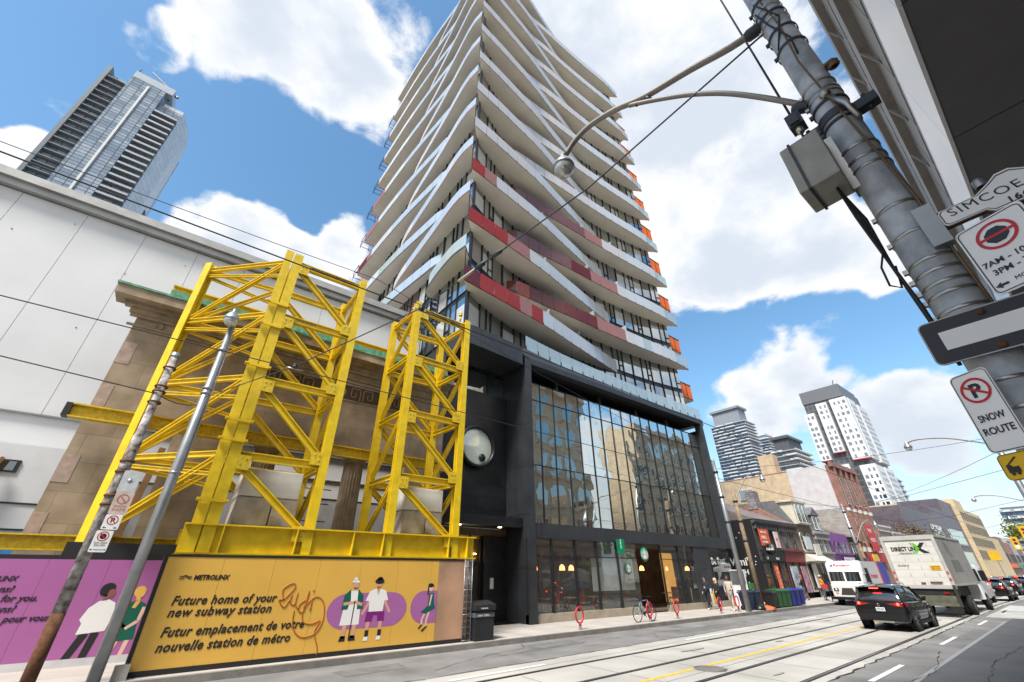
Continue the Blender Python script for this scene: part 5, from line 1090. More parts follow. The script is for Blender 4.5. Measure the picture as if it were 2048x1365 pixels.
def arch_window(par, cx, y, z0, z1, w, arched, trim, n=8):
    """window in a wall: surround, then its pane as a sub-part"""
    pts = [(cx - w / 2, z0), (cx + w / 2, z0)]
    if arched: pts += [(cx + w / 2 * math.cos(math.pi * i / n), z1 - w / 2 + w / 2 * math.sin(math.pi * i / n)) for i in range(n + 1)]
    else: pts += [(cx + w / 2, z1), (cx - w / 2, z1)]
    cxx = sum(p[0] for p in pts) / len(pts); czz = sum(p[1] for p in pts) / len(pts)
    b = MB(); k = 1 + .16 / w
    b.prism([(cxx + (x - cxx) * k, y, czz + (z - czz) * (1 + .12 / (z1 - z0))) for x, z in pts], (0, -.07, 0)); b.box(cx - w / 2 - .1, cx + w / 2 + .1, y - .14, y, z0 - .12, z0 - .03); o = b.build('window', trim, par)
    b = MB(); b.prism([(x, y - .072, z) for x, z in pts], (0, -.012, 0)); b.build('pane', sashg, o)
    b = MB(); b.box(cx - w / 2, cx + w / 2, y - .1, y - .086, (z0 + z1) / 2 - .025, (z0 + z1) / 2 + .025); b.box(cx - .02, cx + .02, y - .1, y - .087, z0, z1 - .05); b.build('glazing_bar', trim, o)
def sign_board(name, label, x0, x1, z0, z1, m_, y=17.0, txt=(), tm=None, cat='sign', grp=None, t=.08):
    r = thing(name, label, cat, ((x0 + x1) / 2, y, z0), grp); b = MB(); b.box(x0, x1, y - t, y, z0, z1); b.build('panel', m_, r)
    for (s, size, xx, zz, col) in txt: text(s, size, col, r, (xx, y - t - .003, zz), (1, 0, 0), (0, 0, 1), bold=.004)
    return r
def shop(label, x0, x1, h, wallm, roof='flat', depth=12, storefront=3.0, fasc=None, awin=(), trim=None, y=17.3, sill=None, corn=None, glassm=None):
    r = thing('shop_house', label, 'shop', ((x0 + x1) / 2, y, 0), 'old shop houses in a row'); trim = trim or winw
    b = MB(); b.box(x0 + .01, x1 - .01, y, y + depth, storefront, h); b.build('wall', wallm, r)
    b = MB(); b.box(x0 + .01, x1 - .01, y + .5, y + depth, .15, storefront); b.build('ground_storey', dkroom, r)
    b = MB(); b.box(x0 + .05, x1 - .05, y - .12, y + .3, storefront - .1, storefront + .75); b.box(x0 + .02, x1 - .02, y - .28, y + .1, storefront + .75, storefront + .9); b.build('shop_fascia', fasc or dkmet, r)
    n = 3; w = (x1 - x0) / n
    for i in range(n):
        b = MB(); b.box(x0 + i * w + .12, x0 + (i + 1) * w - .12, y - .02, y + .03, .15 + (.45 if i != 1 else 0), storefront - .12); o = b.build('shop_window' if i != 1 else 'shop_door', fasc or dkmet, r)
        b = MB(); b.box(x0 + i * w + .2, x0 + (i + 1) * w - .2, y - .035, y - .022, .75 if i != 1 else .3, storefront - .2); b.build('pane', glassm or shopg, o)
    for (cx, z0, z1, ww, ar) in awin: arch_window(r, cx, y, z0, z1, ww, ar, trim)
    if corn:
        b = MB(); b.box(x0, x1, y - .35, y + .2, h - .22, h); b.box(x0, x1, y - .22, y, h - .35, h - .22); c = b.build('cornice', corn, r)
        k = x0 + .15
        while k < x1 - .1: b = MB(); b.box(k, k + .11, y - .25, y, h - .75, h - .352); b.build('bracket', corn, c); k += .42
    if roof == 'gable':
        b = MB(); b.prism([(x0 - .05, y - .4, h - .02), (x0 - .05, y + depth / 2, h + 2.6), (x0 - .05, y + depth + .2, h - .02)], (x1 - x0 + .1, 0, 0)); b.build('roof', roofm, r)
    elif roof == 'mansard':
        b = MB(); b.prism([(x0, y - .1, h), (x0, y + 1.1, h + 2.3), (x0, y + depth - 1, h + 2.3), (x0, y + depth, h)], (x1 - x0, 0, 0)); b.build('roof', slr, r)
    return r
s1 = shop('narrow shop with a dark mural side wall, bracketed black cornice and grey gabled roof', 38.9, 43.3, 6.1, dkbk, 'gable', fasc=mat('charcoal shop front', (.045, .045, .05), rough=.5), awin=[(41.2, 4.0, 5.2, .75, False), (42.5, 4.0, 5.2, .75, False)], trim=dkmet, corn=mat('charcoal trim', (.085, .085, .09), rough=.6))
b = MB(); b.box(38.82, 38.9, 17.32, 29, .2, 6.05); b.build('mural_wall', mat('spattered black wall', (.006, .006, .007), rough=.6, var=.9, scale=14, tint=(.02, .02, .022)), s1)
rnd = random.Random(9)
for i in range(26):
    b = MB(); yy, zz = rnd.uniform(17.6, 22), rnd.uniform(.9, 5.6); b.lathe((38.82, yy, zz), (-1, 0, 0), [(.045, 0), (.045, .012), (0, .013)], 7); b.build('mural_dot', wht, s1)
text("Wimi's", .8, wht, s1, (38.80, 20.2, 2.65), (0, -1, 0), (0, 0, 1), bold=.015); text('SMASH', .5, wht, s1, (38.80, 20.0, 2.0), (0, -1, 0), (0, 0, 1), bold=.012)
s2 = shop('narrow taupe shop with two tall dark windows and a maroon shop front', 43.3, 47.5, 6.1, taupe, 'gable', fasc=mat('maroon shop front', (.20, .025, .025), rough=.5), awin=[(44.5, 4.05, 5.35, .7, False), (46.3, 4.05, 5.35, .7, False)], trim=mat('taupe trim', (.10, .085, .08)), corn=mat('brown trim', (.12, .10, .09), rough=.6))
b = MB(); b.prism([(45.9, 17.2, 6.15), (45.9, 20.2, 8.3), (45.9, 23, 6.2)], (.35, 0, 0)); b.build('party_gable', rdbk, s2); b = MB(); b.box(45.85, 46.8, 19.4, 20.3, 7.6, 9.3); b.build('chimney', brick('vine grown stone', (.14, .12, .13), (.34, .32, .33), (.08, .07, .07), w=.2, h=.12), s2)
s3 = shop('brown brick shop with arched white windows below a cream mansard dormer', 47.5, 51.4, 6.1, brbk, 'mansard', fasc=mat('cream shop front', (.46, .43, .36), rough=.6), awin=[(48.6, 4.0, 5.5, .75, True), (50.2, 4.0, 5.5, .75, True)])
b = MB(); b.box(47.9, 51.0, 17.0, 18.6, 6.2, 8.2); b.box(47.7, 51.2, 16.9, 18.6, 8.2, 8.4); dm = b.build('dormer', mat('cream dormer', (.58, .55, .46), rough=.6), s3)
for cx in (48.6, 49.5, 50.4): arch_window(dm if False else s3, cx, 16.99, 6.4, 8.0, .6, True, winw)
s4 = shop('pale grey stucco shop with a grey shingled dormer', 51.4, 55.3, 5.75, grst, 'mansard', fasc=mat('grey shop front', (.30, .30, .31), rough=.6), awin=[(52.6, 3.9, 5.2, .7, False), (54.1, 3.9, 5.2, .7, False)], corn=grst)
b = MB(); b.box(52.3, 54.3, 17.2, 18.6, 5.9, 7.3); b.prism([(52.1, 17.1, 7.3), (54.5, 17.1, 7.3), (53.3, 17.1, 8.1)], (0, 1.6, 0)); b.build('dormer', slr, s4)
for cx in (52.8, 53.8): arch_window(s4, cx, 17.19, 6.0, 7.1, .55, False, winw)
s5 = shop('bright purple painted brick shop with four arched windows', 55.5, 61.2, 5.8, purp, fasc=mat('purple shop front', (.20, .06, .27), rough=.5), awin=[(56.6 + 1.15 * i, 3.9, 5.0, .72, True) for i in range(4)], trim=mat('purple trim', (.13, .04, .18)))
s6 = shop('dark narrow shop between the purple shop and the tall brick building', 61.2, 65.0, 5.6, dkbk, 'gable', awin=[(62.3, 3.8, 5.0, .7, False), (63.9, 3.8, 5.0, .7, False)])
# signs on the shops
ornge = mat('orange red sign', (.62, .10, .03), rough=.5, var=.06)
sign_board('shop_sign', 'orange red sign with white lettering Nails and Waxing beside the upper window', 38.95, 40.55, 4.05, 5.3, ornge, 16.95, [('NAILS', .34, 39.1, 4.55, wht), ('& WAXING', .2, 39.1, 4.25, wht), ('BEAUTY BAR', .18, 39.1, 5.0, wht)])
sign_board('shop_sign', 'white and pink upright poster next to the orange red nails sign', 41.6, 42.3, 3.95, 5.2, mat('pink poster', (.66, .50, .48), rough=.5, var=.2, scale=6), 16.93, [('SPA', .26, 41.65, 4.5, mat('poster red', (.5, .05, .05)))])
sign_board('shop_sign', 'black fascia sign with pale green and red lettering over the dark shop window', 39.2, 43.0, 2.95, 3.45, blackt, 17.15, [('UP', .3, 39.5, 3.05, mat('pale green letters', (.6, .75, .45))), ('SHOP', .24, 41.2, 3.05, wht)])
hs = thing('hanging_sign', 'round black hanging sign with white letters on the dark shop', 'sign', (39.0, 16.5, 3.7)); b = MB(); b.lathe((39.0, 16.35, 3.75), (-1, 0, 0), [(0, 0), (.42, 0), (.42, .12), (0, .12)], 24); b.build('disc', blackt, hs); b = MB(); b.bar((38.95, 16.8, 3.8), (38.95, 17.3, 3.85), .05, .05); b.build('bracket', dkmet, hs); text('HAIR', .26, wht, hs, (38.875, 16.65, 3.68), (0, -1, 0), (0, 0, 1), bold=.006)
sign_board('shop_sign', 'blank pale blue square sign on the brown brick shop', 48.1, 49.5, 4.0, 5.1, mat('blank pale sign', (.55, .60, .63), rough=.5, var=.04), 17.0)
sign_board('shop_sign', 'blank cream square sign lower on the brown brick shop', 49.8, 51.2, 3.55, 4.5, mat('blank cream sign', (.62, .59, .52), rough=.5, var=.04), 16.95)
b = MB(); b.prism([(47.6, 16.2, 3.05), (47.6, 17.2, 3.7), (47.6, 17.2, 3.0)], (3.9, 0, 0)); o = b.build('awning', mat('cream awning', (.58, .55, .47), rough=.7)); tag(o, 'cream sloping awning over the front of the brown brick shop', 'awning')
sign_board('shop_sign', 'tall orange vertical banner with white letters standing by the dark shop door', 38.6, 39.1, .4, 2.6, ornge, 16.3, [('H\nA\nI\nR\nC\nU\nT', .26, 38.72, 2.3, wht)])
sign_board('shop_poster', 'blue and white window poster under the maroon shop front', 43.7, 45.0, .6, 2.6, mat('blue poster', (.05, .22, .50), rough=.5, var=.6, scale=1.2, tint=(.6, .66, .7)), 17.2)
sign_board('shop_poster', 'blue, white and red window poster nearer the brown brick shop', 45.9, 46.9, .6, 2.6, mat('mixed poster', (.08, .2, .45), rough=.5, var=.6, scale=2.2, tint=(.62, .3, .3)), 17.2)
sign_board('shop_poster', 'white shop window panel with a red strip below the cream awning', 48.3, 49.3, .9, 2.8, mat('white poster', (.6, .6, .6), rough=.5, var=.15), 17.15)
sign_board('shop_sign', 'white sign panel with swirl lettering on the purple shop', 57.2, 60.2, 2.9, 3.5, mat('lilac white', (.6, .58, .62), rough=.5, var=.2, scale=5), 17.0, [('Perfumes', .42, 57.4, 3.05, mat('sign plum', (.15, .04, .2)))])
sign_board('shop_sign', 'upright orange banner on the dark narrow shop beside the purple one', 62.2, 63.6, 3.5, 5.0, mat('soft orange', (.66, .30, .14), rough=.5, var=.15), 16.9, [('SALE', .4, 62.4, 4.2, wht)])
# tall brick building with a painted flank
bb = thing('brick_building', 'tall red brick building with white pilasters and a cream and white painted side wall', 'building', (69, 17.3, 0))
b = MB(); b.box(65.2, 74, 17.3, 33, 0, 14.2); b.build('wall', rdbk, bb)
creamb = brick('cream painted brick', (.52, .40, .26), (.58, .46, .31), (.44, .34, .23), var=.22); whb = brick('white painted brick', (.55, .54, .54), (.60, .59, .59), (.47, .46, .46), var=.12); gyb = brick('grey stone rubble', (.30, .28, .26), (.38, .36, .33), (.22, .2, .19), w=.35, h=.16, var=.2)
b = MB(); b.box(65.1, 65.2, 22.5, 33, 5, 14.0); b.build('cream_flank', creamb, bb)
b = MB(); b.box(65.08, 65.2, 17.9, 22.5, 9.0, 14.25); b.build('white_flank', whb, bb)
b = MB(); b.box(65.09, 65.2, 17.5, 22.5, 4.5, 9.0); b.build('grey_flank', gyb, bb)
b = MB(); b.box(64.9, 74.1, 17.0, 17.4, 13.9, 14.5); b.build('cornice', rdbk, bb)
for i in range(5):
    x = 65.3 + i * 2.05; b = MB(); b.box(x, x + .45, 17.05, 17.3, 4.2, 13.9); p = b.build('pilaster', rdbk, bb); b = MB(); b.box(x - .04, x + .5, 17.0, 17.32, 8.6, 9.0); b.box(x - .04, x + .5, 17.0, 17.32, 4.2, 4.7); b.build('capital', winw, p)
for i in range(4):
    for (z0, z1) in ((5.3, 8.0), (9.6, 12.8)):
        cx = 66.55 + i * 2.05; arch_window(bb, cx, 17.29, z0, z1, .9, True, winw)
b = MB(); b.box(66, 67.6, 24, 26, 14, 17); b.build('stair_head', creamb, bb); b = MB(); b.box(64.95, 65.1, 27.5, 29.5, 11.2, 12.6); o = b.build('window', winw, bb); b = MB(); b.box(64.93, 64.95, 27.6, 29.4, 11.3, 12.5); b.build('pane', sashg, o)
b = MB(); b.box(66.5, 72, 17.0, 17.15, 3.2, 4.1); b.build('red_sign_band', mat('red sign', (.52, .03, .035), rough=.5), bb)
text('YING YANG', .5, wht, bb, (66.8, 16.99, 3.4), (1, 0, 0), (0, 0, 1), bold=.006)
sign_board('shop_sign', 'large red upright sign with white letters in front of the tall brick building', 67.2, 69.6, 4.3, 7.2, mat('red sign', (.52, .03, .035), rough=.5), 16.7, [('THAI', .62, 67.4, 6.3, wht), ('FOOD', .6, 67.4, 5.3, wht)])
sign_board('shop_sign', 'round ended yellow sign hanging low near the tall brick building', 64.6, 66.4, 3.2, 3.9, mat('sign yellow2', (.75, .46, .04), rough=.5), 16.4)
# further houses, a dark block, a stepped buff block
low = [('small white roofed building with a glazed front behind the truck', 74, 80, 7.6, grst), ('low brown brick shop further down the far side', 80, 90.5, 7.0, brbk)]
for (lab, x0, x1, h, m_) in low: shop(lab, x0, x1, h, m_, awin=[(x0 + 1.2 + i * 1.7, 4.0, 5.6, .8, False) for i in range(int((x1 - x0) / 1.9))], corn=winw)
db = thing('dark_block', 'dark purple grey block with a band of windows far down the street', 'building', (120, 17.3, 0)); dkp = brick('purple grey cladding', (.10, .085, .105), (.125, .105, .13), (.06, .05, .065), w=3, h=2, gap=.03, rough=.5)
b = MB(); b.box(91, 114, 17.3, 21, 0, 11.4); b.box(114, 139.4, 17.31, 24, 0, 13.0); b.box(126, 139.4, 17.32, 24, 13, 15.5); b.build('wall', dkp, db)
for (x0, x1, z0, z1) in ((108, 116, 6.8, 9.6), (122, 136, 6.8, 9.6), (118, 137, 2.5, 5.6)):
    b = MB(); b.box(x0, x1, 17.2, 17.3, z0, z1); o = b.build('window', winw, db); b = MB(); b.box(x0 + .3, x1 - .3, 17.15, 17.2, z0 + .2, z1 - .2); b.build('pane', tg_c, o)
tb = thing('buff_block', 'long buff stone block with small windows and a stepped top, far down the street', 'building', (155, 17.3, 0)); buff = brick('buff stone', (.50, .40, .25), (.55, .45, .29), (.38, .30, .19), w=1.2, h=.6, var=.12)
b = MB(); b.box(139.5, 168, 16.6, 40, 0, 14.8); b.box(139.5, 148, 16.6, 40, 14.8, 16.6); b.box(168, 180, 16.6, 40, 0, 9.6); b.build('wall', buff, tb)
for i in range(13):
    for j in range(4):
        x = 141 + i * 2.1; b = MB(); b.box(x, x + .45, 16.5, 16.6, 4.4 + j * 2.6, 6.2 + j * 2.6); o = b.build('window', dkmet, tb)
rnd = random.Random(21); cols = [brbk, rdbk, grst, taupe, buff, dkbk]
far = ['grey', 'narrow brown', 'red brick', 'taupe', 'buff', 'dark brick', 'plain brown', 'pale', 'low red brick', 'distant taupe', 'distant buff', 'last dark']
x = 180
for i in range(12):
    w = rnd.uniform(9, 15); h = rnd.uniform(7, 12); r = thing('row_building', far[i] + ' building number %d of the far row beyond the buff block' % (i + 1) if False else far[i] + ' front in the hazy row beyond the long buff block', 'building', (x, 17, 0), 'far row of street fronts')
    b = MB(); b.box(x, x + w - .05, 16.8, 34, 0, h); b.build('wall', cols[i % 6], r)
    for j in range(int(w / 2.6)): b = MB(); b.box(x + 1 + j * 2.5, x + 2.2 + j * 2.5, 16.7, 16.8, 4.4, 6.4); b.build('window', dkmet, r)
    b = MB(); b.box(x + .3, x + w - .4, 16.3, 16.8, 3.0, 3.9); b.build('sign_band', [ornge, grn, pgrn, mat('band blue', (.05, .12, .4)), yel2, wht][i % 6], r); x += w
# ---- distant towers on the right
def slab_tower(label, x0, x1, y0, y1, h, nfl, glassm, slabm, capm, cap=6, z0=0, crane=False, ov=.9):
    r = thing('distant_tower', label, 'apartment tower', ((x0 + x1) / 2, y0, 0), 'distant towers')
    b = MB(); b.box(x0, x1, y0, y1, z0, h - cap); b.build('glass_body', glassm, r)
    b = MB(); b.box(x0 + 1, x1 - 1, y0 + 1, y1 - 1, h - cap, h - .8); b.box(x0 + .4, x1 - .4, y0 + .4, y1 - .4, h - .8, h); b.build('roof_plant', capm, r)
    fh = (h - cap - z0) / nfl; rn = random.Random(int(x0 * 7))
    for k in range(nfl):
        z = z0 + (k + .75) * fh; b = MB(); b.box(x0 - ov, x1 + ov * .5, y0 - ov, y1, z, z + fh * .08)
        t = y0 - ov
        while t < y1 - 2:   # balcony fronts, broken along the face
            L_ = rn.uniform(1.5, 4); 
            if rn.random() < .72: b.box(x0 - ov - .06, x0 - ov + .02, t, min(t + L_, y1), z, z + fh * .30)
            t += L_ + rn.uniform(.3, 1.4)
        b.box(x0 - ov + .2, x1, y0 - ov - .06, y0 - ov + .02, z, z + fh * .28); b.build('balcony_slab', slabm, r)
    return r
slw = mat('pale balcony', (.55, .58, .61), rough=.5, var=.06)
blu = brick('blue window wall', (.055, .11, .20), (.10, .18, .29), (.20, .24, .28), w=1.6, h=1.9, gap=.14, rough=.25, off=0, bump=0)
slab_tower('blue grey balconied tower with a boxed top, leftmost of the distant towers', 149, 156.5, 60, 71.5, 54.5, 44, blu, slw, mat('louvre grey', (.22, .24, .28), rough=.5), cap=6)
slab_tower('slim blue tower partly hidden behind the leftmost distant tower', 207, 216, 75, 82, 58.5, 46, blu, slw, mat('pale cap', (.5, .52, .54)), cap=2.5)
slab_tower('shorter balconied tower with a dark roof box between the slim and the white towers', 140.8, 153, 45, 51, 38.6, 24, brick('grey window wall', (.10, .12, .14), (.18, .20, .22), (.25, .26, .27), w=1.4, h=1.9, gap=.14, rough=.3, off=0, bump=0), slw, mat('dark cap', (.07, .075, .085)), cap=4.5)
wt = thing('distant_tower', 'white tower of offset boxes with black strips and red undersides', 'apartment tower', (250, 60, 0), 'distant towers')
wp = mat('white precast', (.62, .64, .66), rough=.6, var=.05); dg = brick('dark grey window wall', (.05, .052, .06), (.09, .092, .10), (.13, .13, .14), w=2.2, h=2.8, gap=.25, rough=.4, off=0, bump=0); redm = mat('red soffit', (.42, .02, .04), rough=.5)
b = MB(); b.box(250, 280, 50.5, 68, 0, 85); b.build('core', dg, wt)
b = MB(); b.box(249.6, 275, 50.3, 68.2, 79.5, 86); b.build('roof_box', mat('roof box grey', (.13, .135, .15), rough=.5), wt)
rn = random.Random(4)
for (y0, y1, z0, z1) in ((64.5, 69.0, 50, 74), (57.8, 62.6, 53, 78), (49.2, 56.2, 48.5, 78.5), (58.5, 68.6, 19, 47), (48.8, 54.8, 24, 45.5), (46.5, 56.5, -2, 21.5), (60, 68, -2, 17)):
    b = MB(); b.box(248.4, 252, y0, y1, z0, z1); bx_ = b.build('white_box', wp, wt); b = MB(); b.box(248.5, 252, y0 + .1, y1 - .1, z0 - .45, z0 - .02); b.build('red_soffit', redm, bx_)
    n = max(2, int((y1 - y0) / 1.9)); nz = int((z1 - z0) / 2.75); b = MB()
    for j in range(nz):
        for i in range(n):
            if rn.random() < .82: yy = y0 + .5 + i * (y1 - y0 - .6) / n + rn.uniform(0, .3); zz = z0 + .7 + j * (z1 - z0 - .8) / nz; b.box(248.3, 248.4, yy, yy + rn.choice((.7, 1.2)), zz, zz + 1.45)
    b.build('box_windows', sashg, bx_)
for (x0, x1, z0, z1) in ((252, 262, 48.5, 78.5), (266, 279, 48.5, 78), (252, 262, 24, 45.5), (265, 279, 20, 46), (252, 279, -2, 21.5)):
    b = MB(); b.box(x0, x1, 49, 52, z0, z1); o = b.build('white_box', wp, wt); b = MB(); nz = int((z1 - z0) / 2.75)
    for j in range(nz):
        for i in range(int((x1 - x0) / 2.4)): b.box(x0 + .5 + i * 2.4, x0 + 1.5 + i * 2.4, 48.93, 49, z0 + .7 + j * 2.75, z0 + 2.1 + j * 2.75)
    b.build('box_windows', sashg, o)
b = MB(); b.bar((256, 54, 86), (252, 52, 89), .25, .25); b.bar((256, 54, 86), (256, 54, 88), .3, .3); b.build('roof_crane', dkmet, wt)
slab_tower('banded grey tower just right of and behind the white tower', 330, 372, 64, 90, 56, 17, blu, mat('grey band', (.5, .51, .53)), slw, cap=2)
slab_tower('plain pale blue tower far right of the white tower', 470, 500, 92, 110, 52, 15, mat('pale blue wall', (.42, .50, .56), rough=.4), slw, slw, cap=2)
slab_tower('distant blue glass block low over the end of the street', 320, 350, 8, 24, 30, 9, blu, slw, slw, cap=2)
slab_tower('small hazy blue block at the very end of the street', 420, 450, 2, 20, 30, 9, mat('hazy blue', (.16, .24, .36), rough=.5), slw, slw, cap=2)
# ---- poles and lamps down the street
wood = mat('weathered wood pole', (.24, .18, .12), rough=.9, var=.35, scale=6, bump=.4)
def pole(label, x, y, h, r, m_=galvp, name='utility_pole', grp='poles along the street'):
    t = thing(name, label, 'utility pole', (x, y, 0), grp); b = MB(); b.tube([(x, y, 0), (x, y, h * .5), (x, y, h)], [r, r * .9, r * .75], 12); b.build('shaft', m_, t)
    for z in (h * .55, h * .72, h * .9): b = MB(); b.lathe((x, y, z), (0, 0, 1), [(r, 0), (r * 1.15, .02), (r * 1.15, .1), (r, .12)], 12); b.build('band', dkst, t)
    return t
p1_ = pole('galvanised pole with shiny bands at the right edge of the black podium', 28.45, 14.1, 8.9, .15)
p2_ = pole('weathered brown wooden pole with bracket lamp just behind the galvanised pole', 31.5, 14.7, 7.2, .15, wood)
p3_ = pole('dark grey pole standing by the purple shop', 52.2, 14.15, 8.0, .15, galvp)
def street_lamp(label, base, tip, z0, sc=1.0):
    t = thing('bracket_lamp', label, 'street lamp', base, 'street lamps'); bx_, by_, _ = base; d = Vector((tip[0] - bx_, tip[1] - by_, 0))
    pts = [(bx_, by_, z0)] + [(bx_ + d.x * q, by_ + d.y * q, z0 + (tip[2] + .35 - z0) * f) for q, f in ((.25, .45), (.5, .85), (.75, 1.02), (.92, 1.0))] + [(tip[0], tip[1], tip[2] + .2)]
    b = MB(); b.tube(smooth_pl(pts, 3), .045, 8); b.build('arm', armm, t); globe_lamp(t, tip, sc); return t
street_lamp('bracket lamp on the wooden pole in front of the cream flank wall', (31.5, 14.7, 7), (34.3, 13.6, 8.2), 6.6, 1.1)
street_lamp('bracket lamp on the dark grey pole by the purple shop', (52.2, 14.15, 6), (54.3, 12.6, 6.1), 4.4, 1.1)
for (x, y, lx, ly, lz, lab) in ((37.0, 1.45, 36.4, 5.15, 9.15, 'bracket lamp hanging out over the street, lower left of the snow route sign'), (72, 2.9, 71.5, 6.8, 9.2, 'small bracket lamp over the street below the tow away sign'), (103, 3.2, 102.5, 7.0, 9.2, 'tiny far bracket lamp before the green tree')):
    pole('near side metal pole carrying the ' + {37.0: 'first', 72: 'second', 103: 'third'}[x] + ' far bracket lamp', x, y, 9.8, .17)
    street_lamp(lab, (x, y, 8.5), (lx, ly, lz), 8.6, 1.15)
# traffic signals and yellow street signs far off
tly = mat('signal yellow', (.72, .40, .015), rough=.5)
def signal(label, x, y, z, s=1.0):
    t = thing('traffic_signal', label, 'traffic light', (x, y, z), 'traffic lights at the crossing'); b = MB(); b.box(x, x + .3, y - .22 * s, y + .22 * s, z, z + 1.25 * s); b.box(x - .03, x, y - .32 * s, y + .32 * s, z - .08, z + 1.33 * s); b.build('housing', tly, t)
    for i, mm in enumerate((emit('signal green', (.1, .9, .5), 3), mat('lens dark', (.06, .03, .01)), mat('lens red off', (.2, .02, .01)))):
        b = MB(); b.lathe((x - .03, y, z + (.22 + .4 * i) * s), (-1, 0, 0), [(.15 * s, 0), (.15 * s, .02), (0, .03)], 12); b.build('lens', mm, t)
signal('yellow traffic light with a green lens, lower of the two at the right edge', 80, 6.05, 4.45, .95); signal('large yellow traffic light touching the right edge under the green tree', 80, 4.9, 5.4, 1.05)
sg_ = thing('yellow_board', 'small yellow board high over the traffic beyond the truck', 'sign', (80, 8.3, 3.4)); b = MB(); b.box(80, 80.05, 7.9, 8.8, 3.3, 4.3); b.build('panel', tly, sg_); b = MB(); b.bar((80.1, 8.3, 0), (80.1, 8.3, 4.2), .08, .08); b.build('post', galvp, sg_)
# trees
leafg = mat('spring leaves', (.16, .22, .03), rough=.7, var=.5, scale=2, tint=(.34, .36, .05)); leafd = mat('budding brown twigs', (.13, .085, .05), rough=.8, var=.4, tint=(.2, .14, .07)); bark = mat('bark', (.10, .075, .055), rough=.9, bump=.5)
def tree(label, x, y, h, rad, lm, n, seed, cat='tree', zc=None, s=.22):
    t = thing('street_tree', label, cat, (x, y, 0), 'street trees'); rn = random.Random(seed); b = MB(); zc = zc or h - rad * .8
    b.tube([(x, y, 0), (x + .1, y, h * .3), (x, y + .1, h * .55), (x + .1, y, h * .85)], [.16, .13, .09, .03], 8)
    tips = []
    for i in range(14):
        a = rn.uniform(0, 6.28); z0 = h * rn.uniform(.3, .7); e = Vector((x + math.cos(a) * rad * rn.uniform(.5, .95), y + math.sin(a) * rad * rn.uniform(.5, .95), zc + rn.uniform(-.5, .7) * rad)); b.tube([(x, y, z0), tuple(Vector((x, y, z0)).lerp(e, .5) + Vector((0, 0, .2))), tuple(e)], [.05, .035, .012], 5); tips.append(e)
    b.build('trunk', bark, t); b = MB()
    for i in range(n):
        c = rn.choice(tips) + Vector((rn.gauss(0, .33), rn.gauss(0, .33), rn.gauss(0, .3))) * rad * .6; u = Vector((rn.gauss(0, 1), rn.gauss(0, 1), rn.gauss(0, 1))).normalized(); v = u.cross(Vector((rn.gauss(0, 1), rn.gauss(0, 1), rn.gauss(0, 1)))).normalized(); k = s * rn.uniform(.6, 1.3)
        b.face([c - u * k, c + v * k * .5, c + u * k, c - v * k * .5])
    b.build('crown', lm, t, fix=False); return t
tree('fresh yellow green street tree at the right edge above the traffic light', 92, 4.6, 9.0, 2.6, leafg, 1400, 1)
tree('leafy green tree low over the far traffic', 140, 7.0, 6.0, 2.4, leafg, 900, 2, s=.3)
tree('second green tree further along the far end of the street', 170, 6.0, 7.0, 3.0, leafg, 900, 5, s=.35)
tree('brown budding tree rising above the truck, left one', 86, 15.6, 8.2, 2.6, leafd, 1500, 3, s=.16)
tree('brown budding tree rising above the truck, right one', 97, 15.8, 7.6, 2.8, leafd, 1500, 4, s=.16)

# ------------------------------------------------------------------ vehicles
carblk = mat('black car paint', (.004, .0045, .006), rough=.12, coat=.25, var=.05, spec=.35); trimb = mat('black plastic trim', (.010, .010, .011), rough=.55, spec=.3)
carg = glass('car window glass', (.012, .014, .015), refl=.28, wave=.004, fres=True); tyre = mat('tyre rubber', (.014, .014, .014), rough=.85); rimm = mat('alloy rim', (.20, .20, .21), rough=.35, metal=.8)
tlr = mat('tail lamp red', (.38, .008, .008), rough=.15); tlon = emit('brake lamp lit', (1.0, .03, .015), 7.0); chrome = mat('chrome', (.55, .55, .56), rough=.15, metal=1.0); platew = mat('licence plate', (.62, .66, .70), rough=.4)
def wheel(par, x, y, r, w, side):
    b = MB(); b.lathe((x, y, r), (0, side, 0), [(r * .62, w * .5), (r * .7, w * .52), (r * .92, w * .5), (r, w * .36), (r, -w * .36), (r * .92, -w * .5), (r * .6, -w * .5)], 28); wo = b.build('wheel', tyre, par)
    b = MB(); b.lathe((x, y, r), (0, side, 0), [(r * .64, w * .46), (r * .6, w * .40), (r * .55, w * .3), (0, w * .3)], 24)
    for k in range(5):
        a = 6.2832 * k / 5; b.bar((x + .06 * math.cos(a), y + side * w * .38, r + .06 * math.sin(a)), (x + r * .6 * math.cos(a), y + side * w * .42, r + r * .6 * math.sin(a)), .05, .05, up=(0, 1, 0))
    b.lathe((x, y, r), (0, side, 0), [(.07, w * .3), (.07, w * .44), (0, w * .45)], 12); b.build('rim', rimm, wo); return wo
def loft(mb, secs, mi=0, close=True):
    """skin through cross sections, each a list of points with the same count"""
    base = len(mb.v); n = len(secs[0])
    for s in secs: mb.v += [tuple(p) for p in s]
    for i in range(len(secs) - 1):
        for j in range(n - 1):
            a = base + i * n + j; mb.f.append((a, a + 1, a + 1 + n, a + n)); mb.m.append(mi); mb.sm.append(True)
    if close:
        for i in (0, len(secs) - 1): mb.f.append(tuple(base + i * n + j for j in range(n))); mb.m.append(mi); mb.sm.append(False)
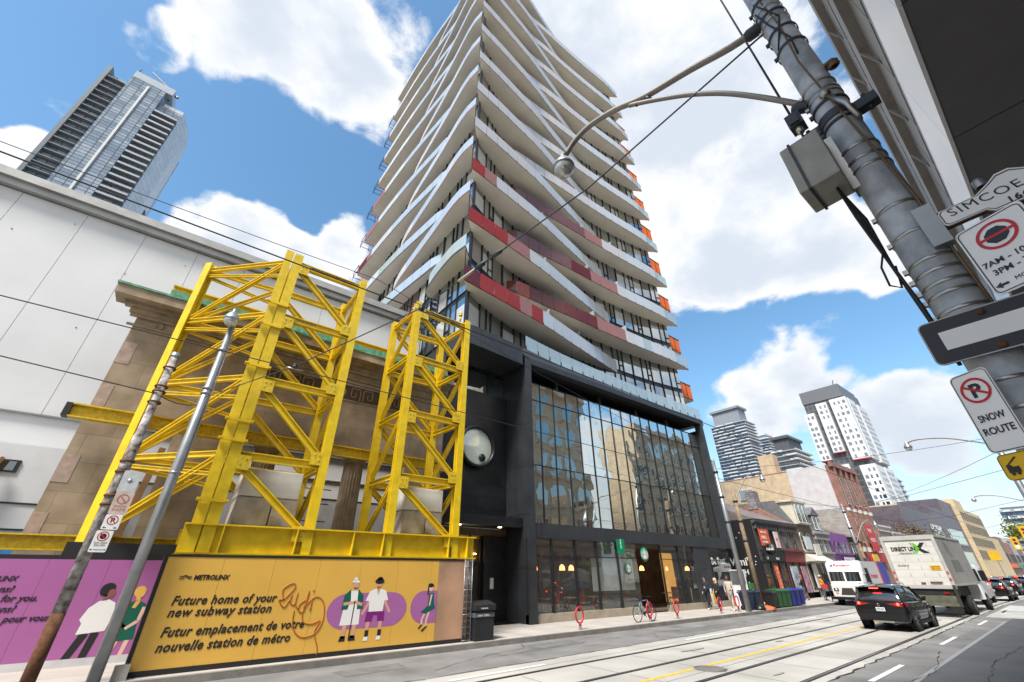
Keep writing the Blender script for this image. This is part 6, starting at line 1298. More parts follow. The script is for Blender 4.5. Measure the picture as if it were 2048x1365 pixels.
def suv(label, grp='cars heading away down the street', plate_txt='CTF 407'):
    """rear at x = 0, driving towards +x"""
    r = thing('suv', label, 'car', (0, 0, 0), grp); Lc, Wd = 4.6, .925
    def sec(x, w, zb, zs, zt, tl=.96):
        return [(x, -w * .90, zb), (x, -w * .985, zb + .16), (x, -w, (zb + zs) / 2 + .05), (x, -w * .985, zs - .06), (x, -w * tl, zs), (x, -w * tl * .55, zt), (x, 0, zt + .015), (x, w * tl * .55, zt), (x, w * tl, zs), (x, w * .985, zs - .06), (x, w, (zb + zs) / 2 + .05), (x, w * .985, zb + .16), (x, w * .90, zb)]
    b = MB(); loft(b, [sec(.10, .80, .42, .90, .92), sec(.03, .86, .40, .98, 1.0), sec(.12, .90, .34, 1.04, 1.06), sec(.45, Wd, .30, 1.05, 1.07), sec(1.6, Wd, .27, 1.02, 1.04), sec(2.9, Wd, .27, .99, 1.02), sec(3.4, Wd, .28, .98, 1.03), sec(4.1, .90, .30, .90, .98), sec(4.45, .84, .34, .80, .84), sec(4.6, .72, .38, .66, .68)])
    body = b.build('body', carblk, r)
    # cabin: roof with tumblehome, glass all round
    def cs(x, wb, zb, wt, zt): return [(x, -wb, zb), (x, -lerp(wb, wt, .5) - .015, lerp(zb, zt, .5)), (x, -wt, zt - .05), (x, -wt * .82, zt), (x, 0, zt + .035), (x, wt * .82, zt), (x, wt, zt - .05), (x, lerp(wb, wt, .5) + .015, lerp(zb, zt, .5)), (x, wb, zb)]
    b = MB(); loft(b, [cs(.14, .84, 1.02, .80, 1.08), cs(.36, .84, 1.03, .70, 1.52), cs(.62, .86, 1.03, .68, 1.60), cs(1.5, .87, 1.02, .69, 1.64), cs(2.4, .86, 1.0, .68, 1.61), cs(2.75, .85, 1.0, .66, 1.54), cs(3.5, .80, 1.0, .60, 1.06)])
    b.build('cabin_glass', carg, r)
    b = MB(); loft(b, [[(x, -w, z - .06), (x, -w * .85, z), (x, 0, z + .045), (x, w * .85, z), (x, w, z - .06)] for x, w, z in ((.18, .66, 1.555), (.42, .69, 1.575), (.62, .70, 1.612), (1.5, .705, 1.652), (2.4, .695, 1.622), (2.75, .67, 1.55))], close=False)
    b.build('roof', carblk, r)
    b = MB()
    for s in (-1, 1):
        b.bar((.30, s * .80, 1.05), (.50, s * .69, 1.56), .09, .06, up=(0, s, 0)); b.bar((1.45, s * .872, 1.03), (1.5, s * .70, 1.6), .09, .03, up=(0, s, 0)); b.bar((3.45, s * .80, 1.03), (2.7, s * .665, 1.54), .07, .05, up=(0, s, 0)); b.bar((.45, s * .86, 1.04), (3.4, s * .83, 1.01), .03, .05, up=(0, s, 0))
    b.build('pillars', carblk, r)
    for s in (-1, 1):
        b = MB(); b.tube([(.55, s * .60, 1.64), (.7, s * .60, 1.70), (2.2, s * .60, 1.71), (2.4, s * .60, 1.65)], .018, 6); b.build('roof_rail', chrome, r)
        b = MB(); b.prism([(3.02, s * .86, 1.02), (3.1, s * 1.0, 1.03), (3.1, s * 1.04, 1.14), (3.0, s * 1.03, 1.19), (2.92, s * .95, 1.18)], (.12, 0, 0)); b.build('mirror', carblk, r)
        b = MB(); loft(b, [[(.02 + dx, s * y_, z0), (.0 + dx, s * y_, z1)] for dx, y_, z0, z1 in ((0, .30, .965, .985), (-.004, .45, .93, 1.0), (.01, .62, .90, 1.02), (.045, .80, .88, 1.03), (.16, .905, .88, 1.02), (.42, .932, .92, 1.0))], close=False); b.build('tail_lamp', tlr, r, fix=False)
        b = MB(); b.lathe((.035, s * .68, .965), (-1, 0, 0), [(.045, 0), (.05, .03), (0, .045)], 12); b.build('brake_light', tlon, r)
        b = MB(); b.box(.0, .05, s * .72 - .07, s * .72 + .07, .50, .55); b.build('reflector', tlr, r)
        b = MB()
        for xw in (.85, 3.55): b.lathe((xw, s * .80, .36), (0, s, 0), [(.37, .0), (.44, .115), (.47, .135), (.47, .10)], 24)
        b.box(1.25, 3.15, s * .86 - .07, s * .86 + .07, .24, .36); b.build('wheel_arch_trim', trimb, r)
        for xw in (1.7, 2.6): b = MB(); b.box(xw, xw + .2, s * .925 - .012, s * .925 + .02, .86, .89); b.build('door_handle', chrome, r)
        b = MB(); b.box(1.52, 1.53, s * .915, s * .93, .36, 1.0); b.build('door_gap', trimb, r)
        for xw in (.85, 3.55): wheel(r, xw, s * .80, .35, .24, s)
    b = MB(); b.box(-.03, .12, -.82, .82, .36, .62); b.box(-.045, .02, -.60, .60, .40, .46); b.build('bumper', trimb, r); b = MB(); b.box(-.03, .1, -.36, .36, .30, .37); b.build('skid_plate', mat('skid grey', (.2, .2, .2), rough=.5), r)
    b = MB(); b.box(.005, .03, -.18, .13, .70, .84); pl = b.build('licence_plate', platew, r); text(plate_txt, .1, mat('plate blue', (.03, .08, .25)), pl, (.003, .10, .735), (0, -1, 0), (0, 0, 1), width=.24)
    b = MB(); b.bar((.085, .0, 1.54), (.085, -.001, 1.54), .01, .01); b.box(.16, .2, -.16, .16, 1.515, 1.545); b.build('high_brake_light', tlon, r)
    b = MB(); b.bar((.17, .28, 1.12), (.21, -.12, 1.2), .02, .02); b.build('rear_wiper', trimb, r); b = MB(); b.lathe((.03, 0, .93), (-1, 0, 0), [(.045, 0), (.05, .01), (.035, .012), (.035, .0)], 14); b.build('badge', chrome, r)
    for i in range(4): b = MB(); b.tube([(.235 + .02 * i, .3, 1.2 + .07 * i), (.235 + .02 * i, .62, 1.2 + .07 * i)], .003, 4); b.build('heater_line', trimb, r)
    return r
c1 = suv('glossy black suv with lit brake lights right behind the white box truck'); c1.location = (25.05, 6.82, 0)
c2 = copy_tree(c1); c2.location = (56.5, 7.1, 0); c2['label'] = 'dark suv ahead of the truck, left of two dark cars near the right edge'
c3 = copy_tree(c1); c3.location = (70, 7.75, 0); c3.rotation_euler.z = R_(-1); c3['label'] = 'farther dark suv just behind the other dark car at the right edge'
c5 = copy_tree(c1); c5.location = (84, 7.9, 0); c5['label'] = 'dark car mostly hidden behind the two dark suvs at the right edge'
c4 = copy_tree(c1); c4.location = (97, 6.4, 0); c4['label'] = 'tiny dark car far off at the right edge of the street'
# white delivery van far ahead
vw = mat('van white', (.66, .67, .67), rough=.35, coat=.3, var=.05)
wv_ = thing('white_van', 'white high roofed van ahead of the box truck, seen past its right side', 'van', (49, 6.5, 0))
b = MB(); loft(b, [[(x, -w, .45), (x, -w, 1.3), (x, -w * .9, zt - .15), (x, -w * .7, zt), (x, w * .7, zt), (x, w * .9, zt - .15), (x, w, 1.3), (x, w, .45)] for x, w, zt in ((49, .95, 2.45), (49.15, 1.0, 2.6), (53, 1.0, 2.65), (53.8, .98, 2.3), (54.6, .95, 1.5), (55.3, .9, 1.15))]); 
for i, v in enumerate(b.v): b.v[i] = (v[0], v[1] + 7.75, v[2])
b.build('body', vw, wv_); b = MB(); b.box(48.96, 49.02, 6.95, 7.65, 1.5, 2.2); b.box(48.96, 49.02, 7.8, 8.55, 1.5, 2.2); b.build('rear_window', carg, wv_); b = MB(); b.box(52.3, 53.4, 6.71, 6.77, 1.5, 2.1); b.build('side_window', carg, wv_)
for s in (-1, 1):
    b = MB(); b.box(48.95, 49.1, 7.75 + s * .85 - .08, 7.75 + s * .85 + .08, .9, 1.4); b.build('tail_lamp', tlr, wv_)
    for x in (50, 54): wheel(wv_, x, 7.75 + s * .82, .36, .24, s)
# ---- box truck
tk = thing('box_truck', 'white box truck with black and green lettering on its shutter, ahead of the suv', 'truck', (35, 6.95, 0))
tw_ = mat('truck box white', (.60, .59, .56), rough=.5, var=.08, scale=1.5); tg_ = mat('truck side shaded white', (.34, .335, .32), rough=.55, var=.14, scale=1.2); tfr = mat('aluminium frame', (.52, .52, .50), rough=.4, metal=.3, var=.12)  # box sides greyer than the shutter: their shade painted into the colour
Y0, Y1 = 5.72, 8.2
b = MB(); b.box(35.06, 42.2, Y0, Y1, 1.5, 3.98); b.build('box', tg_, tk)
b = MB(); b.box(34.98, 35.1, Y0 - .02, Y0 + .12, 1.45, 4.0); b.box(34.98, 35.1, Y1 - .12, Y1 + .02, 1.45, 4.0); b.box(34.98, 35.1, Y0 + .12, Y1 - .12, 3.78, 4.02); b.box(34.97, 35.1, Y0 - .02, Y1 + .02, 1.32, 1.5); b.build('rear_frame', tfr, tk)
b = MB()
for i in range(6): b.box(35.03, 35.09, Y0 + .13, Y1 - .13, 1.5 + i * .38, 1.5 + i * .38 + .372)
sh_ = b.build('shutter', tw_, tk)
b = MB()
for i in range(6):
    for j in range(3): b.box(35.015, 35.03, 6.15 + j * .62, 6.19 + j * .62, 1.55 + i * .38, 1.72 + i * .38)
b.build('hinge_rows', tfr, sh_)
text('DIRECT LIN', .29, blackt, sh_, (35.02, 7.86, 3.22), (0, -1, 0), (0, 0, 1), bold=.012, width=1.12); text('Linking Excellence', .12, blackt, sh_, (35.02, 7.56, 3.06), (0, -1, 0), (0, 0, 1), shear=.3, width=.62)
xg = mat('logo green', (.10, .42, .02), rough=.5); b = MB()
def yz(pts, x=35.018): return [(x, y, z) for y, z in pts]
b.face(yz([(6.92, 3.62), (6.72, 3.62), (6.5, 3.36), (6.72, 3.08), (6.92, 3.08), (6.72, 3.36)]), 0); b.face(yz([(6.22, 3.62), (6.42, 3.62), (6.6, 3.42), (6.5, 3.30)]), 1); b.face(yz([(6.5, 3.34), (6.62, 3.26), (6.42, 3.08), (6.12, 3.08)]), 1); b.build('logo', [xg, blackt], sh_, fix=False)
text('DLX2415', .13, blackt, sh_, (35.02, 7.84, 2.42), (0, -1, 0), (0, 0, 1))
b = MB(); b.box(35.01, 35.028, 5.98, 6.42, 2.22, 2.46); ca_ = b.build('caution_label', tly, sh_); text('CAUTION', .09, blackt, ca_, (35.006, 6.4, 2.36), (0, -1, 0), (0, 0, 1)); text('WIDE TURNS', .06, blackt, ca_, (35.006, 6.4, 2.27), (0, -1, 0), (0, 0, 1))
b = MB(); b.box(34.97, 35.04, 6.9, 7.1, 1.56, 1.62); b.box(34.97, 35.04, 6.2, 6.7, 1.6, 1.66); b.build('latch', rust2, sh_)
dkt = mat('truck underframe', (.014, .014, .014), rough=.7, var=.4); lift = mat('tail lift green grey', (.10, .10, .07), rough=.6, var=.3, scale=4)
b = MB(); b.box(35.2, 43.5, 6.35, 6.5, .85, 1.3); b.box(35.2, 43.5, 7.35, 7.5, .85, 1.3); b.box(35.05, 35.3, Y0, Y1, 1.0, 1.32); b.build('chassis', dkt, tk)
b = MB(); b.box(34.85, 35.0, Y0 + .15, Y1 - .15, .62, 1.0); b.box(34.7, 34.86, Y0 + .1, Y1 - .1, .52, .66); b.build('tail_lift', lift, tk)
for y in (Y0 + .05, Y1 - .05): b = MB(); b.bar((34.9, y, 1.5), (34.7, y, .5), .12, .12, up=(0, 1, 0)); b.build('lift_arm', dkt, tk)
for y in (Y0 + .06, Y1 - .06):
    for z in (1.72, 2.05): b = MB(); b.box(34.95, 34.98, y - .045, y + .045, z, z + .12); b.build('marker_light', mat('marker red', (.6, .05, .02), rough=.3), tk)
for y in (6.2, 7.7): b = MB(); b.box(34.96, 35.04, y - .09, y + .09, 1.08, 1.16); b.build('tail_lamp', tlr, tk)
b = MB(); b.box(34.93, 34.96, 5.8, 6.35, .3, .55); b.build('mud_flap_board', lift, tk)
for (x, ys) in ((37.9, (5.86, 6.15, 7.75, 8.04)), (43.6, (5.95, 7.95))):
    for y in ys: wheel(tk, x, y, .48, .27, -1 if y < 6.9 else 1)
b = MB(); loft(b, [[(x, 5.85, .6), (x, 5.85, z0), (x, 6.0, z1), (x, 7.9, z1), (x, 8.05, z0), (x, 8.05, .6)] for x, z0, z1 in ((42.4, 2.4, 2.7), (43.9, 2.4, 2.7), (44.5, 1.6, 1.75), (45.4, 1.3, 1.4))]); b.build('cab', vw, tk); b = MB(); b.box(43.0, 43.9, 5.8, 5.86, 1.6, 2.3); b.build('cab_window', carg, tk)
b = MB(); b.box(43.9, 44.0, 5.45, 5.75, 1.6, 2.2); b.build('mirror', trimb, tk)
b = MB(); b.box(35.1, 42.1, Y0 - .03, Y0, 1.45, 1.55); b.box(35.1, 42.1, Y0 - .03, Y0, 3.9, 4.0); b.build('side_rail', tfr, tk)
gy = mat('faded print grey', (.20, .20, .19), rough=.6); b = MB()
for i in range(3): b.face([(36.6 + i * .35, Y0 - .006, 3.7), (36.75 + i * .35, Y0 - .006, 3.7), (37.4 + i * .35, Y0 - .006, 2.9), (37.25 + i * .35, Y0 - .006, 2.9)])
b.box(36.8, 39.2, Y0 - .008, Y0 - .004, 2.15, 2.75); b.build('side_print', gy, tk, fix=False)
# ---- step van
sv = thing('step_van', 'white courier step van with red lettering above its windscreen, parked at the far kerb', 'van', (41, 12.75, 0))
A0, A1 = 11.55, 13.78
vg = mat('van side shaded white', (.52, .53, .54), rough=.5, var=.06)  # duller than the white cab, shade on the van's flanks painted in
b = MB(); b.box(42.1, 47.6, A0, A1, .55, 2.85); b.build('cargo_box', vg, sv)
b = MB(); loft(b, [[(x, A0 + i_, z0), (x, A0 + i_, 1.25), (x + (.0 if k else 0), A0 + i_, z1 - .12), (x, A0 + i_ + .12, z1), (x, A1 - i_ - .12, z1), (x, A1 - i_, z1 - .12), (x, A1 - i_, 1.25), (x, A1 - i_, z0)] for k, (x, i_, z0, z1) in enumerate(((41.0, .16, .55, 1.28), (41.12, .08, .5, 1.42), (41.3, .06, .5, 1.5), (41.45, .03, .5, 2.75), (41.7, 0, .5, 2.88), (42.12, 0, .5, 2.9)))]); b.build('cab', vw, sv)
for (ya, yb) in ((A0 + .14, 12.62), (12.72, A1 - .14)):
    b = MB(); b.prism([(41.31, ya, 1.55), (41.31, yb, 1.55), (41.42, yb, 2.3), (41.42, ya, 2.3)], (-.02, 0, .003)); b.build('windscreen', carg, sv)
b = MB(); b.prism([(41.02, 12.2, .68), (41.02, 13.15, .68), (41.0, 12.98, 1.12), (41.0, 12.35, 1.12)], (-.03, 0, 0)); b.build('grille', mat('grille bronze', (.05, .04, .03), rough=.5), sv)
for y in (A0 + .4, A1 - .4):
    b = MB(); b.box(40.97, 41.03, y - .15, y + .15, .92, 1.1); hl = b.build('headlight', trimb, sv); b = MB(); b.lathe((40.97, y, 1.01), (-1, 0, 0), [(.075, 0), (.06, .02), (0, .03)], 12); b.build('lens', mat('lamp lens', (.6, .6, .58), rough=.15), hl)
    b = MB(); b.box(40.98, 41.02, y - .09, y + .09, .76, .83); b.build('indicator', mat('amber lens', (.7, .25, .05), rough=.3), sv)
b = MB(); b.box(40.85, 41.1, A0, A1, .38, .56); b.build('bumper', trimb, sv)
pr = mat('courier red', (.55, .03, .05), rough=.5); pb_ = mat('courier blue', (.03, .06, .35), rough=.5)
text('Purolator', .27, pr, sv, (41.425, 13.25, 2.5), (0, -1, 0), (0, 0, 1), shear=.25, bold=.008, width=1.15); text('Purolator', .42, pr, sv, (43.2, A0 - .004, 1.75), (1, 0, 0), (0, 0, 1), shear=.25, bold=.01)
b = MB(); b.face([(41.42, 13.5, 2.5), (41.42, 13.28, 2.5), (41.42, 13.28, 2.68)]); b.build('logo', pb_, sv, fix=False)
b = MB(); b.box(45.6, 45.95, A0 - .006, A0, .56, 2.84); b.build('red_stripe', pr, sv); b = MB(); b.box(45.96, 47.6, A0 - .006, A0, .56, 2.84); b.build('blue_panel', pb_, sv)
b = MB(); b.box(42.3, 42.95, A0 - .02, A0, .7, 2.4); b.build('cab_door', trimb, sv)
for y in (A0 - .25, A1 + .22): b = MB(); b.box(41.5, 41.56, y - .12, y + .12, 1.5, 2.0); b.bar((41.53, y, 1.9), (41.6, A0 if y < 12 else A1, 2.0), .03, .03); b.build('mirror', trimb, sv)
for x in (42.0, 46.3):
    for s, y in ((-1, A0 + .18), (1, A1 - .18)): wheel(sv, x, y, .38, .26, s)
# ------------------------------------------------------------------ street furniture on the far pavement
redp = mat('red powder coat', (.50, .015, .025), rough=.35, var=.08)
def ring(x, y, lab):
    t = thing('ring_bike_stand', lab, 'bike stand', (x, y, .15), 'red ring bike stands'); b = MB()
    n = 26; b.tube([(x + .24 * math.cos(6.2832 * i / n), y + .02 * math.cos(6.2832 * i / n), .15 + .50 + .27 * math.sin(6.2832 * i / n)) for i in range(n + 1)], .035, 8, cap=False); b.build('ring', redp, t)
    b = MB(); b.tube([(x, y, .27), (x, y, .40)], [.05, .06], 12); b.build('post', redp, t); b = MB(); b.lathe((x, y, .15), (0, 0, 1), [(.06, 0), (.055, .02), (.048, .12), (.05, .13)], 14); b.build('base_sleeve', galvp, t)
ring(14.5, 14.2, 'red ring bike stand nearest the camera, before the cafe window'); ring(19.25, 14.25, 'red ring bike stand with the bicycle locked to it'); ring(21.6, 14.35, 'red ring bike stand just right of the cafe entrance'); ring(26.0, 14.45, 'red ring bike stand beside the two dark dressed walkers'); ring(28.0, 14.45, 'red ring bike stand behind the man in beige')
# bicycle
bk = thing('bicycle', 'light blue bicycle leaning on a red ring stand in front of the cafe', 'bicycle', (19.1, 14.4, .15)); bl = mat('bike blue', (.20, .34, .40), rough=.35)
BX, BY = 18.55, 14.42
for x in (BX, BX + 1.08):
    b = MB(); n = 28; b.tube([(x + .33 * math.cos(6.2832 * i / n), BY, .15 + .345 + .33 * math.sin(6.2832 * i / n)) for i in range(n + 1)], .02, 6, cap=False); wo = b.build('wheel', tyre, bk)
    b = MB()
    for i in range(14): b.tube([(x, BY, .495), (x + .32 * math.cos(.4488 * i), BY, .495 + .32 * math.sin(.4488 * i))], .003, 4, cap=False)
    b.lathe((x, BY - .03, .495), (0, 1, 0), [(.02, 0), (.025, .03), (.02, .06)], 10); b.build('spokes', chrome, wo)
b = MB(); seat_, bb_, hd1, hd2 = (BX + .33, BY, .98), (BX + .45, BY, .47), (BX + .85, BY, 1.0), (BX + .88, BY, .86)
for (p, q) in ((seat_, bb_), (bb_, hd2), (seat_, hd1), (hd1, hd2), (bb_, (BX, BY, .495)), (seat_, (BX, BY, .495)), (hd2, (BX + 1.08, BY, .495))): b.tube([p, q], .018, 8)
b.build('frame', bl, bk); b = MB(); b.tube([seat_, (BX + .3, BY, 1.08)], .014, 6); b.box(BX + .16, BX + .42, BY - .06, BY + .06, 1.08, 1.13); b.build('saddle', trimb, bk)
b = MB(); b.tube([hd1, (BX + .83, BY, 1.12), (BX + .85, BY, 1.14)], .014, 6); b.tube([(BX + .8, BY - .3, 1.16), (BX + .86, BY, 1.14), (BX + .8, BY + .3, 1.16)], .014, 6); b.build('handlebar', trimb, bk)
b = MB(); b.lathe((BX + .45, BY - .05, .47), (0, 1, 0), [(.09, 0), (.09, .01), (0, .01)], 16); b.bar((BX + .45, BY - .07, .47), (BX + .55, BY - .07, .34), .02, .02); b.bar((BX + .45, BY + .07, .47), (BX + .35, BY + .07, .6), .02, .02); b.build('cranks', dkst, bk)
# litter bin
lb = thing('litter_bin', 'large black street litter bin with a sloped lid beside the wire mesh column', 'litter bin', (9.6, 14.6, .15)); lbm = mat('black bin plastic', (.018, .018, .02), rough=.5, var=.2)
b = MB(); b.box(9.33, 10.1, 14.08, 14.8, .17, 1.0); o = b.build('body', lbm, lb); b = MB(); b.prism([(9.28, 14.02, 1.02), (9.28, 14.86, 1.02), (9.28, 14.86, 1.22), (9.28, 14.5, 1.3), (9.28, 14.02, 1.18)], (.87, 0, 0)); b.build('lid', lbm, lb)
b = MB(); b.box(9.31, 10.12, 14.06, 14.82, .82, .95); st = b.build('label_strip', mat('bin label grey', (.10, .105, .115), rough=.4), lb); text('Litter  Libro', .10, wht, st, (9.4, 14.055, .85), (1, 0, 0), (0, 0, 1)); text('TORONTO', .06, wht, lb, (9.5, 14.015, 1.06), (1, 0, 0), (0, 0, 1)); text('Litter', .10, wht, st, (9.305, 14.7, .85), (0, -1, 0), (0, 0, 1))
b = MB(); b.box(9.3, 9.33, 14.3, 14.6, .7, .8); b.build('slot', dkroom, lb)
# wheeled bins
def wbin(m_, lab, grp, x, y, h=1.08, lidopen=False):
    t = thing('wheeled_bin', lab, 'wheeled bin', (x, y, .15), grp); b = MB(); b.hexa([(x - .24, y - .28, .22), (x + .24, y - .28, .22), (x + .24, y + .24, .22), (x - .24, y + .24, .22), (x - .3, y - .36, h), (x + .3, y - .36, h), (x + .3, y + .32, h), (x - .3, y + .32, h)])
    b.box(x - .32, x + .32, y - .38, y + .34, h - .06, h); b.build('body', m_, t); b = MB(); b.prism([(x - .32, y - .4, h + .005), (x - .32, y + .36, h + .03), (x - .32, y + .3, h + .1), (x - .32, y - .3, h + .07)], (.64, 0, 0)); b.build('lid', m_, t)
    b = MB(); b.tube([(x - .28, y + .40, h - .02), (x + .28, y + .40, h - .02)], .018, 8); b.build('handle', m_, t)
    for s in (-1, 1): b = MB(); b.lathe((x + s * .27, y + .22, .27), (s, 0, 0), [(.12, -.03), (.12, .03), (0, .03)], 14); b.build('wheel', tyre, t)
    return t
navy = mat('navy bin plastic', (.012, .025, .055), rough=.5); bgrn = mat('green bin plastic', (.015, .10, .02), rough=.45); bblu = mat('blue bin plastic', (.012, .02, .22), rough=.45); bblk = mat('black bin', (.015, .015, .017), rough=.5)
wbin(navy, 'navy wheeled bin next to the galvanised pole', 'wheeled bins at the kerb', 29.6, 14.65); wbin(navy, 'navy wheeled bin with bags at its foot, second from the galvanised pole', 'wheeled bins at the kerb', 30.4, 14.6)
wbin(bblk, 'black open wheeled bin left of the green bins', 'wheeled bins at the kerb', 31.95, 14.3, 1.0)
for i, lb_ in enumerate(('leftmost of the three green wheeled bins', 'middle one of the three green wheeled bins', 'green wheeled bin touching the blue bins')): wbin(bgrn, lb_, 'wheeled bins at the kerb', 32.75 + i * .7, 14.35)
for i, lb_ in enumerate(('blue wheeled bin touching the green bins', 'middle one of the three blue wheeled bins', 'rightmost of the three blue wheeled bins')): wbin(bblu, lb_, 'wheeled bins at the kerb', 34.85 + i * .75, 14.35)
bagm = mat('black bin bag', (.012, .012, .014), rough=.3, bump=.8, bscale=8); orb = mat('orange rag', (.62, .12, .03), rough=.7, bump=.8, bscale=9)
def blob(name, lab, cat, c, rx, rz, m_, seed):
    rn = random.Random(seed); b = MB(); n, k = 12, 6; vs = []
    for j in range(k + 1):
        a = math.pi / 2 * j / k
        for i in range(n): t = 6.2832 * i / n; q = rn.uniform(.8, 1.15); b.v.append((c[0] + rx * q * math.cos(a) * math.cos(t), c[1] + rx * q * math.cos(a) * math.sin(t), c[2] + rz * math.sin(a) * rn.uniform(.85, 1.1)))
    for j in range(k):
        for i in range(n): b.f.append((j * n + i, j * n + (i + 1) % n, (j + 1) * n + (i + 1) % n, (j + 1) * n + i)); b.m.append(0); b.sm.append(True)
    return tag(b.build(name, m_), lab, cat)
blob('bin_bag', 'slumped black bin bag at the foot of the navy bins', 'bin bag', (30.1, 14.2, .15), .34, .34, bagm, 1); blob('orange_sheeting', 'crumpled orange sheeting on the kerb left of the black bin', 'plastic sheeting', (31.15, 14.2, .15), .42, .2, orb, 2)
ab = thing('a_frame_board', 'white pavement board with a grey top panel behind the navy bins', 'sign board', (31.2, 15.4, .15)); b = MB(); b.prism([(31.0, 15.1, .15), (31.1, 15.1, 2.3), (31.14, 15.1, 2.3), (31.06, 15.1, .15)], (0, 1.0, 0)); b.build('board', wht, ab); b = MB(); b.box(31.0, 31.06, 15.15, 16.05, 1.5, 2.25); b.build('grey_panel', mat('panel grey', (.12, .125, .135), rough=.5), ab)
yb_ = thing('yellow_poster', 'small yellow poster board low on the corner of the podium by the galvanised pole', 'poster', (29.5, 16.2, .3)); b = MB(); b.box(28.6, 29.5, 16.3, 16.36, .3, 1.25); b.build('board', wht, yb_); b = MB(); b.box(28.75, 29.35, 16.285, 16.3, .45, 1.05); b.build('picture', mat('poster yellow', (.72, .48, .03), rough=.5, var=.3), yb_)
gs_ = thing('green_poster', 'small green shop board above the green wheeled bins', 'poster', (33, 15.6, 1.1)); b = MB(); b.box(32.4, 33.5, 15.6, 15.65, 1.15, 1.5); b.build('panel', mat('shop green', (.05, .32, .05), rough=.5), gs_); b = MB(); b.bar((32.9, 15.63, .15), (32.9, 15.63, 1.15), .04, .04); b.build('post', galvp, gs_)
ps = thing('kerb_sign_post', 'thin dark post with a red and white board beside the courier van', 'sign', (43.2, 15.0, .15)); b = MB(); b.tube([(42.6, 14.4, .15), (42.6, 14.4, 2.9)], .035, 8); b.build('post', dkst, ps); b = MB(); b.box(42.62, 42.66, 14.4, 14.85, 1.0, 1.28); b.build('board', pr, ps)
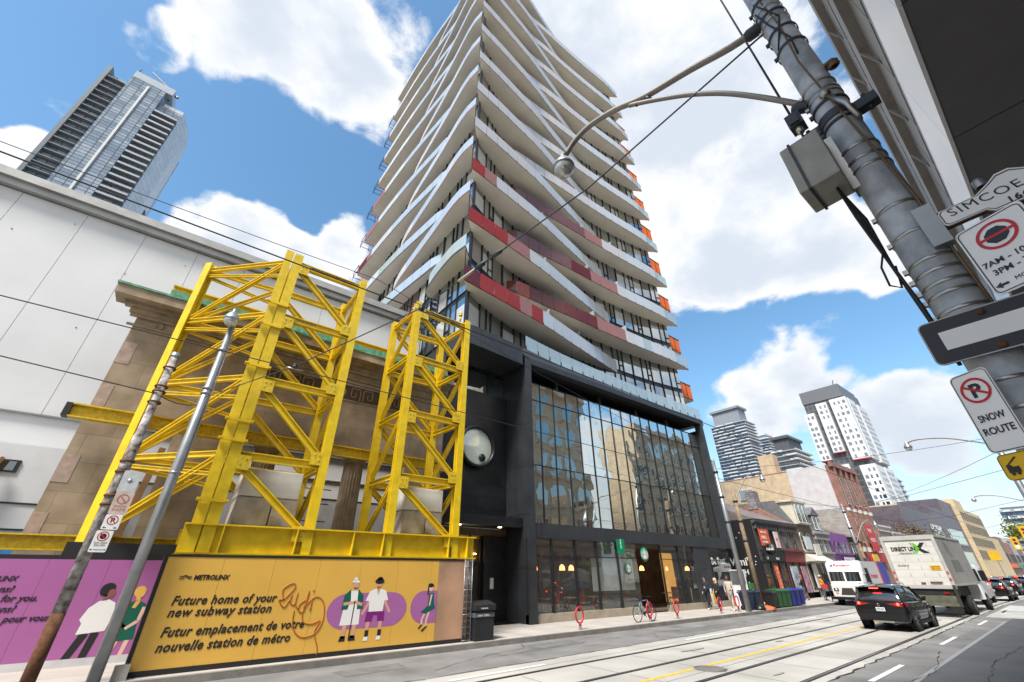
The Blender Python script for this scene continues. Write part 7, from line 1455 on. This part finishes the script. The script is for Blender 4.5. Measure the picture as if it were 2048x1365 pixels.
# ------------------------------------------------------------------ people
skinm = mat('skin', (.42, .23, .16), rough=.55, var=.05); skinb = mat('skin deep', (.17, .085, .055), rough=.55, var=.05)
def person(label, x, y, yaw, top, legs, shoes, skn, hair, hairc, h=1.75, stride=.3, arms=((.1, -.05), (.12, .0)), elbow=(.5, .2), extra=None, grp='people on the pavement'):
    """one skinned body: yaw is the walking direction; arms = (forward swing of upper arm) for left and right, elbow = bend"""
    t = thing('person', label, 'person', (x, y, .15), grp); k = h / 1.75; fx = Vector((math.cos(yaw), math.sin(yaw), 0)); sx_ = Vector((-math.sin(yaw), math.cos(yaw), 0)); up_ = Vector((0, 0, 1))
    V = []; E = []; Rr = []
    def add(f, s, u, r, par=None):
        V.append((fx * f + sx_ * s + up_ * u) * k); Rr.append(r * k); i = len(V) - 1
        if par is not None: E.append((par, i))
        return i
    pel = add(0, 0, .96, .135); bel = add(.01, 0, 1.10, .135, pel); che = add(.015, 0, 1.30, .155, bel); nb_ = add(0, 0, 1.46, .075, che); nk = add(.015, 0, 1.53, .052, nb_)
    h1 = add(.03, 0, 1.60, .072, nk); h2 = add(.025, 0, 1.67, .086, h1); add(.02, 0, 1.735, .065, h2); add(.115, 0, 1.635, .02, h1)
    for s, sw_ in ((1, stride), (-1, -stride)):
        hp_ = add(0, s * .09, .90, .10, pel); kn = add(sw_ * .45 + .03, s * .095, .50, .062, hp_); an = add(sw_ * .95 - (.1 if sw_ < 0 else 0), s * .10, .10 + (.06 if sw_ < 0 else 0), .042, kn); he = add(sw_ * .95 + .02 - (.1 if sw_ < 0 else 0), s * .10, .045 + (.04 if sw_ < 0 else 0), .042, an); add(sw_ * .95 + .17 - (.1 if sw_ < 0 else 0), s * .11, .035, .032, he)
    for i_, s in enumerate((1, -1)):
        a, el = arms[i_], elbow[i_]; shd = add(0, s * .185, 1.42, .066, che); f1 = math.sin(a[0]) * .29; e_ = add(f1, s * (.225 + a[1]), 1.42 - .29 * math.cos(a[0]), .046, shd)
        aa = a[0] + el; w0 = (f1 + .25 * math.sin(aa), s * (.22 + a[1] - .10 * min(el, 1)), 1.42 - .29 * math.cos(a[0]) - .25 * math.cos(aa)); w_ = add(*w0, .031, e_)
        pm = add(w0[0] + .06 * math.sin(aa), w0[1], w0[2] - .06 * math.cos(aa), .034, w_)
        for q in range(4):
            o_ = (q - 1.5) * .019; ln = (.07, .08, .076, .06)[q]; b1 = add(w0[0] + .10 * math.sin(aa) + o_ * math.cos(aa), w0[1], w0[2] - .10 * math.cos(aa) + o_ * math.sin(aa), .0095, pm); add(w0[0] + (.10 + ln) * math.sin(aa + .3) + o_ * math.cos(aa), w0[1] - s * .01, w0[2] - (.10 + ln) * math.cos(aa + .3) + o_ * math.sin(aa), .008, b1)
        t1_ = add(w0[0] + .05 * math.sin(aa) + .03, w0[1] - s * .03, w0[2] - .05 * math.cos(aa), .011, pm); add(w0[0] + .09 * math.sin(aa) + .05, w0[1] - s * .035, w0[2] - .09 * math.cos(aa), .009, t1_)
    me = bpy.data.meshes.new('body'); me.from_pydata([tuple(v) for v in V], E, []); ob = bpy.data.objects.new('body', me); COL.objects.link(ob)
    sk = ob.modifiers.new('skin', 'SKIN'); sk.use_smooth_shade = True
    for i, v in enumerate(me.skin_vertices[0].data): v.radius = (Rr[i], Rr[i]); v.use_root = (i == 0)
    ss = ob.modifiers.new('sub', 'SUBSURF'); ss.levels = 1; ss.render_levels = 1
    dg = bpy.context.evaluated_depsgraph_get(); me2 = bpy.data.meshes.new_from_object(ob.evaluated_get(dg)); bpy.data.objects.remove(ob); me2.name = 'body'
    for m_ in (skn, top, legs, shoes): me2.materials.append(m_)
    for p in me2.polygons:
        c = p.center / k; lat = abs(c.dot(sx_)); fw = c.dot(fx)
        if c.z > 1.47 and lat < .14: mi = 0
        elif c.z < .105: mi = 3
        elif c.z > .93 or (c.z > .60 and lat > .185): mi = 1
        else: mi = 2
        p.material_index = mi
    # hands are skin: everything past the wrists
    bo = bpy.data.objects.new('body', me2); COL.objects.link(bo); bo.parent = t
    ws = [Vector(V[i]) for i in range(len(V)) if abs(Rr[i] - .034 * k) < 1e-5 and V[i].z < 1.45 * k]
    for p in me2.polygons:
        for w_ in ws:
            if (p.center - w_).length < .085 * k: p.material_index = 0
        p.use_smooth = True
    hc = (fx * .005 + up_ * 1.685) * k + Vector((x, y, .15)); b = MB()
    if hair == 'long':
        b.lathe(hc - Vector((0, 0, .22)) - fx * .05, (0, 0, 1), [(.03, -.1), (.085, -.04), (.10, .08), (.105, .2), (.105, .26), (.07, .31), (0, .325)], 14)
    elif hair == 'beanie': b.lathe(hc - Vector((0, 0, .02)), (0, 0, 1), [(.10, -.03), (.108, 0), (.104, .05), (.075, .1), (0, .125)], 14)
    elif hair == 'hat': b.lathe(hc - Vector((0, 0, .0)), (0, 0, 1), [(.15, -.01), (.155, 0), (.108, .012), (.10, .06), (.06, .1), (0, .11)], 16)
    else: b.lathe(hc - fx * .02 - Vector((0, 0, .03)), (0, 0, 1), [(.085, -.03), (.098, .03), (.088, .085), (.05, .12), (0, .13)], 14)
    b.build('hair' if hair not in ('hat', 'beanie') else 'hat', hairc, t)
    b = MB()
    for s in (1, -1): e = (fx * .112 + sx_ * s * .033 + up_ * 1.665) * k + Vector((x, y, .15)); b.lathe(e, fx, [(.011, 0), (.008, .006), (0, .008)], 8)
    b.build('eyes', blackt, t)
    if extra: extra(t, fx, sx_, k, Vector((x, y, .15)))
    return t
navyc = mat('navy cloth', (.015, .02, .04), rough=.85); blkc = mat('black cloth', (.012, .012, .013), rough=.85); beig = mat('beige cloth', (.46, .40, .34), rough=.85); whs = mat('white shoe', (.65, .65, .64), rough=.6); jean = mat('blue jeans', (.07, .11, .18), rough=.85); orv = mat('orange safety vest', (.80, .24, .01), rough=.7); blond = mat('blond hair', (.62, .46, .26), rough=.6, var=.3, scale=30); dhair = mat('dark hair', (.02, .015, .012), rough=.6); gryc = mat('grey trousers', (.10, .10, .11), rough=.85); rcap = mat('red cap', (.5, .05, .03), rough=.7); khat = mat('straw hat', (.45, .36, .22), rough=.8)
W_ = math.pi
def coff(t, fx, sx_, k, o):
    p = o + fx * .33 + sx_ * .1 + Vector((0, 0, 1.12)); b = MB(); b.lathe(p, (0, 0, 1), [(0, 0), (.03, 0), (.04, .1), (.042, .105), (0, .11)], 12); c_ = b.build('paper_cup', wht); tag(c_, 'white paper cup held by the walking man in the black beanie', 'cup')
person('man in a navy jacket and black beanie walking with a cup before the black pier', 28.0, 16.25, W_, navyc, blkc, whs, skinm, 'beanie', blkc, 1.78, .3, ((.25, 0), (.1, 0)), (1.3, .4), coff)
person('blond woman in black walking beside the man in the beanie', 28.1, 15.65, W_, blkc, blkc, whs, skinm, 'long', blond, 1.66, .26, ((.2, 0), (.2, 0)), (.9, .8))
person('man in a loose beige tracksuit walking past the galvanised pole', 28.15, 14.85, W_ + .2, beig, beig, whs, skinb, 'short', dhair, 1.80, .22, ((.2, .03), (-.1, .03)), (1.0, .4))
def tape(t, fx, sx_, k, o):
    b = MB(); c = o + Vector((0, 0, 1.12)); b.lathe(c, (0, 0, 1), [(.165, 0), (.167, .0), (.167, .05), (.165, .05)], 16); b.build('reflective_band', mat('lime band', (.5, .62, .08), rough=.5), t)
person('worker in an orange safety vest, jeans and pale hat by the courier van', 43.9, 15.25, -.9, orv, jean, blkc, skinm, 'hat', khat, 1.76, .06, ((.2, .03), (.2, .03)), (.5, .5), tape)
person('man in a black jacket and red cap leaning by the blue shop posters', 42.9, 16.3, 1.9, blkc, gryc, blkc, skinm, 'beanie', rcap, 1.75, .12, ((.5, .03), (.3, .03)), (.9, .7))
person('person in dark clothes standing far behind the courier van', 53.5, 15.6, .3, navyc, blkc, blkc, skinm, 'short', dhair, 1.75, .1, ((.1, 0), (.1, 0)), (.2, .2))

# end
